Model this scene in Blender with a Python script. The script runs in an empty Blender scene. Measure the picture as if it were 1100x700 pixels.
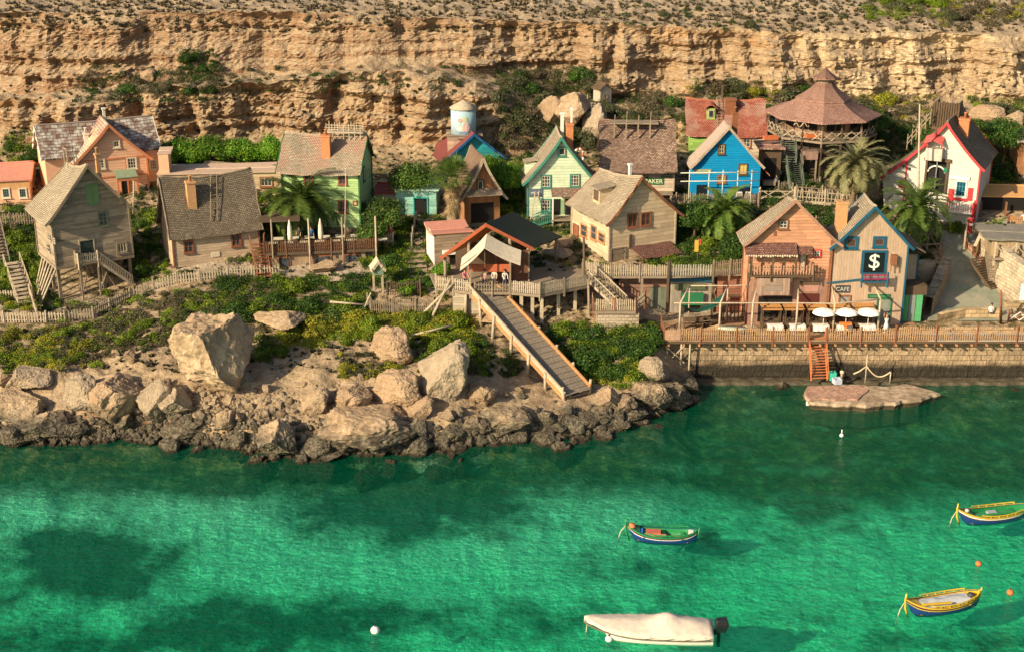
import bpy, bmesh, math, random
import numpy as np
from mathutils import Vector, Matrix, noise as mnoise
from mathutils.bvhtree import BVHTree
R = math.radians
random.seed(7)
rng = np.random.default_rng(7)
scene = bpy.context.scene
COL = scene.collection

# ------------------------------------------------------------------ camera, sky, sun, exposure
FPX, PITCH, CAMH = 1511.0, R(20.0), 50.0        # focal length in pixels of the 1100 px wide photograph
CT, ST = math.cos(PITCH), math.sin(PITCH)
cam_d = bpy.data.cameras.new('camera'); cam = bpy.data.objects.new('camera', cam_d); COL.objects.link(cam)
cam.location = (0, 0, CAMH); cam.rotation_euler = (R(90) - PITCH, 0, 0)
cam_d.sensor_width = 36; cam_d.lens = 36 * FPX / 1100; cam_d.clip_end = 9000; cam_d.clip_start = 1
scene.camera = cam
SUN_EL, SUN_A = 27.0, 40.0                       # height, and how far the sun stands in front of the facades
world = bpy.data.worlds.new('World'); scene.world = world; world.use_nodes = True
wn = world.node_tree.nodes; bg = wn['Background']
sky = wn.new('ShaderNodeTexSky'); sky.sky_type = 'NISHITA'; sky.sun_disc = False
sky.sun_elevation = R(SUN_EL); sky.sun_rotation = R(-(90 + SUN_A)); sky.dust_density = 2.5; sky.ozone_density = .6
world.node_tree.links.new(sky.outputs[0], bg.inputs[0]); bg.inputs[1].default_value = 0.08
sd = bpy.data.lights.new('sun', 'SUN'); sd.energy = 5.0; sd.angle = R(0.6); sd.color = (1.0, .82, .56)
sun = bpy.data.objects.new('sun', sd); COL.objects.link(sun)
svec = Vector((-math.cos(R(SUN_A)) * math.cos(R(SUN_EL)), -math.sin(R(SUN_A)) * math.cos(R(SUN_EL)), math.sin(R(SUN_EL))))
sun.rotation_euler = svec.to_track_quat('Z', 'Y').to_euler(); sun.location = svec * 200
vs = scene.view_settings
vs.view_transform = 'Standard'; vs.look = 'None'; vs.exposure = 0.6; vs.gamma = 1; vs.use_curve_mapping = False
scene.cycles.max_bounces = 6; scene.cycles.transparent_max_bounces = 8

# ------------------------------------------------------------------ pixel <-> place
CAM = Vector((0, 0, CAMH))
def ray(u, v):
    y = (350 - v) / FPX
    return Vector(((u - 550) / FPX, CT + y * ST, -ST + y * CT))
def P(u, v, z): d = ray(u, v); return CAM + d * ((z - CAMH) / d.z)
def PY(u, v, Y): d = ray(u, v); return CAM + d * (Y / d.y)
def V(v, z): p = P(550, v, z); return (p.y, z)
def VY(v, Y): p = PY(550, v, Y); return (Y, p.z)
def U(u, Y, z): return (u - 550) / FPX * (Y * CT + (CAMH - z) * ST)

# ------------------------------------------------------------------ noise
_perm = np.random.default_rng(3).permutation(256); _perm = np.concatenate([_perm, _perm, _perm])
_grad = np.random.default_rng(4).normal(size=(256, 3)); _grad /= np.linalg.norm(_grad, axis=1)[:, None]
def pn(p):
    p = np.asarray(p, float); i = np.floor(p).astype(int); f = p - i; i &= 255
    w = f * f * f * (f * (f * 6 - 15) + 10); r = 0
    for a in (0, 1):
        for b in (0, 1):
            for c in (0, 1):
                h = _perm[_perm[_perm[i[:, 0] + a] + i[:, 1] + b] + i[:, 2] + c]
                g = _grad[h]; d = f - (a, b, c)
                k = (w[:, 0] if a else 1 - w[:, 0]) * (w[:, 1] if b else 1 - w[:, 1]) * (w[:, 2] if c else 1 - w[:, 2])
                r = r + k * (g * d).sum(1)
    return r
def fbm(p, o=4, lac=2.1, g=.5):
    p = np.asarray(p, float); r = 0; a = 1
    for k in range(o): r = r + a * pn(p + 17.3 * k); p = p * lac; a *= g
    return r

# ------------------------------------------------------------------ objects
def link(o, parent=None):
    COL.objects.link(o)
    if parent is not None: o.parent = parent
    return o
def tag(o, label=None, cat=None, group=None, kind=None):
    for k, x in (('label', label), ('category', cat), ('group', group), ('kind', kind)):
        if x: o[k] = x
    return o
def empty(name, loc, rz=0, label=None, cat=None, group=None):
    o = bpy.data.objects.new(name, None); o.empty_display_size = .3
    o.location = loc; o.rotation_euler = (0, 0, rz); link(o)
    return tag(o, label, cat, group)
def copy_tree(o, parent=None):
    c = o.copy(); COL.objects.link(c); c.parent = parent
    for ch in list(o.children): copy_tree(ch, c)
    return c

class MB:
    """collects shapes of one mesh"""
    def __init__(s): s.v = []; s.f = []; s.m = []; s.uv = {}; s.sm = []
    def add(s, vs_, fs, mi=0, uvs=None, smooth=False):
        n = len(s.v); s.v += [tuple(p) for p in vs_]
        for k, f in enumerate(fs):
            if uvs is not None: s.uv[len(s.f)] = [uvs[i] for i in f]
            s.f.append(tuple(i + n for i in f)); s.m.append(mi); s.sm.append(smooth)
        return s
    def hexa(s, b, t, mi=0):
        s.add(list(b) + list(t), [(3, 2, 1, 0), (4, 5, 6, 7), (0, 1, 5, 4), (1, 2, 6, 5), (2, 3, 7, 6), (3, 0, 4, 7)], mi); return s
    def box(s, x0, x1, y0, y1, z0, z1, mi=0):
        return s.hexa([(x0, y0, z0), (x1, y0, z0), (x1, y1, z0), (x0, y1, z0)], [(x0, y0, z1), (x1, y0, z1), (x1, y1, z1), (x0, y1, z1)], mi)
    def beam(s, p, q, w, h=None, mi=0, up=(0, 0, 1)):
        p = Vector(p); q = Vector(q); h = h or w; d = (q - p)
        if d.length < 1e-6: return s
        d.normalize(); up = Vector(up)
        if abs(d.dot(up)) > .98: up = Vector((0, 1, 0))
        x = d.cross(up).normalized(); y = x.cross(d).normalized(); x *= w / 2; y *= h / 2
        return s.hexa([p - x - y, p + x - y, p + x + y, p - x + y][::-1], [q - x - y, q + x - y, q + x + y, q - x + y][::-1], mi)
    def tube(s, pts, rs, n=7, mi=0, cap=True, smooth=True):
        pts = [Vector(p) for p in pts]
        if not hasattr(rs, '__len__'): rs = [rs] * len(pts)
        ring = []; o = []
        for i, p in enumerate(pts):
            d = (pts[min(i + 1, len(pts) - 1)] - pts[max(i - 1, 0)]).normalized()
            a = Vector((0, 0, 1)) if abs(d.z) < .9 else Vector((1, 0, 0))
            x = d.cross(a).normalized(); y = d.cross(x).normalized()
            for k in range(n):
                t = 2 * math.pi * k / n; o.append(p + (x * math.cos(t) + y * math.sin(t)) * rs[i])
        fs = [(i * n + k, i * n + (k + 1) % n, (i + 1) * n + (k + 1) % n, (i + 1) * n + k) for i in range(len(pts) - 1) for k in range(n)]
        s.add(o, fs, mi, smooth=smooth)
        if cap:
            m = len(s.v) - len(o)
            s.f.append(tuple(m + k for k in range(n))[::-1]); s.m.append(mi); s.sm.append(False)
            e = m + (len(pts) - 1) * n
            s.f.append(tuple(e + k for k in range(n))); s.m.append(mi); s.sm.append(False)
        return s
    def grid(s, fn, nx, ny, mi=0, uvf=None, smooth=False, flip=False):
        vs_ = [fn(i / nx, j / ny) for j in range(ny + 1) for i in range(nx + 1)]
        uvs = [uvf(i / nx, j / ny) for j in range(ny + 1) for i in range(nx + 1)] if uvf else None
        fs = []
        for j in range(ny):
            for i in range(nx):
                a = j * (nx + 1) + i; q = (a, a + 1, a + nx + 2, a + nx + 1)
                fs.append(q[::-1] if flip else q)
        return s.add(vs_, fs, mi, uvs, smooth)
    def slab(s, top, nx, ny, th, mi=0, uvf=None):
        """a closed sheet: top surface fn(i,j), dropped by th"""
        t = [[Vector(top(i / nx, j / ny)) for i in range(nx + 1)] for j in range(ny + 1)]
        W = nx + 1; vs_ = [p for r in t for p in r]; n = len(vs_)
        uvs = [uvf(i / nx, j / ny) for j in range(ny + 1) for i in range(nx + 1)] if uvf else [(0, 0)] * n
        vs_ += [p - Vector((0, 0, th)) for p in vs_]; uvs = uvs + uvs
        fs = []
        for j in range(ny):
            for i in range(nx):
                a = j * W + i; q = (a, a + 1, a + W + 1, a + W); fs.append(q); fs.append(tuple(k + n for k in q[::-1]))
        for i in range(nx):
            a = i; fs.append((a + 1, a, a + n, a + 1 + n)); a = ny * W + i; fs.append((a, a + 1, a + 1 + n, a + n))
        for j in range(ny):
            a = j * W; fs.append((a, a + W, a + W + n, a + n)); a = j * W + nx; fs.append((a + W, a, a + n, a + W + n))
        return s.add(vs_, fs, mi, uvs)
    def lathe(s, prof, n=16, c=(0, 0, 0), mi=0, smooth=True):
        o = [(c[0] + r * math.cos(2 * math.pi * k / n), c[1] + r * math.sin(2 * math.pi * k / n), c[2] + z) for r, z in prof for k in range(n)]
        fs = [(i * n + k, i * n + (k + 1) % n, (i + 1) * n + (k + 1) % n, (i + 1) * n + k) for i in range(len(prof) - 1) for k in range(n)]
        return s.add(o, fs, mi, smooth=smooth)
    def prism(s, poly, f, th, mi=0):
        """poly in 2D mapped by f(a, b, depth)"""
        n = len(poly); a = [f(x, y, 0) for x, y in poly]; b = [f(x, y, th) for x, y in poly]
        return s.add(a + b, [tuple(range(n)), tuple(range(2 * n - 1, n - 1, -1))] + [(i, i + n, (i + 1) % n + n, (i + 1) % n) for i in range(n)], mi)
    def build(s, name, mat, parent=None, fix=True):
        me = bpy.data.meshes.new(name); me.from_pydata(s.v, [], s.f)
        mats = mat if isinstance(mat, (list, tuple)) else [mat]
        for m in mats: me.materials.append(m)
        me.polygons.foreach_set('material_index', s.m); me.polygons.foreach_set('use_smooth', s.sm)
        if s.uv:
            l = me.uv_layers.new(name='UVMap'); dat = np.zeros((len(me.loops), 2), np.float32)
            for k, p in enumerate(me.polygons):
                if k in s.uv: dat[p.loop_start:p.loop_start + p.loop_total] = s.uv[k]
            l.data.foreach_set('uv', dat.ravel())
        me.update()
        if fix and len(s.f) < 60000:
            bm = bmesh.new(); bm.from_mesh(me); bmesh.ops.recalc_face_normals(bm, faces=bm.faces); bm.to_mesh(me); bm.free()
        return link(bpy.data.objects.new(name, me), parent)

# ------------------------------------------------------------------ materials
MC = {}
class NT:
    def __init__(s, name, rough=.8):
        m = bpy.data.materials.new(name); m.use_nodes = True; s.m = m; s.n = m.node_tree.nodes; s.l = m.node_tree.links
        s.b = s.n['Principled BSDF']; s.b.inputs['Roughness'].default_value = rough; s.out = s.n['Material Output']
        s.b.inputs['Specular IOR Level'].default_value = .25
    def N(s, t, **kw):
        n = s.n.new('ShaderNode' + t)
        for k, x in kw.items(): setattr(n, k, x)
        return n
    def L(s, a, b): s.l.new(a, b)
    def val(s, inp, x):
        if hasattr(x, 'is_output') or isinstance(x, bpy.types.NodeSocket): s.l.new(x, inp)
        else: inp.default_value = x
    def co(s, kind='Object'): return s.N('TexCoord').outputs[kind]
    def math(s, op, a, b=0, clamp=False):
        n = s.N('Math', operation=op, use_clamp=clamp); s.val(n.inputs[0], a); s.val(n.inputs[1], b); return n.outputs[0]
    def mapr(s, x, a, b, c=0, d=1):
        n = s.N('MapRange'); s.val(n.inputs[0], x)
        for i, q in enumerate((a, b, c, d)): s.val(n.inputs[i + 1], q)
        return n.outputs[0]
    def noise(s, co, scale, detail=4, rough=.55, dist=0, col=False):
        n = s.N('TexNoise'); s.val(n.inputs['Vector'], co); n.inputs['Scale'].default_value = scale
        n.inputs['Detail'].default_value = detail; n.inputs['Roughness'].default_value = rough; n.inputs['Distortion'].default_value = dist
        return n.outputs[1 if col else 0]
    def scale(s, co, v):
        n = s.N('Mapping'); s.val(n.inputs['Vector'], co); n.inputs['Scale'].default_value = v; return n.outputs[0]
    def mix(s, f, a, b, blend='MIX'):
        n = s.N('Mix', data_type='RGBA', blend_type=blend); s.val(n.inputs[0], f)
        for i, x in ((6, a), (7, b)):
            if isinstance(x, (tuple, list)): n.inputs[i].default_value = (*x[:3], 1)
            else: s.val(n.inputs[i], x)
        return n.outputs[2]
    def ramp(s, x, stops):
        n = s.N('ValToRGB'); s.val(n.inputs[0], x); e = n.color_ramp.elements
        while len(e) < len(stops): e.new(.5)
        for q, (p, c) in zip(e, stops): q.position = p; q.color = (*c, 1)
        return n.outputs[0]
    def bump(s, h, strength=.4, dist=.05):
        n = s.N('Bump'); n.inputs['Strength'].default_value = strength; n.inputs['Distance'].default_value = dist
        s.val(n.inputs['Height'], h); s.L(n.outputs[0], s.b.inputs['Normal']); return n.outputs[0]
    def col(s, c): s.val(s.b.inputs['Base Color'], c); return s
def mul(c, k): return tuple(min(1, x * k) for x in c)

def siding(name, c, board=.24, axis='z', vary=.3, dirt=.35, dcol=(.16, .115, .075), rough=.85, cut=.5):
    if name in MC: return MC[name]
    t = NT(name, rough); co = t.co(); sp = t.N('SeparateXYZ'); t.L(co, sp.inputs[0])
    if axis == 'z': a = sp.outputs[2]; st = (1, 1, 9); b_ = t.math('ADD', sp.outputs[0], sp.outputs[1])
    else: a = t.math('ADD', sp.outputs[0], t.math('MULTIPLY', sp.outputs[1], .999)); st = (7, 7, 1); b_ = sp.outputs[2]
    q = t.math('DIVIDE', a, board); fr = t.math('FRACT', q); fl = t.math('FLOOR', q)
    off = t.N('TexWhiteNoise', noise_dimensions='1D'); t.L(fl, off.inputs['W'])
    # boards of different length
    bl = t.math('FLOOR', t.math('ADD', t.math('DIVIDE', b_, 2.1), t.math('MULTIPLY', off.outputs[0], 7)))
    cm = t.N('CombineXYZ'); t.L(fl, cm.inputs[0]); t.L(bl, cm.inputs[1])
    wn_ = t.N('TexWhiteNoise', noise_dimensions='3D'); t.L(cm.outputs[0], wn_.inputs['Vector'])
    v = t.mapr(wn_.outputs[0], 0, 1, 1 - vary, 1 + vary * .35)
    g = t.noise(t.scale(co, st), 1.4, 5, .65)
    k = t.math('MULTIPLY', v, t.mapr(g, .25, .75, .75, 1.12))
    base = t.mix(1, c, t.mix(0, (1, 1, 1), (1, 1, 1)), 'MULTIPLY')
    n = t.N('VectorMath', operation='SCALE'); n.inputs[0].default_value = c; t.L(k, n.inputs['Scale'])
    d = t.noise(co, .9, 6, .62); dm = t.mapr(d, .5, .72, 0, dirt)
    cc = t.mix(dm, n.outputs[0], dcol)
    line = t.math('GREATER_THAN', fr, .9)
    cc = t.mix(t.math('MULTIPLY', line, cut), cc, mul(c, .25))
    t.col(cc); t.bump(t.math('SUBTRACT', t.math('MULTIPLY', g, .25), fr), .7, .05)
    MC[name] = t.m; return t.m
def shingle(name, cols, w=.34, h=.26, moss=(.2, .2, .2), mossf=0., rough=.9, patch=None):
    if name in MC: return MC[name]
    t = NT(name, rough); uv = t.co('UV')
    nz = t.noise(uv, 2.2, 2, .5, 0, True); w1 = t.N('VectorMath', operation='SCALE'); t.L(nz, w1.inputs[0]); w1.inputs['Scale'].default_value = .10
    ad = t.N('VectorMath', operation='ADD'); t.L(uv, ad.inputs[0]); t.L(w1.outputs[0], ad.inputs[1])
    br = t.N('TexBrick'); t.L(ad.outputs[0], br.inputs['Vector']); br.inputs['Scale'].default_value = 1
    br.inputs['Brick Width'].default_value = w; br.inputs['Row Height'].default_value = h
    br.inputs['Color1'].default_value = (0, 0, 0, 1); br.inputs['Color2'].default_value = (1, 1, 1, 1); br.inputs['Mortar'].default_value = (.5, .5, .5, 1)
    br.inputs['Mortar Size'].default_value = .028; br.inputs['Bias'].default_value = 0
    c = t.ramp(br.outputs[0], [(i / (len(cols) - 1) * .98 + .01, x) for i, x in enumerate(cols)])
    big = t.noise(uv, .45, 5, .6)
    c = t.mix(t.mapr(big, .35, .7, 0, .55), c, mul(cols[0], .62))
    if patch: c = t.mix(t.mapr(t.noise(uv, .33, 4, .6), .48, .62, 0, .9), c, patch)
    if mossf: c = t.mix(t.mapr(t.noise(uv, 1.1, 5, .6), .45, .65, 0, mossf), c, moss)
    c = t.mix(t.math('MULTIPLY', br.outputs[1], .8), c, mul(cols[0], .25)); t.col(c)
    sp = t.N('SeparateXYZ'); t.L(ad.outputs[0], sp.inputs[0]); fr = t.math('FRACT', t.math('DIVIDE', sp.outputs[1], h))
    hh = t.math('ADD', t.math('ADD', fr, t.math('MULTIPLY', br.outputs[0], .5)), t.math('MULTIPLY', br.outputs[1], -1.2))
    t.bump(hh, .8, .07)
    MC[name] = t.m; return t.m
def wood(name, c, rough=.85, vary=.45):
    if name in MC: return MC[name]
    t = NT(name, rough); co = t.co()
    g = t.noise(co, 6, 5, .7); g2 = t.noise(co, .8, 3)
    cc = t.mix(t.mapr(g, .3, .7, 0, 1), mul(c, 1 - vary), mul(c, 1 + vary * .5)); cc = t.mix(t.mapr(g2, .4, .65, 0, .35), cc, mul(c, .5)); t.col(cc)
    t.bump(g, .5, .03); MC[name] = t.m; return t.m
def plain(name, c, rough=.7, vary=.12, metal=0, spec=None):
    if name in MC: return MC[name]
    t = NT(name, rough); g = t.noise(t.co(), 3, 5, .6)
    t.col(t.mix(t.mapr(g, .3, .7), mul(c, 1 - vary), mul(c, 1 + vary))); t.b.inputs['Metallic'].default_value = metal
    if spec is not None: t.b.inputs['Specular IOR Level'].default_value = spec
    MC[name] = t.m; return t.m
def leafmat(name, c1, c2, c3=None, rough=.55, clump=.9):
    if name in MC: return MC[name]
    t = NT(name, rough); co = t.co('Object'); oi = t.N('ObjectInfo')
    a = t.noise(co, clump, 3, .6); b = t.noise(co, 7, 2, .5)
    c = t.mix(t.mapr(a, .38, .62), c1, c2)
    if c3: c = t.mix(t.mapr(b, .52, .68), c, c3)
    rv = t.mapr(oi.outputs['Random'], 0, 1, .75, 1.25)
    n = t.N('VectorMath', operation='SCALE'); t.L(c, n.inputs[0]); t.L(rv, n.inputs['Scale'])
    t.col(n.outputs[0])
    tr = t.N('BsdfTranslucent'); t.L(n.outputs[0], tr.inputs[0]); mx = t.N('MixShader'); mx.inputs[0].default_value = .3
    t.L(t.b.outputs[0], mx.inputs[1]); t.L(tr.outputs[0], mx.inputs[2]); t.L(mx.outputs[0], t.out.inputs[0])
    MC[name] = t.m; return t.m
def stonewall(name, c, w=.9, h=.42, mortar=.5, axis=None, algae=False, rough=.9, warp=.12, mcol=None, world_z=0):
    if name in MC: return MC[name]
    t = NT(name, rough); co = t.co(); sp = t.N('SeparateXYZ'); t.L(co, sp.inputs[0])
    cm = t.N('CombineXYZ'); t.L(t.math('ADD', sp.outputs[0], sp.outputs[1]), cm.inputs[0]); t.L(sp.outputs[2], cm.inputs[1])
    nz = t.noise(co, 1.6, 3, .5, 0, True); sc = t.N('VectorMath', operation='SCALE'); t.L(nz, sc.inputs[0]); sc.inputs['Scale'].default_value = warp
    ad = t.N('VectorMath', operation='ADD'); t.L(cm.outputs[0], ad.inputs[0]); t.L(sc.outputs[0], ad.inputs[1])
    br = t.N('TexBrick'); t.L(ad.outputs[0], br.inputs['Vector']); br.inputs['Scale'].default_value = 1; br.inputs['Brick Width'].default_value = w
    br.inputs['Row Height'].default_value = h; br.inputs['Mortar Size'].default_value = .03; br.inputs['Mortar Smooth'].default_value = .4
    br.inputs['Color1'].default_value = (*mul(c, .72), 1); br.inputs['Color2'].default_value = (*mul(c, 1.15), 1); br.inputs['Mortar'].default_value = (*(mcol or mul(c, .4)), 1)
    g = t.noise(co, 1.1, 6, .65); cc = t.mix(t.mapr(g, .45, .7, 0, .6), br.outputs[0], mul(c, .45))
    cc = t.mix(t.mapr(t.noise(co, .35, 4), .5, .65, 0, .5), cc, mul(c, 1.25))
    if algae:
        zz = t.math('ADD', sp.outputs[2], t.math('MULTIPLY', t.noise(t.scale(co, (.22, .22, 1)), .8, 5, .6), 2.4))
        cc = t.mix(t.mapr(zz, 3.3, 2.6, 0, .93), cc, (.013, .013, .010))
    t.col(cc); t.bump(t.math('ADD', t.math('MULTIPLY', br.outputs[1], -1), t.noise(co, 5, 5, .7)), .7, .06)
    MC[name] = t.m; return t.m
def glass(name='window_glass', c=(.03, .035, .04)):
    if name in MC: return MC[name]
    t = NT(name, .12); t.b.inputs['Specular IOR Level'].default_value = .6
    t.col(t.mix(t.mapr(t.noise(t.co(), 2.2, 2), .4, .6), c, mul(c, 2.2))); MC[name] = t.m; return t.m
# ------------------------------------------------------------------ land
def interp(pts, u):
    us = [p[0] for p in pts]
    return np.interp(u, us, [p[1][0] for p in pts]), np.interp(u, us, [p[1][1] for p in pts])
UL, UR = -380, 1480
def row(*pts):
    pts = [(p[0], p[1]) for p in pts]
    return [(UL, pts[0][1])] + pts + [(UR, pts[-1][1])]
# rows of surveyed points front to back: (amplitude of displacement, mask veg, mask path, rows until next, points (u, (Y, z)))
ROWS = [
 (.0, 0, 0, 2, row((0, (-60, -12)), )),
 (.0, 0, 0, 60, row((0, (55, -5)), )),
 (.3, 0, 0, 20, row((0, (80, -3.8)), )),
 (.35, 0, 0, 24, row((0, (104, -1.5)), (700, (108, -1.6)), (760, (114, -2.4)), (1100, (114, -2.4)))),
 (.35, 0, 0, 12, row((0, V(470, 0)), (60, V(474, 0)), (120, V(468, 0)), (200, V(473, 0)), (300, V(490, 0)), (400, V(488, 0)), (480, V(482, 0)), (560, V(472, 0)), (650, V(462, 0)), (720, V(438, 0)), (745, V(418, -.4)), (775, (122.4, -.6)), (1040, (122.4, -.6)), (1100, (122.2, -.6)))),
 (.35, .0, .0, 16, row((0, V(443, 1.5)), (100, V(445, 1.5)), (200, V(450, 1.5)), (300, V(465, 1.3)), (400, V(462, 1.3)), (500, V(455, 1.3)), (600, V(447, 1.2)), (700, V(425, 1.2)), (735, (121, .8)), (760, (124.3, .1)))),
 (.5, .35, .0, 30, row((0, V(398, 3.6)), (100, V(400, 3.5)), (200, V(405, 3.4)), (300, V(412, 3.2)), (400, V(400, 3.7)), (500, V(398, 3.7)), (550, V(408, 2.2)), (600, V(417, 1.2)), (640, V(415, 1.3)), (700, V(398, 2.5)), (735, (122.9, 2.4)), (760, (124.6, 3.9)))),
 (.1, .75, .0, 10, row((0, V(349, 5.2)), (110, V(346, 5.2)), (200, V(314, 6.6)), (300, V(308, 6.7)), (400, V(335, 5.6)), (470, V(338, 5.5)), (560, V(352, 4.8)), (640, V(356, 4.4)), (700, V(362, 4.4)), (735, (125, 4.1)), (1100, (126, 4.1)))),
 (.06, .3, .6, 8, row((0, V(330, 5.3)), (130, V(328, 5.3)), (200, V(288, 7.4)), (300, V(290, 7.3)), (400, V(300, 7.0)), (470, V(300, 7.2)), (560, V(297, 7.6)), (600, V(292, 7.8)), (650, (130.2, 6.5)), (720, (130.2, 4.15)), (985, (130, 4.15)), (1010, V(325, 4.6)), (1090, V(332, 4.4)), (1100, V(332, 4.4)))),
 (.1, .6, .3, 20, row((0, V(316, 5.6)), (150, V(316, 5.6)), (200, V(275, 8.0)), (300, V(272, 8.1)), (500, V(270, 8.2)), (600, V(268, 8.2)), (650, (131.0, 8.0)), (795, (131.0, 8.0)), (815, (138, 7.2)), (970, (138, 7.2)), (1000, V(290, 6.3)), (1070, V(290, 6.3)), (1100, V(272, 8.2)))),
 (.12, .6, .3, 18, row((0, V(222, 10)), (100, V(222, 10)), (200, V(225, 10)), (300, V(240, 9.5)), (500, V(240, 9.5)), (600, V(235, 9.8)), (700, V(220, 10.5)), (800, V(215, 11)), (900, V(218, 10.8)), (950, V(238, 9.5)), (1050, V(238, 9.5)), (1100, V(236, 9.7)))),
 (.3, .8, .0, 18, row((0, V(180, 12)), (100, V(182, 12)), (200, V(190, 12)), (300, V(190, 12)), (450, V(185, 12.3)), (560, V(165, 13.4)), (700, V(150, 14.3)), (800, V(165, 13.5)), (900, V(175, 13)), (1000, V(170, 13.2)))),
 (.6, .5, .0, 42, row((0, VY(152, 160)), (100, VY(155, 160)), (250, VY(165, 160)), (420, VY(160, 161)), (540, VY(140, 160)), (620, VY(128, 162)))),
 (.6, .1, .0, 12, row((0, VY(110, 161.5)), (100, VY(101, 162)), (230, VY(93, 162)), (300, VY(88, 162)), (400, VY(77, 162.5)), (480, VY(81, 162.8)), (535, VY(92, 163.5)), (590, VY(118, 164)), (620, VY(120, 166)))),
 (.6, .3, .0, 60, row((0, VY(104, 168)), (100, VY(96, 168)), (230, VY(84, 168)), (300, VY(84, 169)), (400, VY(73, 169)), (480, VY(75, 171)), (540, VY(84, 172)), (640, VY(104, 172)), (900, VY(110, 172)))),
 (.4, .0, .3, 44, row((0, VY(13, 172.5)), (300, VY(14, 173.5)), (550, VY(21, 175)), (660, VY(28, 175.5)), (900, VY(33, 175.5)), (1100, VY(38, 175.5)))),
 (.35, .2, .5, 30, row((0, (195, 30.2)), (550, (195, 28.6)), (1100, (195, 27.2)))),
 (.5, .2, .5, 10, row((0, (300, 36)), )),
 (.0, .2, .4, 3, row((0, (900, 46)), )),
 (.0, .2, .4, 0, row((0, (6000, 60)), )),
]
us = np.arange(UL, UR + .1, 3.0); NU = len(us)
Ys, Zs, AMP, MV, MP, CL = [], [], [], [], [], []
for k in range(len(ROWS)):
    a0, v0, p0, n, pts = ROWS[k]; y0, z0 = interp(pts, us)
    if k == len(ROWS) - 1:
        Ys.append(y0); Zs.append(z0); AMP.append(a0); MV.append(v0); MP.append(p0); CL.append(np.zeros(NU)); break
    a1, v1, p1, _, pts1 = ROWS[k + 1]; y1, z1 = interp(pts1, us)
    steep = np.clip((np.abs(z1 - z0) / (np.abs(y1 - y0) + .01) - .7) / 1.2, 0, 1)
    for j in range(n):
        t = j / n
        Ys.append(y0 + (y1 - y0) * t); Zs.append(z0 + (z1 - z0) * t); AMP.append(a0 + (a1 - a0) * t)
        MV.append(v0 + (v1 - v0) * t); MP.append(p0 + (p1 - p0) * t); CL.append(steep * (1 if k in (12, 14) else .4) * min(1, 4 * t + .2, 4 * (1 - t) + .2))
Y = np.array(Ys); Z = np.array(Zs); NV_ = Y.shape[0]
AMP = np.repeat(np.array(AMP)[:, None], NU, 1); MV = np.repeat(np.array(MV)[:, None], NU, 1); MP = np.repeat(np.array(MP)[:, None], NU, 1); CL = np.array(CL)
X = (us[None, :] - 550) / FPX * (Y * CT + (CAMH - Z) * ST)
pt = np.stack([X, Y, Z], -1).reshape(-1, 3)
# buttresses, gullies and strata of the cliffs
cl = CL.ravel(); amp = AMP.ravel()
big = fbm(pt * (.075, .03, .02), 4) ; rid = 1 - 2 * np.abs(fbm(pt * (.2, .2, .07) + 5, 3))
strata = pn(np.stack([pt[:, 0] * .05, pt[:, 1] * .05, pt[:, 2] * 1.15 + .8 * fbm(pt * .07, 2)], -1))
strat2 = pn(np.stack([pt[:, 0] * .12, pt[:, 1] * .05, pt[:, 2] * 3.1], -1))
sm = fbm(pt * .55 + 3, 5, 2.1, .55)
sm2 = fbm(pt * .22 + 9, 4)
blk = fbm(pt * (.17, .1, .10) + 21, 2); blk = np.round(blk * 4) / 4 * .75 + blk * .25
blk2 = fbm(pt * (.5, .2, .35) + 31, 2); blk2 = np.round(blk2 * 4) / 4 * .7 + blk2 * .3
hi = 1 - 2 * np.abs(fbm(pt * (.9, .9, 1.1) + 3, 4, 2.2, .6))
dy = cl * (big * 6.0 - rid * .4 + strata * .7 + strat2 * .28 + blk * 2.3 + blk2 * 1.1 + sm * .4 + hi * .5 + .55 * np.tanh(6 * pn(np.stack([pt[:, 0] * .035, pt[:, 1] * 0, pt[:, 2] * .9 + .5 * fbm(pt * .05, 2)], -1))))
# deep gully shadows in the lower left cliff
gul = np.zeros(len(pt))
for gx, gz, w in ((-29.5, 0, 1.1), (-37, 0, .7), (-44, 0, .8), (-20.5, 0, .6), (-13, 0, .6), (-60, 0, 1.2), (30, 0, .8), (12, 0, .7)):
    gul += np.exp(-((pt[:, 0] - gx + 2.0 * pn(pt * (0, 0, .14) + gx)) / w) ** 2)
dy += cl * gul * 1.3
pt[:, 1] += dy
nonc = (1 - cl)
vill = np.where(amp < .2, .0, 1.)
slope_ = ((pt[:, 1] > 108) & (pt[:, 1] < 128)).astype(float)
pt[:, 2] += nonc * amp * (sm * 1.0 + sm2 * 1.4 * vill + slope_ * (1.1 - 2.2 * np.abs(fbm(pt * (.16, .10, .1) + 13, 3))) * vill)
pt[:, 1] += nonc * amp * sm * .6
plat = np.clip((pt[:, 1] - 176) / 8, 0, 1); pt[:, 2] += plat * (fbm(pt * (.25, .25, 0) + 2, 4) * .55)
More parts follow.
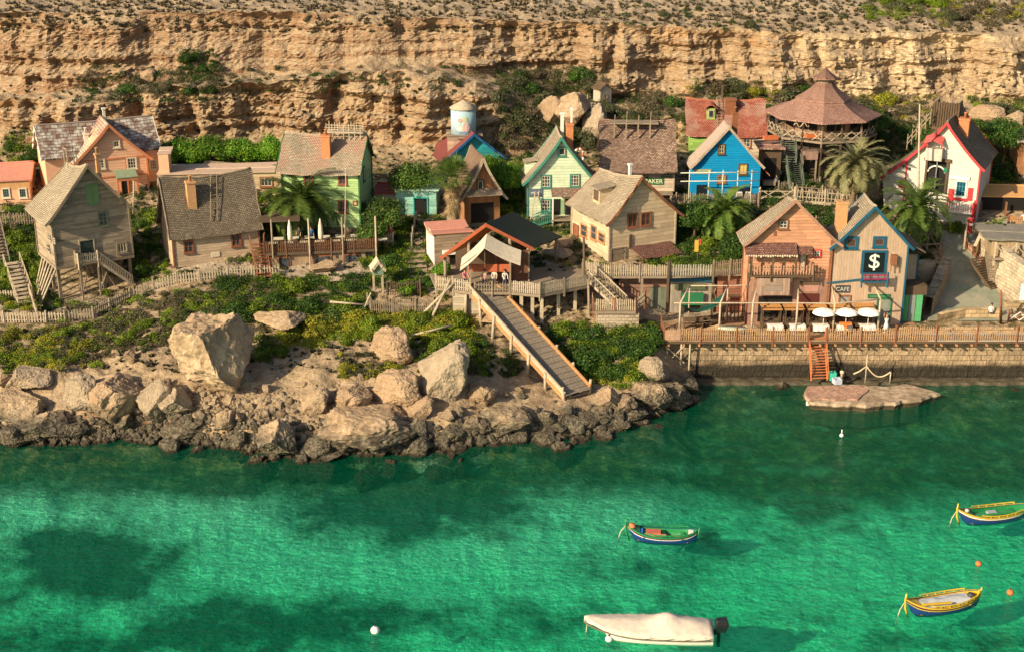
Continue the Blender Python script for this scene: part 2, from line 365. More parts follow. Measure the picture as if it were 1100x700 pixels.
# a rough rim where cliffs end in ledges
nf = (NU - 1)
a = (np.arange(NV_ - 1)[:, None] * NU + np.arange(NU - 1)[None, :]).ravel()
faces = np.stack([a, a + 1, a + NU + 1, a + NU], -1)
me = bpy.data.meshes.new('ground')
me.vertices.add(len(pt)); me.vertices.foreach_set('co', pt.ravel().astype(np.float32))
me.loops.add(faces.size); me.loops.foreach_set('vertex_index', faces.ravel().astype(np.int32))
me.polygons.add(len(faces)); me.polygons.foreach_set('loop_start', (np.arange(len(faces)) * 4).astype(np.int32))
me.polygons.foreach_set('loop_total', np.full(len(faces), 4, np.int32)); me.update(calc_edges=True); me.validate()
me.polygons.foreach_set('use_smooth', cl[faces[:, 0]] < .25)
at_ = me.color_attributes.new('mask', 'FLOAT_COLOR', 'POINT')
mk = np.zeros((len(pt), 4), np.float32); mk[:, 0] = MV.ravel(); mk[:, 1] = MP.ravel(); mk[:, 2] = cl; mk[:, 3] = 1
# sea grass meadows and sand seen through the water: (u, v, half width, half height, strength)
SG = [(60, 500, 120, 16, 1), (250, 512, 200, 20, 1), (450, 540, 110, 34, 1.1), (520, 515, 130, 18, .9), (90, 608, 90, 36, 1.15), (10, 640, 60, 40, .6), (330, 665, 200, 22, .8), (560, 668, 130, 26, .75), (150, 690, 220, 26, .8), (880, 530, 110, 44, .75), (780, 465, 130, 28, .8), (1000, 490, 140, 24, .7), (660, 610, 90, 14, .55), (760, 585, 90, 20, .5), (900, 660, 120, 20, .3), (1090, 470, 60, 30, .7), (1060, 690, 130, 16, .8), (620, 492, 80, 16, .9), (760, 430, 80, 14, .6), (1000, 445, 120, 12, .7)]
zc_ = pt[:, 1] * CT + (CAMH - pt[:, 2]) * ST; pu = 550 + pt[:, 0] / zc_ * FPX; pv_ = 350 - ((pt[:, 2] - CAMH) * CT + pt[:, 1] * ST) / zc_ * FPX
wd_ = np.zeros(len(pt))
for (a_, b_, c_, d_, s_) in SG: wd_ = np.maximum(wd_, s_ * np.exp(-.5 * (((pu - a_) / c_) ** 2 + ((pv_ - b_) / d_) ** 2) ** 1.3))
at_.data.foreach_set('color', mk.ravel())
aw = me.attributes.new('weed', 'FLOAT', 'POINT'); me.attributes['weed'].data.foreach_set('value', wd_.astype(np.float32))
t = NT('limestone_ground', .95); co = t.co(); at = t.N('Attribute', attribute_name='mask'); sa = t.N('SeparateColor'); t.L(at.outputs['Color'], sa.inputs[0])
veg, path, clf = sa.outputs[0], sa.outputs[1], sa.outputs[2]
sp = t.N('SeparateXYZ'); t.L(co, sp.inputs[0]); z = sp.outputs[2]; x = sp.outputs[0]
geo = t.N('NewGeometry'); gn = t.N('SeparateXYZ'); t.L(geo.outputs['Normal'], gn.inputs[0]); up = gn.outputs[2]
# rock: beds of cream, ochre and rust
bed = t.noise(t.scale(co, (.05, .05, 1.3)), 1.0, 5, .6)
rock = t.ramp(bed, [(.30, (.22, .13, .07)), (.42, (.35, .235, .13)), (.52, (.46, .335, .20)), (.60, (.33, .21, .11)), (.70, (.54, .42, .27))])
pat = t.noise(co, .16, 5, .6); rock = t.mix(t.mapr(pat, .50, .62, 0, .65), rock, (.52, .40, .265))
och = t.noise(t.scale(co, (.4, .4, 1.2)), .35, 4, .6); rock = t.mix(t.mapr(och, .56, .66, 0, .5), rock, (.62, .35, .13))
rust = t.noise(t.scale(co, (1.0, 1.0, .09)), .55, 6, .65)      # rain streaks run down the face
left = t.mapr(x, 12, -30, .25, 1)
rock = t.mix(t.math('MULTIPLY', t.mapr(rust, .42, .58, 0, .92), left), rock, (.19, .095, .05))
upr = t.math('MULTIPLY', t.mapr(sp.outputs[1], 164.5, 167.5), left); rock = t.mix(t.math('MULTIPLY', upr, .8), rock, t.mix(t.noise(co, .6, 5, .65), (.16, .085, .05), (.40, .25, .145)))
pale = t.mapr(x, 25, 45, 0, .7); rock = t.mix(t.math('MULTIPLY', pale, t.mapr(pat, .35, .55)), rock, (.80, .66, .42))
crack = t.N('TexVoronoi', feature='DISTANCE_TO_EDGE'); t.val(crack.inputs['Vector'], t.scale(co, (.5, .5, .9))); crack.inputs['Scale'].default_value = 1.0
rock = t.mix(t.mapr(crack.outputs[0], .05, .0, 0, .35), rock, (.18, .11, .06))
bl_ = t.noise(t.scale(co, (.045, .045, 1.0)), 1.7, 4, .5); ln = t.math('ABSOLUTE', t.math('SUBTRACT', t.math('FRACT', t.math('MULTIPLY', bl_, 9)), .5)); rock = t.mix(t.math('MULTIPLY', t.mapr(ln, .06, .0, 0, .55), t.mapr(t.noise(co, .5, 3), .42, .55)), rock, (.16, .10, .06))
fine = t.noise(co, 3.2, 6, .7); rock = t.mix(t.mapr(fine, .35, .68, .45, 0), rock, (.20, .125, .07))
# loose earth, sand on paths
earth = t.ramp(t.noise(co, 1.3, 6, .65), [(.3, (.23, .155, .09)), (.5, (.37, .27, .165)), (.7, (.48, .37, .24))])
sand = t.ramp(t.noise(co, .8, 5, .6), [(.35, (.28, .22, .155)), (.65, (.43, .355, .26))])
scr = t.noise(co, 1.15, 6, .62); scr2 = t.noise(co, 6, 3, .6)
scrub = t.ramp(scr2, [(.3, (.045, .05, .02)), (.5, (.10, .085, .035)), (.7, (.22, .16, .08))])
flat = t.mapr(up, .55, .8)
c = t.mix(flat, rock, earth)
c = t.mix(t.math('MULTIPLY', t.mapr(path, .25, .55), flat), c, sand)
vm = t.math('MULTIPLY', t.mapr(t.math('ADD', t.math('MULTIPLY', veg, .5), scr), .78, .9), flat)
c = t.mix(vm, c, scrub)
# wet, weedy rock at the waterline and the sea bed
sh = t.math('ADD', z, t.math('MULTIPLY', t.noise(co, .5, 5, .6), 2.2))
c = t.mix(t.mapr(sh, 2.0, 1.45, 0, .93), c, (.035, .028, .018))
sg = t.noise(co, .062, 5, .55, .6); sg2 = t.noise(co, .3, 5, .6)
wa = t.N('Attribute', attribute_name='weed'); w = t.mapr(t.math('ADD', t.math('ADD', t.math('MULTIPLY', t.math('SUBTRACT', sg2, .5), 1.7), t.math('MULTIPLY', t.math('SUBTRACT', sg, .5), .8)), wa.outputs['Fac']), .20, .78)
bed_ = t.mix(t.math('MULTIPLY', w, .93), t.mix(t.noise(co, 1.6, 4, .6), (.78, .80, .60), (.95, .95, .72)), (.035, .075, .06))
yy = t.mapr(sp.outputs[1], 100, 106); bed_ = t.mix(t.math('MULTIPLY', yy, t.mapr(sg2, .3, .5, .75, 1)), bed_, t.ramp(t.noise(co, .8, 5, .65), [(.35, (.02, .03, .015)), (.52, (.09, .085, .03)), (.66, (.32, .20, .07))]))
c = t.mix(t.mapr(z, .15, -.35), c, bed_)
t.col(c)
t.bump(t.math('ADD', t.math('ADD', t.math('MULTIPLY', fine, .8), t.math('MULTIPLY', t.noise(co, .9, 6, .6), 2.2)), t.math('MULTIPLY', t.noise(t.scale(co, (.5, .5, 4)), 1.2, 4, .6), t.math('MULTIPLY', clf, 1.2))), .8, .28)
me.materials.append(t.m)
ground = tag(link(bpy.data.objects.new('ground', me)), kind='structure')
BVH = BVHTree.FromPolygons([tuple(p) for p in pt], [tuple(f) for f in faces.tolist()])
def gz(x, y):
    h = BVH.ray_cast(Vector((x, y, 120)), Vector((0, 0, -1))); return h[0].z if h[0] else 0
def hit(u, v):
    h = BVH.ray_cast(CAM, ray(u, v).normalized()); return (h[0], h[1]) if h[0] else (P(u, v, 0), Vector((0, 0, 1)))

# ------------------------------------------------------------------ water
m = MB(); m.box(-900, 900, -600, 124.2, -30, 0)
t = NT('sea_water', .1); co = t.co(); n = t.n
wv = t.noise(t.scale(co, (1, 1.5, 1)), 1.9, 6, .62, .35); wv2 = t.noise(t.scale(co, (1, 2.2, 1)), .33, 3, .5)
hgt = t.math('ADD', wv, t.math('MULTIPLY', wv2, 1.4)); bp = t.N('Bump'); bp.inputs['Strength'].default_value = .8; bp.inputs['Distance'].default_value = .16; t.L(hgt, bp.inputs['Height'])
gl = t.N('BsdfGlossy'); gl.inputs['Roughness'].default_value = .08; gl.inputs[0].default_value = (.55, .66, .62, 1); t.L(bp.outputs[0], gl.inputs['Normal'])
tp = t.N('BsdfTransparent'); crest = t.mapr(wv, .33, .52)
tint = t.mix(crest, (.40, .68, .62), (1, 1, 1)); t.L(tint, tp.inputs[0])  # ripple shimmer put into the tint: wave troughs darker, crests clear
df = t.N('BsdfDiffuse'); df.inputs[0].default_value = (.0, .72, .36, 1); t.L(bp.outputs[0], df.inputs['Normal'])
m1 = t.N('MixShader'); m1.inputs[0].default_value = .055; t.L(tp.outputs[0], m1.inputs[1]); t.L(df.outputs[0], m1.inputs[2])
fr = t.N('Fresnel'); fr.inputs[0].default_value = 1.15; t.L(bp.outputs[0], fr.inputs['Normal'])
m2 = t.N('MixShader'); t.L(fr.outputs[0], m2.inputs[0]); t.L(m1.outputs[0], m2.inputs[1]); t.L(gl.outputs[0], m2.inputs[2])
t.L(m2.outputs[0], t.out.inputs[0])
va = t.N('VolumeAbsorption'); va.inputs[0].default_value = (0, .985, .80, 1); va.inputs[1].default_value = .20; t.L(va.outputs[0], t.out.inputs['Volume'])
tag(m.build('water', t.m), kind='structure')
# ------------------------------------------------------------------ houses
GLASS = glass()
FR = plain('cream_window_paint', (.62, .54, .40), .6)
class House:
    """walls, gabled roof and openings; corners are read off the photograph on the plane of each wall"""
    def __init__(s, name, label, cat, fl, z0, yaw, fru, depth, eave_v, apex_v, wall, roof, ridge='y', over=(.45, .45), flare=.9, sag=.18,
                 apex=None, trim=None, corner=None, z0r=0, th=.14, lean=0, jit=.03, back_over=.3, roofname='roof', w=None, eh=None, rh=None, ov_l=None, ov_r=None, found=True, droop=0):
        s.yaw = R(yaw); s.ex = Vector((math.cos(s.yaw), math.sin(s.yaw), 0)); s.ey = Vector((-math.sin(s.yaw), math.cos(s.yaw), 0))
        s.O = P(fl[0], fl[1], z0); s.d = depth
        s.w = 1; s.w = w or s.loc('F', fru, fl[1])[0]
        s.droop = droop; s.h = eh or s.loc('F', fl[0] if yaw < 60 else fl[0], eave_v)[1]
        if ridge == 'y': s.top = s.h + rh if rh else s.loc('F', fl[0], apex_v)[1]
        else:
            o = s.O; s.O = o + s.ey * depth / 2; s.top = s.h + rh if rh else s.loc('F', fl[0], apex_v)[1]; s.O = o
        s.root = empty(name, s.O + s.ex * s.w / 2, s.yaw, label, cat); s.ridge = ridge; s.wallm = wall
        s.off = Vector((s.w / 2, 0, 0)); s.over = over; s.flare = flare; s.sag = sag; s.th = th
        s.apex = 0 if apex is None else apex
        half = s.w / 2 if ridge == 'y' else depth / 2
        s.half = half; s.seed = random.random() * 50
        s.body(); s.roof(roof, trim, jit, back_over, roofname)
        if corner: s.corners(corner)
        if found: s.foundation()
    def loc(s, face, u, v):
        if face == 'F': o, a, n = s.O, s.ex, s.ey
        elif face == 'L': o, a, n = s.O + s.ey * s.d, -s.ey, s.ex
        elif face == 'R': o, a, n = s.O + s.ex * s.w, s.ey, s.ex
        d = ray(u, v); t = (o - CAM).dot(n) / d.dot(n); p = CAM + d * t
        return ((p - o).dot(a), p.z - s.O.z)
    def T(s, face, a, z, o=0):
        if face == 'F': return (a - s.w / 2, -o, z)
        if face == 'L': return (-s.w / 2 - o, s.d - a, z)
        if face == 'R': return (s.w / 2 + o, a, z)
    def prof(s, q):
        """height of the roof's underside across, q in -1..1"""
        ap = s.apex; r = (q - ap) / (1 - ap) if q > ap else (ap - q) / (1 + ap)
        return s.top - (s.top - s.h) * (abs(r) ** s.flare)
    def body(s):
        m = MB(); w, d = s.w / 2, s.d; K = 12
        qs = sorted(set([-1 + 2 * i / K for i in range(K + 1)] + [s.apex]))
        if s.ridge == 'y': f = lambda q, z, y: (q * w, y, z); L = d
        else: f = lambda q, z, x: (-w + x, d / 2 + q * d / 2, z); L = 2 * w
        N = 10; base = [(-1, 0)] + [(q, 1) for q in qs] + [(1, 0)]; n = len(base); vs_ = []
        for i in range(N + 1):
            t = i / N; sg = s.sag * math.sin(math.pi * t); dr = s.droop * t
            for q, k in base: vs_.append(f(q, max(.1, s.prof(q) - .05 - sg * (1 - .5 * abs(q)) - dr * (1 - abs(q))) if k else 0, t * L))
        fs = [tuple(range(n)), tuple(N * n + k for k in range(n))[::-1]] + [(i * n + k, i * n + (k + 1) % n, (i + 1) * n + (k + 1) % n, (i + 1) * n + k) for i in range(N) for k in range(n)]
        m.add(vs_, fs); s.wall = m.build('wall', s.wallm, s.root)
    def rz(s, q, t):
        r = s.prof(max(-1.6, min(1.6, q))) if abs(q) <= 1 else s.h - (abs(q) - 1) * s.half * (s.top - s.h) / s.half * s.flare * .8
        return r
    def roof(s, mat, trim, jit, bo, rn):
        ov, of = s.over; L = (s.d if s.ridge == 'y' else s.w); Q = 1 + ov / s.half
        n = max(6, int(L / .45)); k = 9
        slope = math.hypot(s.half + ov, s.top - s.h)
        m = MB()
        def pos(q, t):
            y = -of + t * (L + of + bo); tt = min(1, max(0, t))
            z = s.rz(q, t) + s.th - s.sag * math.sin(math.pi * tt) * (1 - .5 * abs(q)) - s.droop * tt * max(0, 1 - abs(q)) + jit * 2.2 * mnoise.noise((q * 3 + s.seed, y * .9, 0))
            ed = abs(q) / Q; x = q * s.half
            if ed > .99: z += jit * 1.5 * mnoise.noise((y * 2.1, s.seed, 3)); x += math.copysign(jit * 2 * mnoise.noise((y * 2.7, s.seed, 5)), q)
            if t in (0, 1): y += jit * 3 * mnoise.noise((q * 6, s.seed + 9 * t, 1))
            if s.ridge == 'y': return (x, y, z)
            return (y - s.w / 2 if True else 0, s.d / 2 + x, z)
        for sg in (-1, 1):
            q0 = s.apex; q1 = Q * sg
            f = lambda i, j: pos(q0 + (q1 - q0) * j, i) if sg * (1 if s.ridge == 'y' else -1) < 0 else pos(q0 + (q1 - q0) * j, 1 - i)
            m.slab(f, n, k, s.th, uvf=lambda i, j: (i * L + (7 if sg > 0 else 0), -j * slope))
        # ridge roll
        pts = [pos(s.apex, i / n) for i in range(n + 1)]
        s.ridge_line = pts
        s.roofo = m.build(rn, mat, s.root)
        r = MB(); r.tube([(p[0], p[1], p[2] + .01) for p in pts], .11, 6); r.build('ridge_cap', mat, s.roofo)
        if trim:
            for t in (0, 1):
                for sg in (-1, 1):
                    b = MB()
                    ps = [Vector(pos(s.apex + (Q * sg - s.apex) * j / 8, t)) for j in range(9)]
                    o = Vector((0, -.05 if t == 0 else .05, -.13)) if s.ridge == 'y' else Vector((-.05 if t == 0 else .05, 0, -.13))
                    for p, q in zip(ps, ps[1:]): b.beam(p + o, q + o + (q - p) * .03, .07, .26)
                    b.build('bargeboard', trim, s.roofo)
        s.pos = pos
    def corners(s, mat, w=.16):
        for sx in (-1, 1):
            for y in (0, s.d):
                m = MB()
                q = sx if s.ridge == 'y' else (y / s.d * 2 - 1)
                x = sx * s.w / 2; m.box(x - w * .5 - (.03 if sx < 0 else -.03) , x + w * .5 - (.03 if sx < 0 else -.03), y - w * .5, y + w * .5, 0, s.h - .06)
                m.build('corner_post', mat, s.root)
    def foundation(s):
        g = min(gz(*(s.O + s.ex * a * s.w + s.ey * b * s.d).xy) for a in (0, 1) for b in (0, 1)) - s.O.z
        if g < -.05:
            m = MB(); w = s.w / 2 - .12; m.box(-w, w, .12, s.d - .12, max(g - .5, -5), -.004)
            m.build('foundation', stonewall('footing_stone', (.30, .24, .17), .5, .25), s.root)
    def fbox(s, m, face, a0, a1, z0, z1, o0, o1, mi=0):
        if face == 'R' : a = [s.T(face, *q) for q in ((a0, z0, o0), (a1, z0, o0), (a1, z0, o1), (a0, z0, o1))]; b = [s.T(face, *q) for q in ((a0, z1, o0), (a1, z1, o0), (a1, z1, o1), (a0, z1, o1))]
        else: a = [s.T(face, *q) for q in ((a0, z0, o1), (a1, z0, o1), (a1, z0, o0), (a0, z0, o0))]; b = [s.T(face, *q) for q in ((a0, z1, o1), (a1, z1, o1), (a1, z1, o0), (a0, z1, o0))]
        m.hexa(a, b, mi); return m
    def rect(s, face, u0, v0, u1, v1):
        uc, vc = (u0 + u1) / 2, (v0 + v1) / 2
        a0 = s.loc(face, u0, vc)[0]; a1 = s.loc(face, u1, vc)[0]; z1 = s.loc(face, uc, v0)[1]; z0 = s.loc(face, uc, v1)[1]
        if a0 > a1: a0, a1 = a1, a0
        return a0, a1, z0, z1
    def window(s, face, u0, v0, u1, v1, frame, nx=2, ny=3, sash=None, fw=.13, pane=None, sill=True, label=None, px=True):
        a0, a1, z0, z1 = s.rect(face, u0, v0, u1, v1) if px else (u0, u1, v0, v1)
        m = MB(); B = lambda *q: s.fbox(m, face, *q)
        B(a0, a0 + fw, z0, z1, .0, .09); B(a1 - fw, a1, z0, z1, .0, .09); B(a0 + fw, a1 - fw, z1 - fw, z1, 0, .085); B(a0 + fw, a1 - fw, z0, z0 + fw, 0, .085)
        o = m.build('window', frame, s.root)
        if label: o['label'] = label
        g = MB(); s.fbox(g, face, a0 + fw, a1 - fw, z0 + fw, z1 - fw, -.02, .025); g.build('pane', pane or GLASS, o)
        g = MB(); ia0, ia1, iz0, iz1 = a0 + fw, a1 - fw, z0 + fw, z1 - fw; b = .045
        for i in range(1, nx): c = ia0 + (ia1 - ia0) * i / nx; s.fbox(g, face, c - b / 2, c + b / 2, iz0, iz1, .026, .06)
        for i in range(1, ny): c = iz0 + (iz1 - iz0) * i / ny; s.fbox(g, face, ia0, ia1, c - b / 2, c + b / 2, .026, .055)
        s.fbox(g, face, ia0, ia0 + .05, iz0, iz1, .027, .065); s.fbox(g, face, ia1 - .05, ia1, iz0, iz1, .027, .065)
        s.fbox(g, face, ia0 + .05, ia1 - .05, iz0, iz0 + .05, .027, .065); s.fbox(g, face, ia0 + .05, ia1 - .05, iz1 - .05, iz1, .027, .065)
        g.build('sash', sash or FR, o)
        if sill: g = MB(); s.fbox(g, face, a0 - .08, a1 + .08, z0 - .07, z0 - .003, 0, .17); g.build('sill', frame, o)
        return o
    def door(s, face, u0, v0, u1, v1, frame, leaf=None, dark=False, px=True, label=None):
        a0, a1, z0, z1 = s.rect(face, u0, v0, u1, v1) if px else (u0, u1, v0, v1); z0 = max(z0, .02); fw = .12
        m = MB(); s.fbox(m, face, a0, a0 + fw, z0, z1, 0, .1); s.fbox(m, face, a1 - fw, a1, z0, z1, 0, .1); s.fbox(m, face, a0 + fw, a1 - fw, z1 - fw, z1, 0, .095)
        o = m.build('door', frame, s.root)
        if label: o['label'] = label
        g = MB(); s.fbox(g, face, a0 + fw, a1 - fw, z0, z1 - fw, -.02, .03)
        if not dark:
            s.fbox(g, face, a0 + fw + .1, a1 - fw - .1, z0 + .15, z0 + (z1 - z0) * .45, .03, .05); s.fbox(g, face, a0 + fw + .1, a1 - fw - .1, z0 + (z1 - z0) * .55, z1 - fw - .12, .03, .05)
        g.build('door_leaf' if not dark else 'doorway', leaf or plain('dark_interior', (.012, .011, .01)), o)
        if not dark: g = MB(); s.fbox(g, face, a1 - fw - .16, a1 - fw - .1, z0 + .95, z0 + 1.07, .03, .11); g.build('handle', plain('iron', (.05, .05, .05), .5), o)
        return o
    def panel(s, name, face, u0, v0, u1, v1, mat, o0=0, o1=.05, parent=None, px=True, label=None):
        a0, a1, z0, z1 = s.rect(face, u0, v0, u1, v1) if px else (u0, u1, v0, v1)
        m = MB(); s.fbox(m, face, a0, a1, z0, z1, o0, o1); o = m.build(name, mat, parent or s.root)
        if label: o['label'] = label
        return o
    def shutters(s, face, u0, v0, u1, v1, mat, leaves=2):
        a0, a1, z0, z1 = s.rect(face, u0, v0, u1, v1); w = (a1 - a0) / leaves
        for k in range(leaves):
            m = MB(); b0 = a0 + k * w + .012; b1 = a0 + (k + 1) * w - .012
            s.fbox(m, face, b0, b1, z0, z1, 0, .06)
            for f in (.08, .5, .92): c = z0 + (z1 - z0) * f; s.fbox(m, face, b0 + .003, b1 - .003, c - .06, c + .06, .06, .1)
            m.build('shutter', mat, s.root)
    def at_plane(s, u, v, off=0):
        """point on a plane parallel to the front, off metres before it, in local coordinates"""
        o = s.O - s.ey * off; d = ray(u, v); t = (o - CAM).dot(s.ey) / d.dot(s.ey); p = CAM + d * t
        return Vector(((p - s.O).dot(s.ex) - s.w / 2, -off, p.z - s.O.z))
    def chimney(s, u, v_top, y, w, mat, base=None, pot=True, label=None, potmat=None, h=None):
        p = s.at_plane(u, v_top, -y); m = MB(); zb = base if base is not None else s.h * .8
        top = p.z
        m.box(p.x - w / 2, p.x + w / 2, y - w / 2, y + w / 2, zb, top - .18); m.box(p.x - w / 2 - .07, p.x + w / 2 + .07, y - w / 2 - .07, y + w / 2 + .07, top - .179, top)
        o = m.build('chimney', mat, s.root)
        if pot: g = MB(); g.lathe([(.0, 0), (.15, 0), (.13, .5), (.17, .52), (.17, .6), (.1, .6), (.1, .4)], 10, (p.x, y, top + .002)); g.build('chimney_pot', potmat or mat, o)
        return o, p
def text_on(name, body, loc, rot, size, mat, parent=None, ext=.015, sx=1):
    c = bpy.data.curves.new(name, 'FONT'); c.body = body; c.size = size; c.extrude = ext; c.align_x = 'CENTER'; c.align_y = 'CENTER'; c.resolution_u = 3
    o = bpy.data.objects.new(name, c); COL.objects.link(o); bpy.context.view_layer.update()
    me_ = bpy.data.meshes.new_from_object(o.evaluated_get(bpy.context.evaluated_depsgraph_get())); bpy.data.objects.remove(o)
    o = bpy.data.objects.new(name, me_); me_.materials.clear(); me_.materials.append(mat); link(o, parent); o.location = loc; o.rotation_euler = rot; o.scale = (sx, 1, 1)
    return o

# ------------------------------------------------------------------ timber things
WD = wood('weathered_timber', (.30, .235, .165)); WDD = wood('dark_timber', (.12, .08, .05)); WDL = wood('pale_timber', (.50, .41, .29)); WDR = wood('red_brown_timber', (.27, .11, .06)); WDO = wood('orange_timber', (.52, .26, .11))
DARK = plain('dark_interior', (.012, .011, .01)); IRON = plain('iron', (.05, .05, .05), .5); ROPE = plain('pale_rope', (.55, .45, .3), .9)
def fence(name, label, pts, h=1.0, sp=.24, pw=.11, mat=None, post=None, rails=2, group=None, cat='fence', dz=0, style='picket', postsp=2.2, parent=None, posth=.15, lean=.04):
    """pickets, rails and posts along a line of points"""
    mat = mat or WD; post = post or mat; pts = [Vector(p) for p in pts]; o0 = pts[0].copy()
    root = parent or empty(name, o0, 0, label, cat, group)
    if parent: o0 = Vector((0, 0, 0))
    pk = MB(); rl = MB(); pidx = 0
    pm = None
    for a, b in zip(pts, pts[1:]):
        a = a - o0; b = b - o0; L = (b - a).length
        if L < .05: continue
        d = (b - a) / L; n = Vector((-d.y, d.x, 0)).normalized()
        for k in range(rails):
            z = h * ((k + .6) / (rails + .1)); rl.beam(a + Vector((0, 0, z)) + n * .04, b + Vector((0, 0, z)) + n * .04, .05, .09)
        if style == 'rail': rl.beam(a + Vector((0, 0, h)), b + Vector((0, 0, h)), .08, .08)
        if style in ('picket',):
            c = int(L / sp)
            for i in range(c):
                q = a + d * (sp * (i + .5)); hh = h * (1 + random.uniform(-.05, .04)); l = random.uniform(-lean, lean)
                pk.beam(q + Vector((0, 0, .06)), q + Vector((0, 0, hh)) + d * l, .028, pw, up=d)
        if style == 'cross':
            c = max(1, int(round(L / (h * 1.1))))
            for i in range(c):
                q0 = a + d * (L * i / c); q1 = a + d * (L * (i + 1) / c)
                pk.beam(q0 + Vector((0, 0, .1)), q1 + Vector((0, 0, h * .92)), .06, .08); pk.beam(q1 + Vector((0, 0, .1)) + n * .05, q0 + Vector((0, 0, h * .92)) + n * .05, .06, .08)
        c = max(1, int(round(L / postsp)))
        for i in range(c + 1):
            if i == 0 and a != pts[0] - o0: continue
            q = a + d * (L * i / c)
            if pm is None:
                g = MB(); g.box(-.07, .07, -.07, .07, -.6, h + posth); pm = g.build('post', post, root); pm.location = q
            else: c_ = pm.copy(); COL.objects.link(c_); c_.parent = root; c_.location = q; c_.rotation_euler = (random.uniform(-.03, .03), random.uniform(-.03, .03), random.random())
    if pk.f: pk.build('pickets' if style == 'picket' else 'lattice', mat, root)
    rl.build('rail', post, root)
    return root
def stairs(name, label, p, q, w=1.2, n=None, mat=None, rail=True, cat='stairs', parent=None, thick=.06, railh=.95, sides=(-1, 1), group=None, pick=False):
    """a flight from the foot p up to the head q"""
    p = Vector(p); q = Vector(q); mat = mat or WD; root = parent or empty(name, p, 0, label, cat, group); o = Vector((0, 0, 0)) if parent else p
    p = p - o; q = q - o; n = n or max(3, int(round((q.z - p.z) / .22))); d = (q - p); f = Vector((d.x, d.y, 0)); run = f.length / n; f.normalize(); s = Vector((-f.y, f.x, 0))
    m = MB()
    for i in range(n):
        c = p + f * run * (i + .5) + Vector((0, 0, (q.z - p.z) * (i + 1) / n)); m.beam(c - s * w / 2, c + s * w / 2, run * 1.08, thick)
    m.build('treads', mat, root)
    g = MB()
    for k in (-1, 1): g.beam(p + s * k * w / 2, q + s * k * w / 2 - Vector((0, 0, .12)), .07, .26)
    g.build('stringer', mat, root)
    if rail:
        for k in sides:
            g = MB(); a = p + s * k * (w / 2 + .04); b = q + s * k * (w / 2 + .04); hz = Vector((0, 0, railh)); g.beam(a + hz, b + hz, .07, .09)
            c = max(2, int((b - a).length / 1.3)) if not pick else int((b - a).length / .22)
            for i in range(c + 1): e = a + (b - a) * i / c; g.beam(e, e + hz, *( (.08, .08) if not pick else (.04, .09)))
            g.build('handrail', mat, root)
    return root
def deck(m, x0, x1, y0, y1, z, th=.14): m.box(x0, x1, y0, y1, z - th, z)
# ------------------------------------------------------------------ the houses on the left
M_GREYWOOD = siding('grey_weathered_boards', (.36, .285, .20), .22, vary=.35, dirt=.5)
M_PEACH = plain('peach_render', (.70, .40, .25), .85, .1)
M_PEACHB = siding('peach_boards', (.70, .41, .26), .3, vary=.1, dirt=.15)
M_BEIGE = siding('beige_boards', (.52, .39, .26), .27, vary=.2, dirt=.25)
M_GREEN = siding('light_green_boards', (.40, .58, .24), .26, vary=.2, dirt=.2)
M_GREENTRIM = plain('dark_green_paint', (.035, .13, .05), .6)
M_PTRIM = plain('terracotta_trim', (.50, .19, .09), .7)
R_GREY = shingle('grey_brown_shingles', [(.20, .155, .11), (.30, .24, .17), (.40, .32, .23)], .22, .17)
R_PALE = shingle('bleached_shingles', [(.34, .27, .19), (.46, .38, .27), (.56, .47, .35)], .23, .17)
R_PINK = shingle('pinkish_shingles', [(.34, .27, .19), (.45, .37, .27), (.54, .46, .34)], .23, .18, patch=(.48, .28, .2))
R_RED = shingle('faded_red_shingles', [(.34, .09, .06), (.46, .14, .09), (.54, .23, .16)], .23, .17, patch=(.50, .32, .24))
R_BROWN = shingle('brown_shingles', [(.20, .12, .09), (.34, .23, .17), (.50, .37, .28)], .24, .18)
BRICK = stonewall('chimney_brick', (.42, .17, .08), .24, .1, warp=.02)
OCHRE = plain('ochre_render', (.50, .28, .13), .9)

# orange annex with a flat red roof at the left edge
A = House('orange_annex', 'small orange annex with a low pink roof at the left edge of the village', 'house', (-30, 222), 10.0, 12, 34, 7, 196, 178,
          M_PEACH, plain('pink_flat_roof', (.50, .22, .16), .8), ridge='x', over=(.25, .3), sag=.02, trim=M_PTRIM, jit=.005)
for u in (7, 25): A.window('F', u - 5, 202, u + 4, 213, FR, 3, 3, sash=plain('teal_sash', (.08, .17, .16)))
m = MB(); m.box(-A.w / 2 - .02, A.w / 2 + .02, -.03, -.003, A.h * .62, A.h - .05); m.build('fascia', OCHRE, A.root)

# peach house: a long shingled roof crossed by a tall front gable
B = House('peach_house', 'large peach coloured house with a tall front gable and a snowy looking patched shingle roof', 'house', (53, 215), 10.6, 25, 174, 6.0, 168, 135,
          M_PEACH, shingle('patchy_shingles', [(.16, .095, .08), (.23, .15, .12), (.30, .22, .18)], .7, .4, moss=(.62, .62, .55), mossf=.75), ridge='x', over=(.5, .35), sag=.1, trim=plain('white_trim', (.62, .58, .5)))
a0 = B.loc('F', 80, 190)[0]; a1 = B.loc('F', 158, 190)[0]; aw = (a1 - a0) / 2; ac = (a0 + a1) / 2 - B.w / 2; zt = B.loc('F', 120, 131)[1]; ze = B.loc('F', 120, 168)[1]
m = MB(); m.prism([(ac - aw, 0), (ac - aw, ze), (ac, zt), (ac + aw, ze), (ac + aw, 0)], lambda x, z, y: (x, y - 1.3, z), 4.4); m.build('front_gable', M_PEACHB, B.root)
m = MB()
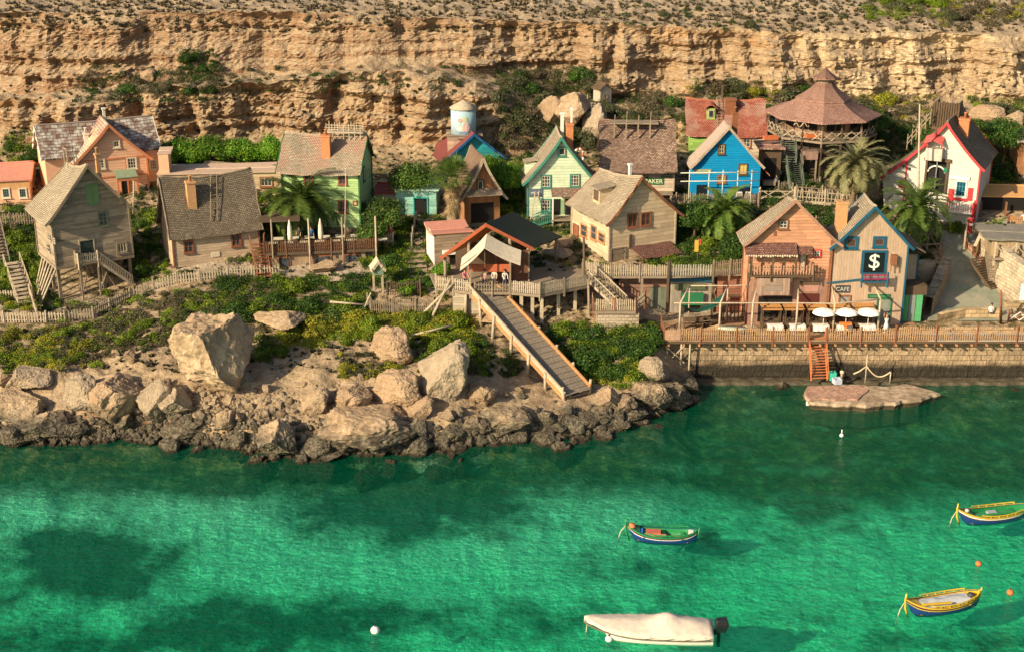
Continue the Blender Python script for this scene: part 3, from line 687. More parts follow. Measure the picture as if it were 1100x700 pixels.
for sg in (-1, 1):
    m.slab(lambda i, j: (ac + sg * (aw + .45) * (j if sg < 0 else j) , -1.75 + (i if sg < 0 else 1 - i) * 5.2, zt + .15 - (zt - ze) * 1.12 * j ** .9 + .05 * mnoise.noise((j * 3, i * 4, sg))), 10, 8, .13, uvf=lambda i, j: (i * 5, -j * 6))
gr = m.build('gable_roof', shingle('pale_patched_shingles', [(.40, .33, .26), (.52, .46, .38), (.62, .57, .48)], .5, .3, patch=(.38, .18, .13)), B.root)
m = MB()
for sg in (-1, 1):
    ps = [Vector((ac + sg * (aw + .45) * j / 6, -1.8, zt + .02 - (zt - ze) * 1.12 * (j / 6) ** .9)) for j in range(7)]
    for p, q in zip(ps, ps[1:]): m.beam(p, q, .07, .28)
m.build('bargeboard', M_PTRIM, gr)
def bw(u0, v0, u1, v1, **k):
    # openings on the gable's own face, 1.3 m before the wall
    o = B.O; B.O = o - B.ey * 1.3; r = B.rect('F', u0, v0, u1, v1); B.O = o
    win = B.window('F', *[r[i] for i in (0, 2, 1, 3)], FR, px=False, **k); win.location = (0, -1.3, 0); return win
bw(136, 169, 147, 182, nx=3, ny=3); bw(104, 171, 113, 182, nx=2, ny=3)
bw(121, 151, 129, 159, nx=2, ny=2)
B.window('F', 160, 171, 169, 183, FR, 3, 3); B.window('F', 161, 194, 169, 205, FR, 3, 3)
m = MB(); zz = [B.loc('F', 120, v)[1] for v in (168, 187, 192)]
for z_ in zz[:2]: m.box(ac - aw - .02, ac + aw + .02, -1.36, -1.302, z_ - .09, z_ + .09)
for k in (-1, -.4, .4, 1): m.box(ac + k * (aw - .1) - .08, ac + k * (aw - .1) + .08, -1.35, -1.302, 0, zz[0] - .1)
m.build('timber_band', M_PTRIM, B.root)
p0 = B.at_plane(123, 186, 1.9); p1 = B.at_plane(146, 186, 1.9)
m = MB(); m.slab(lambda i, j: (p0.x + (p1.x - p0.x) * i, -1.3 - (1 - j) * 1.7, p0.z - .35 + j * .5), 4, 3, .1); pr = m.build('porch', plain('sage_green_roof', (.20, .26, .17)), B.root)
m = MB()
for xx in (p0.x + .1, p1.x - .1): m.box(xx - .09, xx + .09, -2.9, -2.72, 0, p0.z - .45)
m.box(p0.x, p1.x, -2.95, -2.75, p0.z - .75, p0.z - .47)
m.build('post', M_PTRIM, pr)
r = (p0.x + .6, p0.x + 1.5); d_ = B.door('F', r[0] + B.w / 2, .02, r[1] + B.w / 2, 2.2, M_PTRIM, dark=True, px=False); d_.location = (0, -1.3, 0)
m = MB(); zb = B.loc('L', 40, 172)[1]
B.window('L', B.d * .5 - .5, B.h + .2, B.d * .5 + .5, B.h + 2.0, plain('white_trim', (.62, .58, .5)), 1, 1, px=False, pane=plain('orange_board', (.62, .28, .05)), label='narrow orange boarded attic opening')
B.chimney(111, 116, B.d * .5, .28, plain('white_trim', (.62, .58, .5)), base=B.h + .5, pot=False)
o, p = B.chimney(92, 143, 1.2, .5, plain('white_trim', (.62, .58, .5)), base=B.h, pot=True)
# spiral of iron railing before the door
fence('iron_railing', 'dark iron railing beside the peach house door', [P(146, 206, 10.8), P(158, 209, 10.6), P(166, 217, 10.2)], 1.0, .2, .03, IRON, IRON)

# the weathered house on stilts
C = House('stilt_house', 'tall weathered grey wooden house standing on timber stilts with a green shuttered attic', 'house', (61, 287), 8.9, 33, 144, 6.2, 232, 181,
          M_GREYWOOD, R_PALE, ridge='y', over=(.75, .55), flare=.96, sag=.3, trim=WD, corner=WD, found=False, droop=1.3)
C.shutters('F', 92, 198, 106, 221, plain('faded_green_shutter', (.16, .25, .11), .8))
m = MB(); r = C.rect('F', 91, 197, 107, 222)
C.window('F', 105, 227, 116, 243, wood('grey_green_frame', (.20, .22, .14)), 2, 3, pane=GLASS, sash=wood('grey_green_frame', (.20, .22, .14)))
C.window('F', 125, 260, 137, 272, WD, 3, 1, pane=wood('board_pane', (.2, .16, .1)), label='boarded up window')
C.door('F', 85, 257, 102, 278, WDL, leaf=plain('dark_green_leaf', (.03, .05, .04)))
for (u0, v0, u1, v1) in ((50, 233, 54, 240), (52, 252, 55, 259), (58, 256, 60, 262), (51, 262, 54, 271)): C.window('L', u0, v0, u1, v1, WD, 1, 2, fw=.06, sill=False)
# stilts, braces, balcony, stair
zg = 5.4 - C.O.z
st = None
for i, (x, y) in enumerate([(-.48, .3), (-.2, .3), (.1, .3), (.46, .3), (-.46, 3), (0, 3), (.46, 3), (-.46, 5.8), (.46, 5.8)]):
    xx = x * C.w; wp = C.root.matrix_basis @ Vector((xx, y, 0)); g = gz(wp.x, wp.y) - C.O.z
    m = MB(); m.box(xx - .14, xx + .14, y - .14, y + .14, g - .5, -.003); m.build('stilt', WD, C.root)
for i in range(6):
    m = MB(); y = .2 + i * .95; x = -C.w / 2 + .1; m.tube([(x - 2.2 + .18 * i, y - .7, zg + .1 + .05 * i), (x, y, .05)], .1, 6); m.build('prop', WDL, C.root)
m = MB()
for a, b in (((.15, .1, zg + .2), (1.6, .15, -.3)), ((1.9, .1, zg + .2), (.4, .22, -.3)), ((-1.5, .1, zg + .3), (-.6, .2, -.2))): m.beam(a, b, .1)
m.box(-C.w / 2 - .1, C.w / 2 + .1, -.1, C.d, -.3, -.02); m.build('floor_frame', WD, C.root)
m = MB(); b0 = C.at_plane(84, 279, 1.1); b1 = C.at_plane(106, 279, 1.1); zf = C.loc('F', 93, 279)[1]
m.box(b0.x, b1.x, -1.15, -.02, zf - .14, zf); bal = m.build('balcony', WD, C.root)
fence('x', '', [(b0.x, -.1, zf), (b0.x, -1.1, zf), (b1.x - .05, -1.1, zf)], .95, .2, .09, WDL, WDL, parent=bal, postsp=1.8)
e = C.at_plane(143, 306, 1.1); stairs('x', '', (e.x, -.6, max(e.z, zg)), (b1.x, -.6, zf), 1.0, mat=WDL, parent=bal, pick=True, sides=(-1, 1))
m = MB(); 
for x in (b0.x + .1, b1.x - .1): m.box(x - .07, x + .07, -1.1, -.96, zg - .4, zf - .15)
m.build('post', WD, bal)
# broken lookout frame on its ridge
m = MB(); rz_ = C.top
for x, y in ((-.7, 3.5), (.3, 3.6), (-.6, 4.8), (.35, 4.9)): m.beam((x, y, rz_ - .9), (x + random.uniform(-.1, .1), y, rz_ + 1.0), .09)
m.beam((-.75, 3.5, rz_ + .55), (.35, 3.6, rz_ + .6), .08); m.beam((-.65, 4.8, rz_ + .75), (.4, 4.9, rz_ + .7), .08); m.beam((-.7, 3.5, rz_ + .9), (-.6, 4.8, rz_ + .8), .08)
m.build('roof_lookout', WDL, C.root)
C.chimney(104, 165, 4.2, .4, OCHRE, base=C.h + 1.5)

# long beige sheds behind
E = House('long_beige_shed', 'long low beige shed with a flat roof behind the beige cottage', 'shed', (172, 206), 11.4, 6, 312, 4, 188, 184,
          M_BEIGE, plain('pale_flat_roof', (.5, .36, .27), .8), ridge='x', over=(.2, .2), sag=.05, jit=.01)
E.window('F', 279, 190, 293, 201, WDR, 3, 1); E.window('F', 232, 191, 240, 200, WDR, 2, 1)
E2 = House('peach_lean_to', 'small plain peach block standing against the right side of the peach house', 'shed', (172, 196), 12.4, 8, 183, 3, 166, 164, M_PEACH, plain('pale_flat_roof', (.5, .36, .27), .8), ridge='x', over=(.05, .05), sag=.0, jit=.0)

# beige cottage with steep grey roof
D = House('beige_cottage', 'beige boarded cottage with a steep sagging grey shingle roof and an ochre chimney', 'house', (188, 288), 7.5, 24, 280, 5.6, 250, 190,
          M_BEIGE, R_GREY, ridge='x', over=(.45, .35), sag=.45, corner=WDR, jit=.05, flare=.93, trim=WD)
D.window('F', 197, 258, 208, 272, WDR, 2, 2, sash=WDR); D.window('F', 248, 251, 259, 265, WDR, 2, 2, sash=WDR)
D.panel('notice_board', 'F', 227, 271, 236, 276, FR, 0, .06)
D.chimney(204, 195, 1.6, .85, OCHRE, base=D.h + .3); 
m = MB()
for k in range(7): m.beam((-.3 + .11 * k, D.d / 2 - 2.2 + k * .33, D.h + 1.1 + .62 * k), (.35 + .11 * k, D.d / 2 - 2.2 + k * .33, D.h + 1.1 + .62 * k), .06)
m.beam((-.35, D.d / 2 - 2.5, D.h + .7), (.42, D.d / 2 - .3, D.top - .1), .06); m.beam((.3, D.d / 2 - 2.5, D.h + .7), (1.05, D.d / 2 - .3, D.top - .1), .06); m.build('roof_ladder', WD, D.root)
stairs('wooden_steps', 'brown wooden steps rising between the beige cottage and the shaded terrace', P(284, 300, 7.0), P(276, 262, 9.2), 1.3, mat=WDR)

# green house
F = House('green_house', 'light green boarded house with a sagging pink shingle roof and dark green trim', 'house', (306, 243), 9.5, -5, 387, 7.2, 181, 143,
          M_GREEN, R_PINK, ridge='x', over=(.7, .45), sag=.35, corner=M_GREENTRIM, trim=M_GREENTRIM, jit=.06, flare=.92)
for r in ((326, 187, 337, 201), (363, 186, 373, 199), (363, 215, 374, 229)): F.window('F', *r, WDR, 2, 2, sash=WDR)
F.window('R', F.d * .32, F.h - 1.9, F.d * .32 + 1, F.h - .3, M_GREENTRIM, 2, 2, px=False); F.window('R', F.d * .35, .8, F.d * .35 + .8, 2.2, M_GREENTRIM, 2, 2, px=False)
F.window('F', 379, 216, 384, 221, WDR, 1, 1, pane=plain('yellow_sign', (.5, .25, .03)), sill=False)
F.chimney(350, 145, 1.7, .9, plain('orange_brick', (.50, .20, .09), .9), base=F.h + .6)
m = MB(); p0 = F.at_plane(352, 138, -F.d / 2); p1 = F.at_plane(388, 138, -F.d / 2); n = 7; zt = F.top
for i in range(n):
    x = p0.x + (p1.x - p0.x) * i / (n - 1)
    for y in (F.d / 2 - .6, F.d / 2 + .6): m.beam((x, y, zt - .5), (x + random.uniform(-.05, .05), y, zt + 1.25 - .15 * random.random()), .08)
for y in (F.d / 2 - .6, F.d / 2 + .6):
    for z_ in (.35, .8): m.beam((p0.x - .2, y, zt + z_), (p1.x + .2, y, zt + z_ - .05), .07)
m.box(p0.x - .3, p1.x + .3, F.d / 2 - .7, F.d / 2 + .7, zt + .22, zt + .3); m.build('roof_walk', WDL, F.root)
fence('flag_mast', 'thin pale mast standing before the green house', [P(370.5, 238, 9.2), P(371.2, 238, 9.2)], .1, 5, .01, WDL, WDL, cat='mast') if 0 else None
# ------------------------------------------------------------------ the middle of the village
M_MINT = siding('mint_boards', (.56, .66, .47), .3, vary=.15, dirt=.3); TEAL = plain('teal_trim', (.05, .20, .15), .6)
M_TAN = siding('tan_boards', (.60, .46, .30), .42, vary=.2, dirt=.3); M_CREAM = siding('cream_boards', (.52, .43, .32), .4, vary=.15, dirt=.25)
M_BLUE = siding('bright_blue_boards', (.0, .24, .50), .26, vary=.1, dirt=.08); BLUET = plain('deep_blue_paint', (.02, .10, .25), .6)
M_ORANGEW = siding('orange_brown_boards', (.42, .20, .09), .25, axis='x', vary=.3, dirt=.3)
WHITEP = plain('white_paint', (.72, .68, .6), .6)
# mint house
K = House('mint_house', 'mint green boarded house with teal trim, a pale roof and a porch', 'house', (567, 233), 10.0, 4, 636, 4.6, 193, 148, M_MINT, R_PALE, over=(.6, .5), sag=.2, corner=TEAL, trim=TEAL, flare=.88)
for r in ((581, 188, 592, 202), (612, 187, 623, 201), (581, 214, 592, 228)): K.window('F', *r, TEAL, 3, 3)
K.window('F', 599, 158, 608, 168, TEAL, 1, 1)
sg = K.panel('sign_board', 'F', 568.5, 203, 583, 211.5, plain('slate_sign', (.10, .13, .17)), 0, .07); 
m = MB(); a = K.rect('F', 570, 205, 581, 209); K.fbox(m, 'F', a[0], a[1], a[2] + .1, a[2] + .28, .07, .09); m.build('sign_band', plain('sign_grey', (.35, .37, .38)), sg)
p0 = K.at_plane(593, 204, 1.6); p1 = K.at_plane(640, 204, 1.6); zt = K.loc('F', 600, 201)[1]
m = MB(); m.slab(lambda i, j: (p0.x + (p1.x - p0.x) * i, -1.7 + 1.69 * j, zt - .55 + .5 * j), 6, 3, .1, uvf=lambda i, j: (i * 5, j * 2)); pr = m.build('porch_roof', R_BROWN, K.root)
for x in (p0.x + .1, (p0.x + p1.x) / 2, p1.x - .1): m = MB(); m.box(x - .07, x + .07, -1.65, -1.5, -.8, zt - .66); m.build('post', WHITEP, pr)
m = MB(); m.box(p0.x, p1.x, -1.7, -.01, -.1, .05); m.build('porch_floor', WD, pr)
K.panel('doorway', 'F', 594, 214, 602, 231, DARK, .0, .04); K.panel('doorway', 'F', 607, 214, 617, 231, DARK, .0, .04); K.panel('door_leaf', 'F', 602.5, 215, 606, 230, plain('sage_door', (.25, .38, .2)), 0, .06)
K.chimney(612, 133, 2.4, .7, plain('orange_brick', (.50, .20, .09), .9), base=K.h + .4, pot=False); K.chimney(604, 121, 3.6, .32, WHITEP, base=K.h + 2, pot=False); K.chimney(614, 116, 3.9, .2, WHITEP, base=K.h + 2, pot=False)
m = MB(); m.box(-K.w / 2 - .1, -K.w / 2 + 1.0, 2.2, 3.4, K.h - .2, K.h + 1.3); dm = m.build('dormer', M_MINT, K.root); m = MB(); m.slab(lambda i, j: (-K.w / 2 - .3 + 1.6 * i, 2.0 + 1.6 * j, K.h + 1.35 + .25 * i), 4, 4, .08, uvf=lambda i, j: (i, j)); m.build('dormer_roof', R_PALE, dm)
m = MB(); q0 = K.at_plane(572, 236, 1.6); q1 = K.at_plane(577, 206, .15)
for k in (-.2, .2): m.beam((q0.x + k, q0.y, q0.z), (q1.x + k, q1.y, q1.z), .07)
for i in range(1, 11): t_ = i / 11; c = q0.lerp(q1, t_); m.beam((c.x - .2, c.y, c.z), (c.x + .2, c.y, c.z), .05)
tag(m.build('wooden_ladder', WDL), 'pale wooden ladder leaning on the mint house beside its sign', 'ladder').matrix_world = K.root.matrix_basis
stairs('green_stairs', 'short teal stair leading up to the porch of the mint house', K.root.matrix_basis @ Vector((K.at_plane(572, 234, .8).x, -1.1, -.6)), K.root.matrix_basis @ Vector((p0.x, -1.1, .05)), .9, mat=TEAL, pick=True)

# baker's house
L_ = House('baker_house', 'cream house under a huge sagging brown shingle roof, a green baker sign on its wall', 'house', (648, 205), 11.8, -2, 723, 8, 176, 129, M_CREAM, R_BROWN, ridge='x', over=(1.0, .5), sag=.45, flare=.9, corner=WDL, jit=.07)
for r in ((686, 179, 696, 191), (711, 178, 721, 190)): L_.window('F', *r, plain('moss_green_paint', (.10, .14, .05)), 2, 2)
L_.panel('shutter', 'F', 671, 181, 674, 190, WDR, 0, .08)
sg = L_.panel('sign_board', 'F', 690, 191.5, 713, 198.5, plain('sign_green', (.02, .13, .05)), 0, .07)
a = L_.rect('F', 691.5, 192, 712.5, 198); text_on('lettering', 'BAKER', ((a[0] + a[1]) / 2 - L_.w / 2, -.085, (a[2] + a[3]) / 2), (R(90), 0, 0), .66, plain('sign_cream', (.7, .7, .5)), sg, sx=1.0)
L_.panel('undercroft', 'F', 690, 205.2, 722, 214, DARK, -.3, .02) if 0 else None
m = MB(); m.box(-L_.w / 2 + .2, L_.w / 2 - .1, -1.3, -.01, -.12, .02); v_ = m.build('veranda', WD, L_.root)
for k in range(5): x = -L_.w / 2 + .3 + k * (L_.w - .6) / 4; m = MB(); m.box(x - .08, x + .08, -1.25, -1.1, -2.0, -.125); m.build('post', WDL, v_)
m = MB(); p0 = L_.at_plane(656, 131, -3.2); p1 = L_.at_plane(707, 131, -3.2)
m.box(p0.x, p1.x, 2.4, 4.2, p0.z - .1, p0.z + .02)
for i in range(4): x = p0.x + (p1.x - p0.x) * (i + .3) / 4; m.box(x - .07, x + .07, 2.4, 2.54, p0.z - 1.6, p0.z - .1); m.beam((x, 2.45, p0.z), (x + .05, 2.45, p0.z + .9 + .4 * (i % 2)), .09)
m.build('roof_platform', WD, L_.root)
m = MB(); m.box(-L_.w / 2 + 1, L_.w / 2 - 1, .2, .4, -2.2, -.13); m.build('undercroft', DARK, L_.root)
stones = 0
# tan house above the shops
M_ = House('tan_house', 'tan boarded house with a sunlit left wall and pale shingle roof above the shops', 'house', (654, 283), 8.2, 25, 723.5, 8.0, 236, 194, M_TAN, R_PALE, over=(.6, .45), sag=.3, corner=WDL, flare=.9, trim=WDR, jit=.05, droop=1.3, apex=-.14)
for r in ((673.5, 229, 685, 245), (688, 228, 699.5, 243)): M_.window('F', *r, WDR, 2, 2, sash=WDR, pane=plain('brown_pane', (.07, .045, .035), .3))
for r in ((624, 241, 631, 255), (635, 242, 641, 258), (643, 250, 650, 261)): M_.window('L', *r, WDO, 1, 2, fw=.09, sash=WDO)
M_.door('L', 616, 241, 622, 265, WDR, leaf=WDR)
M_.door('F', 655.5, 266, 672, 283, WD, leaf=wood('faded_door', (.26, .2, .13)))
M_.panel('drainpipe', 'F', 675.5, 252, 678, 267, WDD, 0, .12)
p0 = M_.at_plane(690, 277, 1.8); p1 = M_.at_plane(733, 269, 1.8); zt = M_.loc('F', 700, 262)[1]
m = MB(); m.slab(lambda i, j: (p0.x - .4 * j + (p1.x - p0.x) * i, -1.9 + 1.88 * j, zt - .75 + .75 * j + .04 * math.sin(i * 9)), 7, 4, .1, uvf=lambda i, j: (i * 5, j * 2)); aw_ = m.build('awning', shingle('red_brown_shingles', [(.16, .07, .055), (.24, .12, .09), (.32, .18, .14)], .23, .17), M_.root)
for x in (p0.x + .15, p1.x - .15): m = MB(); m.box(x - .06, x + .06, -1.8, -1.68, .02, zt - .85); m.build('post', WDD, aw_)
M_.panel('doorway', 'F', 688, 270, 713, 283, DARK, 0, .05)
m = MB(); x0 = -M_.w / 2 + .6; m.box(x0, x0 + 1.5, 3.3, 4.7, M_.h + .6, M_.h + 2.15); dm = m.build('dormer', M_TAN, M_.root)
m = MB(); m.slab(lambda i, j: (x0 - .25 + 2.3 * i, 3.1 + 1.8 * j, M_.h + 2.2 + .3 * i), 5, 5, .1, uvf=lambda i, j: (i * 2, j * 2)); m.build('dormer_roof', R_PALE, dm); m = MB(); m.box(x0 - .05, x0 - .002, 3.5, 4.5, M_.h + .9, M_.h + 2.0); m.build('window', WDD, dm)
M_.chimney(677, 176, 5.5, .28, WHITEP, base=M_.h + 2.4, pot=False)

# barn at the head of the slipway
fa, lf, rf, rb_ = PY(522, 240, 127), PY(473, 276, 126.6), PY(573, 266, 128.2), PY(552, 228, 133.2)
dv = rb_ - fa; rbk = PY(604, 254, 133.8); lbk = lf + dv
O_ = Vector((fa.x, fa.y, 7.95)); BN = empty('slipway_barn', O_, 0, 'open boathouse with dark green felt roof and orange underside above the slipway', 'boathouse')
q = lambda p: Vector(p) - O_
def lerp2(a, b, c, d, i, j): return (a * (1 - i) + b * i) * (1 - j) + (c * (1 - i) + d * i) * j
m = MB(); m.slab(lambda i, j: lerp2(q(fa), q(rf), q(rb_), q(rbk), i, j) + Vector((0, 0, -.12 * math.sin(math.pi * i))), 10, 8, .12); ro = m.build('roof', plain('dark_green_felt', (.028, .038, .028), .85, .25), BN)
m = MB(); m.slab(lambda i, j: lerp2(q(lf), q(fa), q(lbk), q(rb_), i, j) + Vector((0, 0, .02 - .1 * math.sin(math.pi * i))), 10, 8, .10); m.build('left_slope', plain('pale_felt', (.42, .38, .32), .9), ro)
m = MB(); m.slab(lambda i, j: lerp2(q(lf), q(fa), q(lbk), q(rb_), i, j) + Vector((0, .05, -.1 - .1 * math.sin(math.pi * i))), 10, 8, .05); m.build('underside', plain('orange_paint', (.62, .20, .05), .6), ro)
m = MB()
for a, b in ((lf, fa), (fa, rf)): m.beam(q(a) + Vector((0, -.06, -.16)), q(b) + Vector((0, -.06, -.16)), .08, .3)
m.build('bargeboard', plain('brick_red_paint', (.42, .11, .05), .7), ro)
m = MB(); zf = 0
for p in (lf + Vector((.4, .3, 0)), rf + Vector((-.5, .3, 0)), lbk + Vector((.5, 0, 0)), rbk + Vector((-.6, 0, 0)), (lf + fa) / 2 + Vector((.5, .3, 0)), (rf + fa) / 2 + Vector((0, .3, 0))):
    r_ = q(p); m = MB(); m.tube([(r_.x, r_.y, -.3), (r_.x + .05, r_.y, r_.z * .5), (r_.x, r_.y, r_.z - .15)], .16, 7); m.build('post', WD, BN)
m = MB(); m.box(q(fa).x + .8, q(rf).x - .3, 1.2, 1.4, .0, 3.0); m.build('screen_wall', siding('red_brown_boards', (.20, .09, .055), .2, axis='x'), BN)
m = MB(); a = q(PY(574, 268, 128.4)); b = q(PY(592, 270, 132)); m.box(a.x - .6, a.x - .45, .9, 5.2, 0, 2.9); m.build('side_wall', M_GREYWOOD, BN)
m = MB(); m.box(q(lf).x + 1.2, q(rf).x - .6, 5.0, 5.2, 0, 2.6); m.build('back_wall', WDD, BN)
# counter band and white canvas
b0 = PY(503, 284, 126.3); b1 = PY(547, 292, 126.3)
m = MB(); m.box(q(b0).x, q(b1).x, q(b0).y - .05, q(b0).y + .05, q(b1).z, q(b0).z); m.build('counter_beam', plain('brick_red_paint', (.42, .11, .05), .7), BN)
CV = plain('white_canvas', (.50, .43, .33), .8, .15); ra = PY(523, 251, 126.6); rbf = PY(520.5, 266.5, 125.0)
cvo = empty('canvas_awning', Vector((ra.x, ra.y, 8)), 0, 'white canvas awning pitched like a small tent over the boathouse counter', 'awning')
qq = lambda p: Vector(p) - Vector((ra.x, ra.y, 8))
m = MB(); m.slab(lambda i, j: lerp2(qq(PY(496, 277, 126.4)), qq(ra), qq(PY(494, 291, 124.6)), qq(rbf), i, 1 - j) + Vector((0, 0, -.15 * math.sin(3.1 * i))), 8, 5, .04); m.build('canvas', CV, cvo)
m = MB(); m.slab(lambda i, j: lerp2(qq(ra), qq(PY(560, 269, 126.4)), qq(rbf), qq(PY(559, 285, 124.6)), i, 1 - j) + Vector((0, 0, -.15 * math.sin(3.1 * i))), 8, 5, .04); m.build('canvas', CV, cvo)
for p in (PY(505, 283, 125.2), PY(548, 283, 125.2)): r_ = qq(p); m = MB(); m.box(r_.x - .08, r_.x + .08, r_.y - .08, r_.y + .08, -.2, r_.z + .3); m.build('pole', WD, cvo)
r_ = qq(rbf); m = MB(); m.beam((r_.x - 2.4, r_.y + .2, r_.z - 2), (r_.x, r_.y + .2, r_.z - .1), .07); m.beam((r_.x + 2.6, r_.y + .2, r_.z - 1.7), (r_.x, r_.y + .2, r_.z - .1), .07); m.box(r_.x - .05, r_.x + .05, r_.y + .15, r_.y + .25, r_.z - 1.9, r_.z - .1); m.build('frame', WDD, cvo)
# its deck
zd = 7.9; dk = empty('boathouse_deck', P(540, 312, zd), 0, 'raised timber deck round the boathouse on pale posts over the rocks', 'deck'); q = lambda p: Vector(p) - dk.location
poly = [P(468, 309, zd), P(505, 314, zd), P(548, 314, zd), P(580, 317, zd), P(632, 307, zd), P(626, 285, zd), P(600, 270, zd), P(500, 275, zd), P(462, 295, zd)]
m = MB(); n = len(poly); m.add([q(p) for p in poly] + [q(p) - Vector((0, 0, .25)) for p in poly], [tuple(range(n)), tuple(range(2 * n - 1, n - 1, -1))] + [(i, i + n, (i + 1) % n + n, (i + 1) % n) for i in range(n)]); m.build('planking', WD, dk)
front = [poly[0], poly[1]]; fence('x', '', [q(p) for p in front], 1.15, .2, .1, WDL, WDL, parent=dk, posth=.25)
fence('x', '', [q(poly[2]), q(poly[3]), q(poly[4])], 1.15, .2, .12, WDL, WD, parent=dk, posth=.1)
fence('x', '', [q(P(510, 314, zd)), q(poly[2])], .9, .25, .08, WD, WD, parent=dk)
for u, v in ((549, 316), (560, 317), (572, 318), (582, 318), (600, 314), (618, 311)):
    p = P(u, v - 3, zd); r_ = q(p); g = gz(p.x, p.y) - zd; m = MB(); m.box(r_.x - .16, r_.x + .16, r_.y - .1, r_.y + .22, min(g, -2.6) - .4, -.25); m.build('post', WDL, dk)
p0, p1 = P(486, 313, zd), P(512, 315, zd); m = MB(); m.box(q(p0).x, q(p1).x + .2, .15, 1.4, -4.2, -.26); m.build('skirt_wall', siding('cream_planks', (.50, .42, .30), .26), dk)
for (a, b) in (((462, 345), (484, 300)), ((446, 345), (492, 300))):
    pa = P(a[0], a[1], 5.2); pb = PY(b[0], b[1], 125.6); m = MB(); m.tube([q(pa), q(pb)], [.15, .12], 7); m.build('prop', WDL, dk)
# small hut left of the barn
H1 = House('ticket_hut', 'small flat roofed hut with a white side and brown front left of the boathouse', 'hut', (467, 285), 8.2, 14, 505, 4, 252, 249, siding('brown_planks', (.27, .20, .14), .3), plain('pink_flat_roof', (.50, .22, .16), .8), ridge='x', over=(.15, .15), sag=0, jit=.005, trim=plain('pink_fascia', (.5, .28, .18)))
H1.panel('side_panel', 'L', 0.02, .05, H1.d - .05, H1.h - .05, WHITEP, .0, .05, px=False); H1.panel('counter', 'F', 475, 268, 500, 272, WHITEP, 0, .5); H1.door('F', 482, 272, 492, 284, WDD, dark=True)
# slipway: ramp down to the rocks
ta, tb = PY(509, 308, 126.0), PY(523, 304, 126.6); ea, eb = PY(603, 424, 114.0), PY(638, 417, 115.0)
SL = empty('slipway', (ea + eb) / 2, 0, 'long steep timber slipway with orange side boards running down to the rocks', 'slipway'); q = lambda p: Vector(p) - SL.location
ctr0, ctr1 = (ta + tb) / 2, (ea + eb) / 2; ax = (ctr1 - ctr0); f_ = Vector((ax.x, ax.y, 0)).normalized(); sd_ = Vector((-f_.y, f_.x, 0)); W_ = 1.35
m = MB()
for k in range(9): o = sd_ * (-W_ + W_ * 2 * (k + .5) / 9); m.beam(q(ctr0) + o, q(ctr1) + o + ax * random.uniform(0, .01), .27, .09)
m.build('planks', wood('grey_planks', (.27, .225, .17), vary=.5), SL)
m = MB()
for k in range(22): c = ctr0 + ax * (k + .5) / 22; m.beam(q(c) - sd_ * W_ + Vector((0, 0, .07)), q(c) + sd_ * W_ + Vector((0, 0, .07)), .07, .05)
m.build('cleats', WD, SL)
for sg, mt in ((-1, WDL), (1, WDL)):
    m = MB(); m.beam(q(ctr0) + sd_ * sg * (W_ + .1) + Vector((0, 0, .12)), q(ctr1) + sd_ * sg * (W_ + .1) + Vector((0, 0, .12)), .12, .42); m.build('side_board', WDO if sg > 0 else WDL, SL)
m = MB(); m.beam(q(ctr0) - sd_ * (W_ + .3) + Vector((0, 0, .62)), q(ctr1) - sd_ * (W_ + .3) + Vector((0, 0, .55)), .13); m.build('side_rail', WDL, SL); m = MB(); m.beam(q(ctr0) - sd_ * (W_ + .18) + Vector((0, 0, -.3)), q(ctr1) - sd_ * (W_ + .18) + Vector((0, 0, -.3)), .05, .35); m.build('under_board', WDO, SL)
m = MB(); 
for k in (-.8, .8): m.beam(q(ctr0) + sd_ * k - Vector((0, 0, .3)), q(ctr1) + sd_ * k - Vector((0, 0, .3)), .2, .3)
m.build('bearer', WD, SL)
for t_, ex_ in ((.0, .5), (.14, .3), (.3, .3), (.48, .4), (.66, .5), (.82, .5), (.99, .7)):
    c = ctr0 + ax * t_
    for sg in (-1, 1):
        p = c + sd_ * sg * (W_ + .25); g = gz(p.x, p.y) - .4; lean_ = random.uniform(-.25, .25); m = MB(); m.tube([q((p.x + lean_, p.y + lean_ * .5, min(g, c.z - .5))), q((p.x, p.y, c.z + ex_))], [.17, .13], 7); m.build('post', WDL, SL)
    m = MB(); m.beam(q(c) - sd_ * (W_ + .2) - Vector((0, 0, .45)), q(c) + sd_ * (W_ + .2) - Vector((0, 0, .45)), .16, .2); m.build('crossbeam', WD, SL)

# far small ones: teal cabin, brown A-frame, blue gable with red roof, tank, sheds
T1 = House('teal_cabin', 'low pale teal cabin with a dark doorway behind the leafy tree', 'cabin', (426, 232), 9.8, -3, 469, 4, 205, 201, siding('teal_boards', (.25, .50, .42), .26), plain('pale_teal_roof', (.35, .5, .45)), ridge='x', over=(.15, .15), sag=.02)
T1.door('F', 444, 212, 460, 231, plain('bright_teal', (.03, .35, .28)), dark=True)
T2 = House('brown_hut', 'brown A-frame hut with a curved pale edged roof behind the shaggy palm', 'hut', (500, 240), 9.8, 14, 537, 5, 207, 170, M_ORANGEW, wood('brown_roof_boards', (.20, .13, .09)), over=(.7, .5), flare=.8, trim=WDL, sag=.15)
T2.window('F', 512, 193, 520, 206, WDD, 1, 1, sill=False); T2.panel('doorway', 'F', 506, 218, 530, 239, DARK, 0, .04); m = MB(); m.slab(lambda i, j: (-T2.w / 2 + T2.w * i, -1.4 + 1.39 * j, 3.2 + .4 * j), 4, 2, .08); m.build('awning', WD, T2.root)
T3 = House('blue_gable_house', 'turquoise gabled house with deep blue edge and dark red roof under the cliff', 'house', (480, 180), 12.6, 18, 536, 6, 170, 146, siding('turquoise_boards', (.03, .38, .42), .28), plain('maroon_roof', (.17, .05, .045), .7), over=(.7, .5), flare=1.0, trim=BLUET, sag=.05)
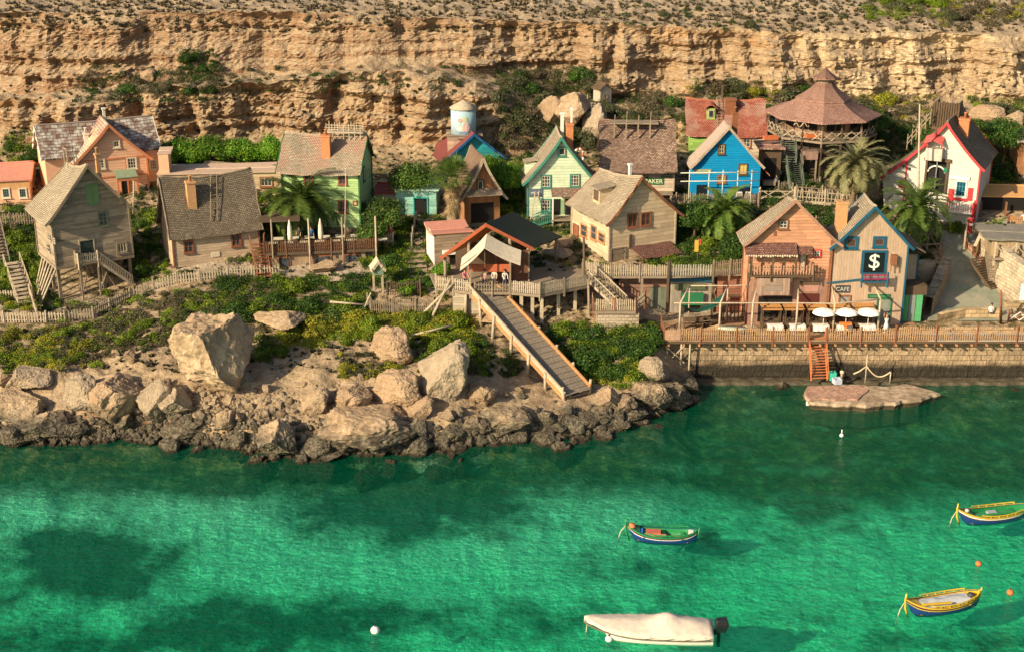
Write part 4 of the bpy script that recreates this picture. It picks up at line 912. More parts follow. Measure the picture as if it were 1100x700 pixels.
T4 = House('pale_backshed', 'small pinkish plank shed right beneath the painted water tank', 'shed', (481, 170), 13.4, 3, 516, 3, 147, 145, siding('pink_planks', (.48, .33, .24), .5), WD, ridge='x', over=(.1, .1), sag=0, jit=.0)
tk = PY(498, 146, 157.5); TK = empty('water_tank', tk, 0, 'painted pale blue round water tank with a bleached roof and faded round painting', 'water tank'); r_ = 1.42; hh = 3.1
m = MB(); m.lathe([(0, 0), (r_, 0), (r_, hh), (0, hh)], 28); t_ = NT('tank_paint', .7); co_ = t_.co(); n1 = t_.noise(co_, 1.5, 5, .7); cc_ = t_.mix(t_.mapr(n1, .4, .6), (.28, .50, .48), (.36, .44, .55)); t_.col(cc_); m.build('tank', t_.m, TK)
m = MB(); m.lathe([(0, .9), (r_ * .6, .45), (r_ + .18, .0), (r_ + .1, -.12), (0, -.1)], 14, (0, 0, hh + .13)); m.build('roof', WDL, TK)
def disc(m, cx, cz, rx, rz_2, rad, th=.02, n=14):
    ps = [(cx + rx * math.cos(6.283 * k / n), cz + rz_2 * math.sin(6.283 * k / n)) for k in range(n)]
    f = lambda x, z, o: (math.sin(x / r_) * (r_ + rad + o), -math.cos(x / r_) * (r_ + rad + o), z)
    m.prism(ps, f, -.05)
for k, (cx, cz, rx, rz2, c) in enumerate(((-.15, 1.6, .75, .85, (.55, .5, .45)), (-.3, 2.0, .3, .25, (.40, .30, .25)), (.35, 1.2, .4, .5, (.58, .4, .38)), (.3, 2.1, .22, .3, (.5, .5, .3)), (-.4, 1.1, .35, .3, (.6, .58, .5)), (.1, .55, .6, .15, (.16, .25, .38)))):
    m = MB(); disc(m, cx, cz, rx, rz2, .02 + .004 * k); m.build('painted_patch', plain('art_%d' % k, c), TK)
m = MB(); m.lathe([(0, 0), (r_ + .2, 0), (r_ + .2, .12), (0, .12)], 20, (0, 0, -.13)); m.build('base', WDD, TK)
for x in (-.9, .9):
    for y in (-.7, .7): m = MB(); m.box(x - .1, x + .1, y - .1, y + .1, gz(tk.x + x, tk.y + y) - tk.z - .3, -.131); m.build('leg', WDD, TK)
T5 = House('red_roof_shed', 'low shed with a dark red corrugated roof right of the green house', 'shed', (404, 214), 11.2, -4, 428, 4, 208, 198, M_CREAM, plain('red_corrugated', (.32, .06, .04), .6), ridge='x', over=(.2, .2), sag=0)
T6 = House('grey_outhouse', 'tiny pale grey outhouse with a dark plank roof alone on the hillside', 'outhouse', (644.5, 117), 16.6, 28, 656.5, 1.6, 97, 92, siding('outhouse_boards', (.50, .43, .33), .2, axis='x'), WDD, over=(.15, .12), flare=1, sag=.02)
T6.window('F', 649, 102, 652.5, 105.5, WDD, 1, 1, fw=.05, sill=False); T6.door('F', 646.5, 106, 652, 116, WD, leaf=WD)
T7 = House('red_privy', 'tiny hut with a faded red pointed roof among the bushes left of the mint house', 'hut', (555, 148), 14.3, 22, 566, 1.6, 134, 127, siding('privy_green', (.10, .20, .08), .2, axis='x'), plain('faded_red_roof', (.5, .22, .17)), over=(.2, .15), flare=1, sag=.0)
T7.panel('side_panel', 'L', .1, .05, 1.4, T7.h - .1, plain('faded_pink_wall', (.55, .34, .28)), 0, .03, px=False)
# lantern hut and its little yard
_y = hit(405, 317)[0]; z8 = PY(401, 296, _y.y).z; T8 = House('lantern_hut', 'tiny green hut with a cream gable roof standing on posts among shrubs', 'hut', (401, 296), z8, 12, 412, 1.0, 289, 282, plain('sage_hut', (.17, .24, .16)), plain('cream_roof', (.62, .5, .33)), over=(.2, .15), flare=1, sag=0, found=False, trim=WDL)
for x in (-.42, .42):
    for y in (.1, .9): m = MB(); m.box(x - .06, x + .06, y - .06, y + .06, _y.z - z8 - .3, -.002); m.build('leg', WDL, T8.root)
# ------------------------------------------------------------------ the right half of the village
M_LIME = siding('lime_boards', (.32, .52, .12), .3); M_PINK = siding('salmon_boards', (.58, .29, .17), .3, vary=.22, dirt=.3, dcol=(.25, .11, .07))
M_SAND = siding('pinkish_sand_boards', (.56, .40, .28), .26, axis='x', vary=.12, dirt=.3, dcol=(.3, .16, .1)); M_WHITE = siding('white_boards', (.62, .60, .50), .3, vary=.06, dirt=.12)
NAVY = plain('navy_teal_paint', (.015, .09, .15), .5); REDP = plain('red_paint', (.50, .045, .05), .5); R_TILE = shingle('red_brown_old_shingles', [(.34, .17, .13), (.46, .27, .205), (.57, .38, .29)], .24, .18)
YEL = plain('yellow_board', (.55, .40, .12), .7)
# red roofed house behind the blue one
O1 = House('red_roof_house', 'house with a big bright red shingle roof, a dormer and a brick chimney', 'house', (740, 170), 13.0, -4, 820, 7.5, 143.5, 107, M_LIME, R_RED, ridge='x', over=(.4, .45), sag=.25, jit=.06, flare=.9)
a = O1.loc('F', 782, 160)[0]; m = MB(); m.box(a - O1.w / 2, O1.w / 2 + .04, -.06, -.004, 0, O1.h - .15); m.build('cream_wall', M_CREAM, O1.root); m = MB(); m.box(O1.w / 2 + .003, O1.w / 2 + .05, -.05, O1.d, 0, O1.h - .15); m.build('side_wall', M_CREAM, O1.root)
w_ = O1.window('F', 797, 148, 807, 159, WDR, 2, 2); w_.location = (0, -.06, 0)
O1.chimney(785, 106, O1.d / 2 - .9, 1.15, BRICK, base=O1.h + .8, pot=False); O1.chimney(776, 92, O1.d / 2 + .5, .2, WDD, base=O1.top - .5, pot=False)
p0 = O1.at_plane(759, 127, -1.6); p1 = O1.at_plane(768, 127, -1.6); m = MB(); m.box(p0.x, p1.x, 1.6, 3.4, p0.z - .3, p0.z + 1.1); dm = m.build('dormer', O1.wallm, O1.root)
m = MB(); m.slab(lambda i, j: (p0.x - .25 + (p1.x - p0.x + .5) * i, 1.35 + 2.2 * j, p0.z + 1.12 + .45 * math.sin(math.pi * i)), 8, 3, .09, uvf=lambda i, j: (i * 2, j * 2)); m.build('dormer_roof', R_RED, dm)
m = MB(); m.box(p0.x + .15, p1.x - .15, 1.53, 1.597, p0.z + .05, p0.z + .95); f_ = m.build('window', WDL, dm); m = MB(); m.box(p0.x + .25, p1.x - .25, 1.50, 1.528, p0.z + .15, p0.z + .85); m.build('pane', GLASS, f_)
m = MB(); l0 = O1.at_plane(773, 141, .2)
for k in range(12): t = k / 11; m.beam((l0.x - .25, .1 + t * (O1.d / 2 - .3), O1.h + .35 + t * (O1.top - O1.h)), (l0.x + .25, .1 + t * (O1.d / 2 - .3), O1.h + .35 + t * (O1.top - O1.h)), .06)
for k in (-.25, .25): m.beam((l0.x + k, .0, O1.h + .25), (l0.x + k, O1.d / 2 - .1, O1.top + .3), .06)
m.build('roof_ladder', WD, O1.root)
# bright blue house with pipe frame
Bl = House('bright_blue_house', 'bright blue boarded house with yellow window boards and a pipe frame in front', 'house', (742, 214), 11.0, 2, 815, 2.4, 178, 137, M_BLUE, plain('grey_roof', (.36, .29, .24), .9), over=(.3, .4), sag=.1, trim=wood('bleached_trim', (.46, .36, .27)), flare=.97)
Bl.window('F', 771, 155, 779, 166, WDD, 2, 2, sash=YEL); Bl.window('F', 793, 176, 803, 188, WDD, 2, 3, sash=YEL, pane=YEL); Bl.window('F', 770, 188, 780, 197, WDR, 2, 2, sash=YEL)
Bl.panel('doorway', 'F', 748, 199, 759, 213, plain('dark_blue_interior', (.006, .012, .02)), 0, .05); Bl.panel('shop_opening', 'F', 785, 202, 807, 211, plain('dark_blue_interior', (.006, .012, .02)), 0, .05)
Bl.panel('banner', 'F', 745, 182, 764, 187, plain('pale_olive_banner', (.30, .33, .2)), 0, .06)
m = MB(); 
for x in (Bl.at_plane(792, 205, 0).x, Bl.at_plane(801, 205, 0).x): m.box(x, x + .5, -.3, -.06, Bl.loc('F', 790, 210)[1], Bl.loc('F', 790, 206)[1])
m.build('goods', WHITEP, Bl.root)
Bl.chimney(790, 121, 2.6, .55, BRICK, base=Bl.h + .5)
m = MB(); m.slab(lambda i, j: (Bl.w / 2 - 1.2 + 2.4 * i, .6 + 2.2 * j, Bl.h + 1.1 - 2.4 * i), 6, 6, .12, uvf=lambda i, j: (j * 5, i * 2.5)); m.build('side_roof', R_RED, Bl.root)
pf = empty('pipe_frame', P(775, 221, 11), R(2), 'frame of pale horizontal and upright pipes standing before the bright blue house', 'pipe frame'); M4 = pf.matrix_basis
PIPE = plain('pale_pipe', (.55, .55, .48), .4)
def loc_on(root, yoff, u, v):
    o = root.location; yaw = root.rotation_euler.z; ex = Vector((math.cos(yaw), math.sin(yaw), 0)); ey = Vector((-math.sin(yaw), math.cos(yaw), 0)); o2 = o + ey * yoff
    d = ray(u, v); t = (o2 - CAM).dot(ey) / d.dot(ey); p = CAM + d * t; return Vector(((p - o).dot(ex), yoff, p.z - o.z))
for u in (741, 762, 777, 793, 808): a = loc_on(pf, 0, u, 183); m = MB(); m.tube([(a.x, 0, -.8), (a.x, 0, a.z)], .055, 6); m.build('upright', PIPE, pf)
for v in (186, 195): a = loc_on(pf, 0, 731, v); b = loc_on(pf, 0, 816, v - 1); m = MB(); m.tube([(a.x, -.06, a.z), (b.x, -.06, b.z)], .055, 6); m.build('rail', PIPE, pf)
fence('picket_fence', 'grey picket fence below the bright blue house', [P(716, 226, 10.6), P(726, 219, 11), P(742, 219, 11), P(815, 219, 11)], 1.1, .2, .1, WD)
fence('picket_fence', 'short grey picket fence stepping down between the cream house and the blue house', [P(704, 222, 10.4), P(716, 226, 10.4), P(741, 243, 9.6)], 1.1, .2, .1, WD)

# many sided pavilion
pc = PY(883, 132, 156.5); PV = empty('pavilion', Vector((pc.x, pc.y, 16.4)), R(11), 'many sided pavilion with a tiered reddish shingle roof and a railed veranda on posts', 'pavilion'); NS = 8; RE = 6.55
def oct_(r, k): return (r * math.cos(math.pi * (2 * k + 1) / NS), r * math.sin(math.pi * (2 * k + 1) / NS))
def tier(name, prof, mat, parent):
    m = MB()
    for k in range(NS):
        def f(i, j):
            x = j * (len(prof) - 1); n_ = min(int(x), len(prof) - 2); fr = x - n_; r = prof[n_][0] + (prof[n_ + 1][0] - prof[n_][0]) * fr; z = prof[n_][1] + (prof[n_ + 1][1] - prof[n_][1]) * fr
            a = Vector((*oct_(r, k), 0)); b = Vector((*oct_(r, k + 1), 0)); p = a.lerp(b, i); return (p.x, p.y, z + .04 * mnoise.noise((p.x * 1.3, p.y * 1.3, z)))
        m.slab(f, 8, 8, .12, uvf=lambda i, j: ((i - .5) * (1.5 + 4 * (1 - j)), j * 5))
    return m.build(name, mat, parent)
rf_ = tier('roof', [(RE, 2.15), (5.0, 2.65), (3.9, 3.1), (2.9, 3.7)], R_TILE, PV)
tier('upper_roof', [(3.1, 3.8), (2.2, 4.35), (1.4, 4.95), (.95, 5.5)], R_TILE, rf_)
m = MB(); m.lathe([(0, 5.2), (.85, 5.2), (.85, 6.2), (0, 6.2)], 8, smooth=False); m.build('lantern', WD, rf_); tier('lantern_roof', [(1.45, 6.05), (.9, 6.35), (.4, 6.75), (.04, 7.15)], R_TILE, rf_)
m = MB(); m.lathe([(0, -.2), (6.1, -.2), (6.1, 0), (0, 0)], 8, smooth=False); fl_ = m.build('floor', WD, PV); fl_.rotation_euler.z = math.pi / 8
m = MB(); m.lathe([(0, 0), (4.1, 0), (4.1, 3.0), (0, 3.0)], 8, smooth=False); wl = m.build('wall', siding('brown_pavilion_boards', (.30, .19, .12), .3, axis='x'), PV); wl.rotation_euler.z = math.pi / 8
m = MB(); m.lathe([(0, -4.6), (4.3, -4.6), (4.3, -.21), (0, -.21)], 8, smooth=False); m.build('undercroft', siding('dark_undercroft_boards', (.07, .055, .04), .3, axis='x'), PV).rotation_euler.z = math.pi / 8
for k in range(NS):
    x0_, y0_ = oct_(4.15, k); x1_, y1_ = oct_(4.15, k + 1); a = Vector((x0_, y0_, 0)); b = Vector((x1_, y1_, 0))
    if (a + b).y < 3:
        for t in (.25, .6): c = a.lerp(b, t + .06); d = (b - a).normalized(); m = MB(); m.beam(c - d * .45 + Vector((0, 0, 1.4)), c + d * .45 + Vector((0, 0, 1.4)), .12, 1.2); m.build('window', DARK, wl).rotation_euler.z = -math.pi / 8
    for t in (0, .5):
        p = Vector((*oct_(5.9, k), 0)).lerp(Vector((*oct_(5.9, k + 1), 0)), t); w_ = PV.matrix_basis @ p; g = gz(w_.x, w_.y) - 16.4
        m = MB(); m.beam((p.x, p.y, min(g, -.5) - .4), (p.x, p.y, 2.35), .16); m.build('post', WDD, PV)
    x0_, y0_ = oct_(5.95, k); x1_, y1_ = oct_(5.95, k + 1)
    if (y0_ + y1_) < 6: fence('x', '', [(x0_, y0_, 0), (x1_, y1_, 0)], 1.1, .2, .1, WDL, WD, parent=PV, style='cross', postsp=9)
for k, z in ((0, .4), (1, .4)): pass
m = MB(); a = loc_on(PV, -4.4, 861, 135); m.tube([(a.x - .9 + .15 * i, -4.4, 1.75 + .25 * math.sin(i)) for i in range(13)], .05, 5); m.build('rope_garland', ROPE, PV)
for u in (829, 874): a = loc_on(PV, -4.9, u, 147); m = MB(); m.box(a.x - .8, a.x + .8, -4.9, -4.3, .35, .75); m.build('orange_bench', plain('orange_bench_paint', (.50, .14, .05)), PV)
s0 = P(858, 203, 11.6); s1 = P(849, 153, 16.3); mid = s0.lerp(s1, .5)
stairs('pavilion_stairs', 'dark green grey stairs climbing to the pavilion veranda', P(856, 206, 11.4), PY(852, 175, 149.5) , 1.8, mat=wood('green_grey_planks', (.13, .16, .12)))
stairs('pavilion_upper_stairs', 'upper dark stair flight ending at the pavilion railing', PY(847, 176, 149.6), PY(846, 152, 151.2), 1.6, mat=wood('green_grey_planks', (.13, .16, .12)))
# kiosk with a small awning beside the stairs
KK = House('dark_kiosk', 'dark open kiosk with a ragged reddish awning between the blue house and the stairs', 'kiosk', (818, 203), 11.5, 0, 837, 3, 160, 157, WDD, R_TILE, ridge='x', over=(.5, .6), sag=.05)
KK.panel('doorway', 'F', 820, 170, 833, 202, DARK, 0, .04); KK.panel('counter', 'F', 819, 193, 832, 198, WD, 0, .7)
fence('picket_fence', 'grey picket fence behind the log walkway under the pavilion stairs', [P(836, 206, 11.4), P(862, 204, 11.4), P(880, 202, 11.4)], 1.1, .22, .1, WD)
fence('picket_fence', 'small white picket gate beside the dark kiosk', [P(837, 198, 11.6), P(846, 198, 11.6)], 1.5, .22, .12, WHITEP)
bx_ = empty('hanging_balcony', P(878, 196, 12), 0, 'small faded reddish balcony box under the pavilion floor', 'balcony'); m = MB(); a = loc_on(bx_, 0, 862, 172); b = loc_on(bx_, 0, 879, 163); m.box(a.x, b.x, 0, 1.2, a.z, b.z); m.build('box', siding('faded_rose_boards', (.40, .26, .2), .2, axis='x'), bx_)
for x in (a.x + .1, b.x - .1): m = MB(); m.box(x - .08, x + .08, .1, .26, -1, a.z); m.build('post', WD, bx_)
# log walkways
zl = 10.6; LW = empty('log_balcony', P(838, 220, zl), 0, 'pale log balcony with crossed rails on tall posts behind the salmon house', 'balcony')
a = loc_on(LW, 0, 816, 216); b = loc_on(LW, 0, 853, 216); m = MB(); m.box(a.x, b.x, 0, 2.4, a.z - .5, a.z); m.build('platform', WDL, LW)
fence('x', '', [(a.x, 2.3, a.z), (a.x, .05, a.z), (b.x, .05, a.z), (b.x, 2.3, a.z)], 1.35, .2, .1, WDL, WDL, parent=LW, style='cross', postsp=4)
for x in (a.x + .1, b.x - .1):
    for y in (.15, 2.2): m = MB(); m.tube([(x, y, -4), (x, y, a.z - .5)], .15, 7); m.build('post', WDL, LW)
LB = empty('log_footbridge', P(890, 222, zl), 0, 'pale rough log footbridge with uneven leaning pickets right of the log balcony', 'footbridge')
a = loc_on(LB, 0, 854, 215); b = loc_on(LB, .4, 918, 219); m = MB(); m.hexa([(a.x, 0, a.z - .35), (b.x, 0, b.z - .3), (b.x, 1.8, b.z - .3), (a.x, 1.8, a.z - .35)], [(a.x, 0, a.z), (b.x, 0, b.z), (b.x, 1.8, b.z), (a.x, 1.8, a.z)]); m.build('walkway', WDL, LB)
fence('x', '', [(a.x, .05, a.z), (b.x, .05, b.z)], 1.3, .34, .1, WDL, WDL, parent=LB, lean=.28, postsp=3); fence('x', '', [(a.x, 1.75, a.z), (b.x, 1.75, b.z)], 1.3, .34, .1, WD, WD, parent=LB, lean=.28, postsp=3)
for t in (.05, .5, .95): x = a.x + (b.x - a.x) * t; m = MB(); m.tube([(x, .2, -4), (x, .2, a.z - .3)], .14, 7); m.build('post', WD, LB)
fence('picket_fence', 'low grey picket fence in the shade under the log footbridge', [P(876, 243, 9), P(905, 240, 9)], 1.0, .22, .1, WD)

# red and white house
S_ = House('red_white_house', 'white boarded house with red trim, long left slope and dark roof lookout', 'house', (969, 233), 9.5, -26, 1047, 8.5, 170, 127, M_WHITE, R_GREY, over=(.5, .5), sag=.15, flare=.86, trim=REDP, corner=REDP, apex=.0)
a = S_.loc('F', 946, 191); b0_ = S_.loc('F', 950, 225)[0]; hw = S_.w / 2
m = MB(); m.prism([(-hw - .02, 0), (-hw - .02, S_.h - .15), (a[0] - hw + .25, a[1] - .1), (b0_ - hw, 0)], lambda x, z, y: (x, y, z), 6); m.build('wing_wall', M_WHITE, S_.root)
m = MB(); m.slab(lambda i, j: (-hw + .1 + (a[0] - .0) * j, -.45 + 7 * (1 - i), S_.h + .12 + (a[1] - S_.h) * j), 8, 6, .12, uvf=lambda i, j: (i * 7, -j * 4)); wr = m.build('wing_roof', R_GREY, S_.root)
m = MB(); m.beam((-hw + .1, -.5, S_.h), (a[0] - hw + .1, -.5, a[1]), .07, .26); m.build('bargeboard', REDP, wr)
S_.window('F', 966, 193, 974, 201, REDP, 1, 1, fw=.1, pane=GLASS)
m = MB(); ar = S_.rect('F', 994.5, 173, 1017, 207); S_.fbox(m, 'F', *ar, 0, .05); dk_ = m.build('great_doorway', DARK, S_.root)
m = MB(); S_.fbox(m, 'F', ar[0] - .12, ar[0] + .1, ar[2], ar[3] + .3, .05, .25); S_.fbox(m, 'F', ar[1] - .1, ar[1] + .12, ar[2], ar[3] + .3, .05, .25); S_.fbox(m, 'F', ar[0] - .3, ar[1] + .3, ar[3], ar[3] + .3, .052, .3); m.build('timber_frame', WDD, dk_)
ac_ = (ar[0] + ar[1]) / 2; m = MB(); za = ar[3] - .9; rr = (ar[1] - ar[0]) / 2 - .2
m.tube([(ac_ - S_.w / 2 + rr * math.cos(math.pi * k / 12), -.16, za - .3 + rr * .8 * math.sin(math.pi * k / 12)) for k in range(13)], .09, 6); m.build('arch', WHITEP, dk_)
m = MB(); S_.fbox(m, 'F', ac_ - .06, ac_ + .06, ar[2] + .5, ar[3] + 1.2, .3, .38); m.build('hoist_rope', WHITEP, dk_)
hb = S_.rect('F', 996, 158, 1013.5, 171); m = MB(); S_.fbox(m, 'F', *hb, 0, 1.0); ho = m.build('hoist_box', siding('hoist_boards', (.68, .60, .50), .2, axis='x'), S_.root)
hr = S_.rect('F', 995, 147, 1015, 152); m = MB(); m.slab(lambda i, j: (hr[0] - S_.w / 2 + (hr[1] - hr[0]) * i, -1.2 * (1 - j), hr[2] + .5 * j + .35 * (1 - abs(2 * i - 1))), 6, 3, .09); m.build('hoist_roof', plain('red_hood', (.50, .10, .09), .7), ho)
m = MB()
for x in (hb[0] + .1, hb[1] - .1): S_.fbox(m, 'F', x - .06, x + .06, hb[3], hr[2] + .2, .85, .97)
m.build('hood_post', REDP, ho)
S_.panel('attic_sign', 'F', 1001, 136, 1007, 139, WDD, 0, .1); S_.panel('attic_post', 'F', 1004, 139, 1006, 145, WDD, 0, .08)
S_.window('F', 1026, 194, 1038.5, 212, WHITEP, 3, 3, pane=plain('deep_blue_pane', (.01, .06, .09), .2), sash=plain('blue_sash', (.06, .25, .32)))
for (u0, v0, u1, v1) in ((1018.5, 203, 1024.5, 216), (1039.5, 202, 1045, 216), (1024.5, 212.5, 1039.5, 216)): S_.panel('red_apron', 'F', u0, v0, u1, v1, REDP, .0, .08)
S_.panel('lintel', 'F', 1020, 189, 1042, 193, WHITEP, 0, .2); S_.panel('post_box', 'F', 1014, 180, 1018, 185, plain('green_lamp', (.02, .16, .08)), 0, .3)
m = MB(); a = S_.rect('F', 1019, 214, 1047, 226); S_.fbox(m, 'F', a[0], a[1], a[2] - .1, a[2], 0, 1.0); bl_ = m.build('balcony', WHITEP, S_.root)
fence('x', '', [(a[0] - S_.w / 2, -.05, a[2]), (a[0] - S_.w / 2, -1, a[2]), (a[1] - S_.w / 2, -1, a[2]), (a[1] - S_.w / 2, -.05, a[2])], 1.05, .24, .11, WHITEP, REDP, parent=bl_)
sg = S_.panel('inscription', 'F', 968, 176, 978.5, 180.2, M_WHITE, 0, .03)
m = MB(); a = S_.rect('F', 968, 175.5, 979, 183)
for i in range(9): x = a[0] + (a[1] - a[0]) * (i + .4) / 9; zz_ = a[3] - .12 - .045 * i; S_.fbox(m, 'F', x - .05, x + .045, zz_ - .16 - .06 * (i % 3), zz_ + (.1 if i == 0 else 0), .03, .045)
for i in range(5): x = a[0] + .5 + .12 * i; S_.fbox(m, 'F', x - .04, x + .04, a[2], a[2] + .08, .03, .045)
m.build('lettering', plain('black_lettering', (.02, .018, .018)), sg)
S_.chimney(1037, 127, 3.4, 1.05, plain('orange_brick', (.50, .20, .09), .9), base=S_.h + 1)
m = MB(); p0 = S_.at_plane(1003, 127, -4); p1 = S_.at_plane(1031, 112, -4); m.box(p0.x, p1.x, 4, 4.15, p0.z - 1, p1.z)
for i in range(11): x = p0.x + (p1.x - p0.x) * i / 10; m.beam((x, 3.95, p0.z - .8), (x, 3.95, p1.z + .15 * (i % 2)), .12)
m.box(p1.x - .15, p1.x, 4.15, 6.3, p0.z - 1, p1.z); m.box(p0.x, p0.x + .15, 4.15, 6.3, p0.z - 1, p1.z); m.build('dark_lookout', WDD, S_.root)
m = MB(); p0 = S_.at_plane(975, 150, -3); p1 = S_.at_plane(1000, 123, -3)
m.beam((p0.x, 3, p0.z), (p1.x, 3, p1.z + .3), .09); m.beam((p0.x, 3, p0.z - .5), (p1.x, 3, p1.z - .2), .09)
for i in range(6): t = i / 5; m.beam((p0.x + (p1.x - p0.x) * t, 3, p0.z + (p1.z - p0.z) * t - 1.1), (p0.x + (p1.x - p0.x) * t, 3, p0.z + (p1.z - p0.z) * t + .6), .09)
m.build('roof_walk', WD, S_.root)
tag(MB().tube([PY(986.5, 212, 141.5) + Vector((0, 0, -2)), PY(986.5, 205, 141.5), PY(988, 112, 141.5)], [.13, .12, .08], 7).build('mast', WDL), 'tall pale wooden mast rising before the red and white house', 'mast')
# curved shingled turret
Tt = empty('shingled_turret', P(938, 238, 8.5), 0, 'leaning pointed grey shingled turret with a blue boat shaped board', 'turret')
m = MB(); m.grid(lambda i, j: ((2.1 * (1 - j) ** .75 + .04) * math.cos(6.283 * i) + .6 * j ** 2, (1.7 * (1 - j) ** .75 + .04) * math.sin(6.283 * i) + 1, -.8 + 5.2 * j), 26, 14, uvf=lambda i, j: (i * 9, j * 5)); m.build('shingle_cone', R_GREY, Tt)
m = MB(); pts_ = [(1.55 + .1 * math.sin(k / 10 * 3.14) - .9 * (k / 10) ** 3 * .3, -.6, -.2 + 3.6 * k / 10) for k in range(11)]
for a, b in zip(pts_, pts_[1:]): m.beam(a, b, .5, .12, up=(1, 0, 0))
m.build('blue_board', plain('sky_blue_paint', (.10, .38, .55), .5), Tt)
sl = House('maroon_lean_to', 'maroon slanted roof shed leaning between the turret and the palm', 'shed', (948, 228), 9.4, -15, 966, 3, 214, 206, WDR, plain('maroon_planks', (.22, .07, .055), .7), ridge='x', over=(.3, .3), sag=0)

# salmon house over the shops
zs = 4.3
U_ = House('salmon_house', 'salmon boarded house with a ragged awning over its picket balcony', 'house', (801, 348), zs, 0, 888, 3.2, 257, 215, M_PINK, R_PALE, over=(.75, .55), sag=.15, flare=.97, droop=.8, trim=wood('salmon_trim', (.40, .22, .15)), corner=WDR, th=.18)
U_.window('F', 836, 236, 847, 246.5, WDR, 2, 2); U_.window('F', 873, 268, 882, 277, REDP, 2, 2, sill=False)
U_.panel('keyhole_vent', 'F', 831, 248.5, 834, 253.5, WDR, 0, .05)
def awning(H, u0, v0, u1, v1, out, mat, drop, hang=True, name='awning'):
    a = H.rect('F', u0, v0, u1, v1); x0, x1 = a[0] - H.w / 2, a[1] - H.w / 2
    m = MB(); m.slab(lambda i, j: (x0 + (x1 - x0) * i, -out * (1 - j) - .01 * j, a[3] - drop * (1 - j) + .05 * math.sin(i * 17) * (1 - j)), 14, 4, .1, uvf=lambda i, j: (i * (x1 - x0), j * out)); o = m.build(name, mat, H.root)
    if hang:
        g = MB(); n = int((x1 - x0) / .22)
        for i in range(n): x = x0 + (x1 - x0) * (i + .5) / n; l = random.uniform(.08, .22); g.box(x - .07, x + .07, -out - .03, -out, a[3] - drop - l, a[3] - drop + .02)
        g.build('fringe', FR, o)
    return o, x0, x1
SH2 = shingle('red_brown_shingles', [(.16, .07, .055), (.24, .12, .09), (.32, .18, .14)], .23, .17)
ao, x0, x1 = awning(U_, 799, 261, 855, 274, 1.2, SH2, .85); awning(U_, 855, 264.5, 872, 272, .8, SH2, .5, hang=False)
zb = U_.loc('F', 830, 296)[1]; zb2 = zb + .35; m = MB(); bx0 = U_.at_plane(805.5, 297, 1.1).x; bx1 = U_.at_plane(874, 297, 1.1).x; m.box(bx0, bx1, -1.15, -.01, zb2 - .16, zb2); bo = m.build('balcony', WDD, U_.root)
fence('x', '', [(bx0, -.1, zb2), (bx0, -1.08, zb2), (bx1, -1.08, zb2), (bx1, -.1, zb2)], .98, .27, .13, WDO if 0 else wood('salmon_pickets', (.50, .27, .17)), WDD, parent=bo, posth=.02)
for k, x in enumerate((bx0 + .1, (bx0 + bx1) / 2 - .9, bx1 - 1.7)): m = MB(); m.box(x - .08, x + .08, -1.12, -.96, zb2, U_.loc('F', 830, 272)[1]); m.build('post', WDD, bo)
U_.door('F', 858, 272, 866.5, 290, WDR, leaf=plain('cream_door', (.55, .42, .3)))
U_.panel('side_post', 'F', 889, 258, 892, 345, WDR, -.1, .12)
# lower shop front of vertical boards
lw = U_.loc('F', 830, 300)[1]; m = MB(); m.box(-U_.w / 2 - .02, U_.w / 2 + .02, -.08, -.003, 0, lw); m.build('shop_front', siding('rose_vertical_boards', (.44, .25, .18), .2, axis='x', vary=.25, dirt=.3), U_.root)
hb = U_.at_plane(812.5, 317, .95); hb1 = U_.at_plane(849, 299, .95); m = MB(); m.box(hb.x, hb1.x, -1.0, -.85, hb.z, hb1.z); hs = m.build('shop_board', siding('shop_sign_boards', (.46, .31, .23), .22, axis='x'), U_.root)
m = MB(); m.box(hb.x + .7, hb1.x - .7, -1.04, -1.001, hb.z + .42, hb.z + .75); m.box(hb.x + .7, hb1.x - .7, -1.04, -1.001, hb.z + .95, hb.z + 1.08); m.build('faded_plate', plain('faded_grey_plate', (.25, .2, .17)), hs)
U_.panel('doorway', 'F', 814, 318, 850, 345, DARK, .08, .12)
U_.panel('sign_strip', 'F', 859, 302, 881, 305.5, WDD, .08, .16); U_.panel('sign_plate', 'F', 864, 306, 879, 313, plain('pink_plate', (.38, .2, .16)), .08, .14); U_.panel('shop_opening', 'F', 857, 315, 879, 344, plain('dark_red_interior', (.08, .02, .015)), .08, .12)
# sand coloured house with dollar board
V_ = House('dollar_house', 'sand coloured boarded house with teal trim and a black dollar sign board', 'house', (888.5, 348), zs, 0, 967, 3.8, 263, 222, M_SAND, R_PALE, over=(.42, .5), sag=.1, flare=.97, trim=NAVY, corner=NAVY, th=.16)
for r in ((907, 254, 922, 267.5), (937.5, 254, 952, 266)): V_.window('F', *r, NAVY, 1, 1, fw=.26, pane=plain('brown_pane', (.07, .045, .035), .3), sash=WDR)
a = V_.rect('F', 925, 269, 952.5, 294); m = MB(); V_.fbox(m, 'F', *a, 0, .1); db = m.build('dollar_board', NAVY, V_.root)
m = MB(); V_.fbox(m, 'F', a[0] + .25, a[1] - .25, a[2] + .15, a[3] - .2, .1, .13); m.build('black_panel', plain('black_board', (.008, .012, .014), .5), db)
text_on('dollar_sign', '$', ((a[0] + a[1]) / 2 - V_.w / 2, -.145, (a[2] + a[3]) / 2 + .05), (R(90), 0, 0), 2.0, plain('pale_mint_paint', (.66, .72, .6)), db, sx=1.1)
m = MB(); V_.fbox(m, 'F', a[0] - .1, a[1] + .1, a[2] - .62, a[2] - .5, 0, .9); bb_ = m.build('balcony', NAVY, V_.root)
mg = plain('magenta_paint', (.22, .02, .07), .5); m = MB()
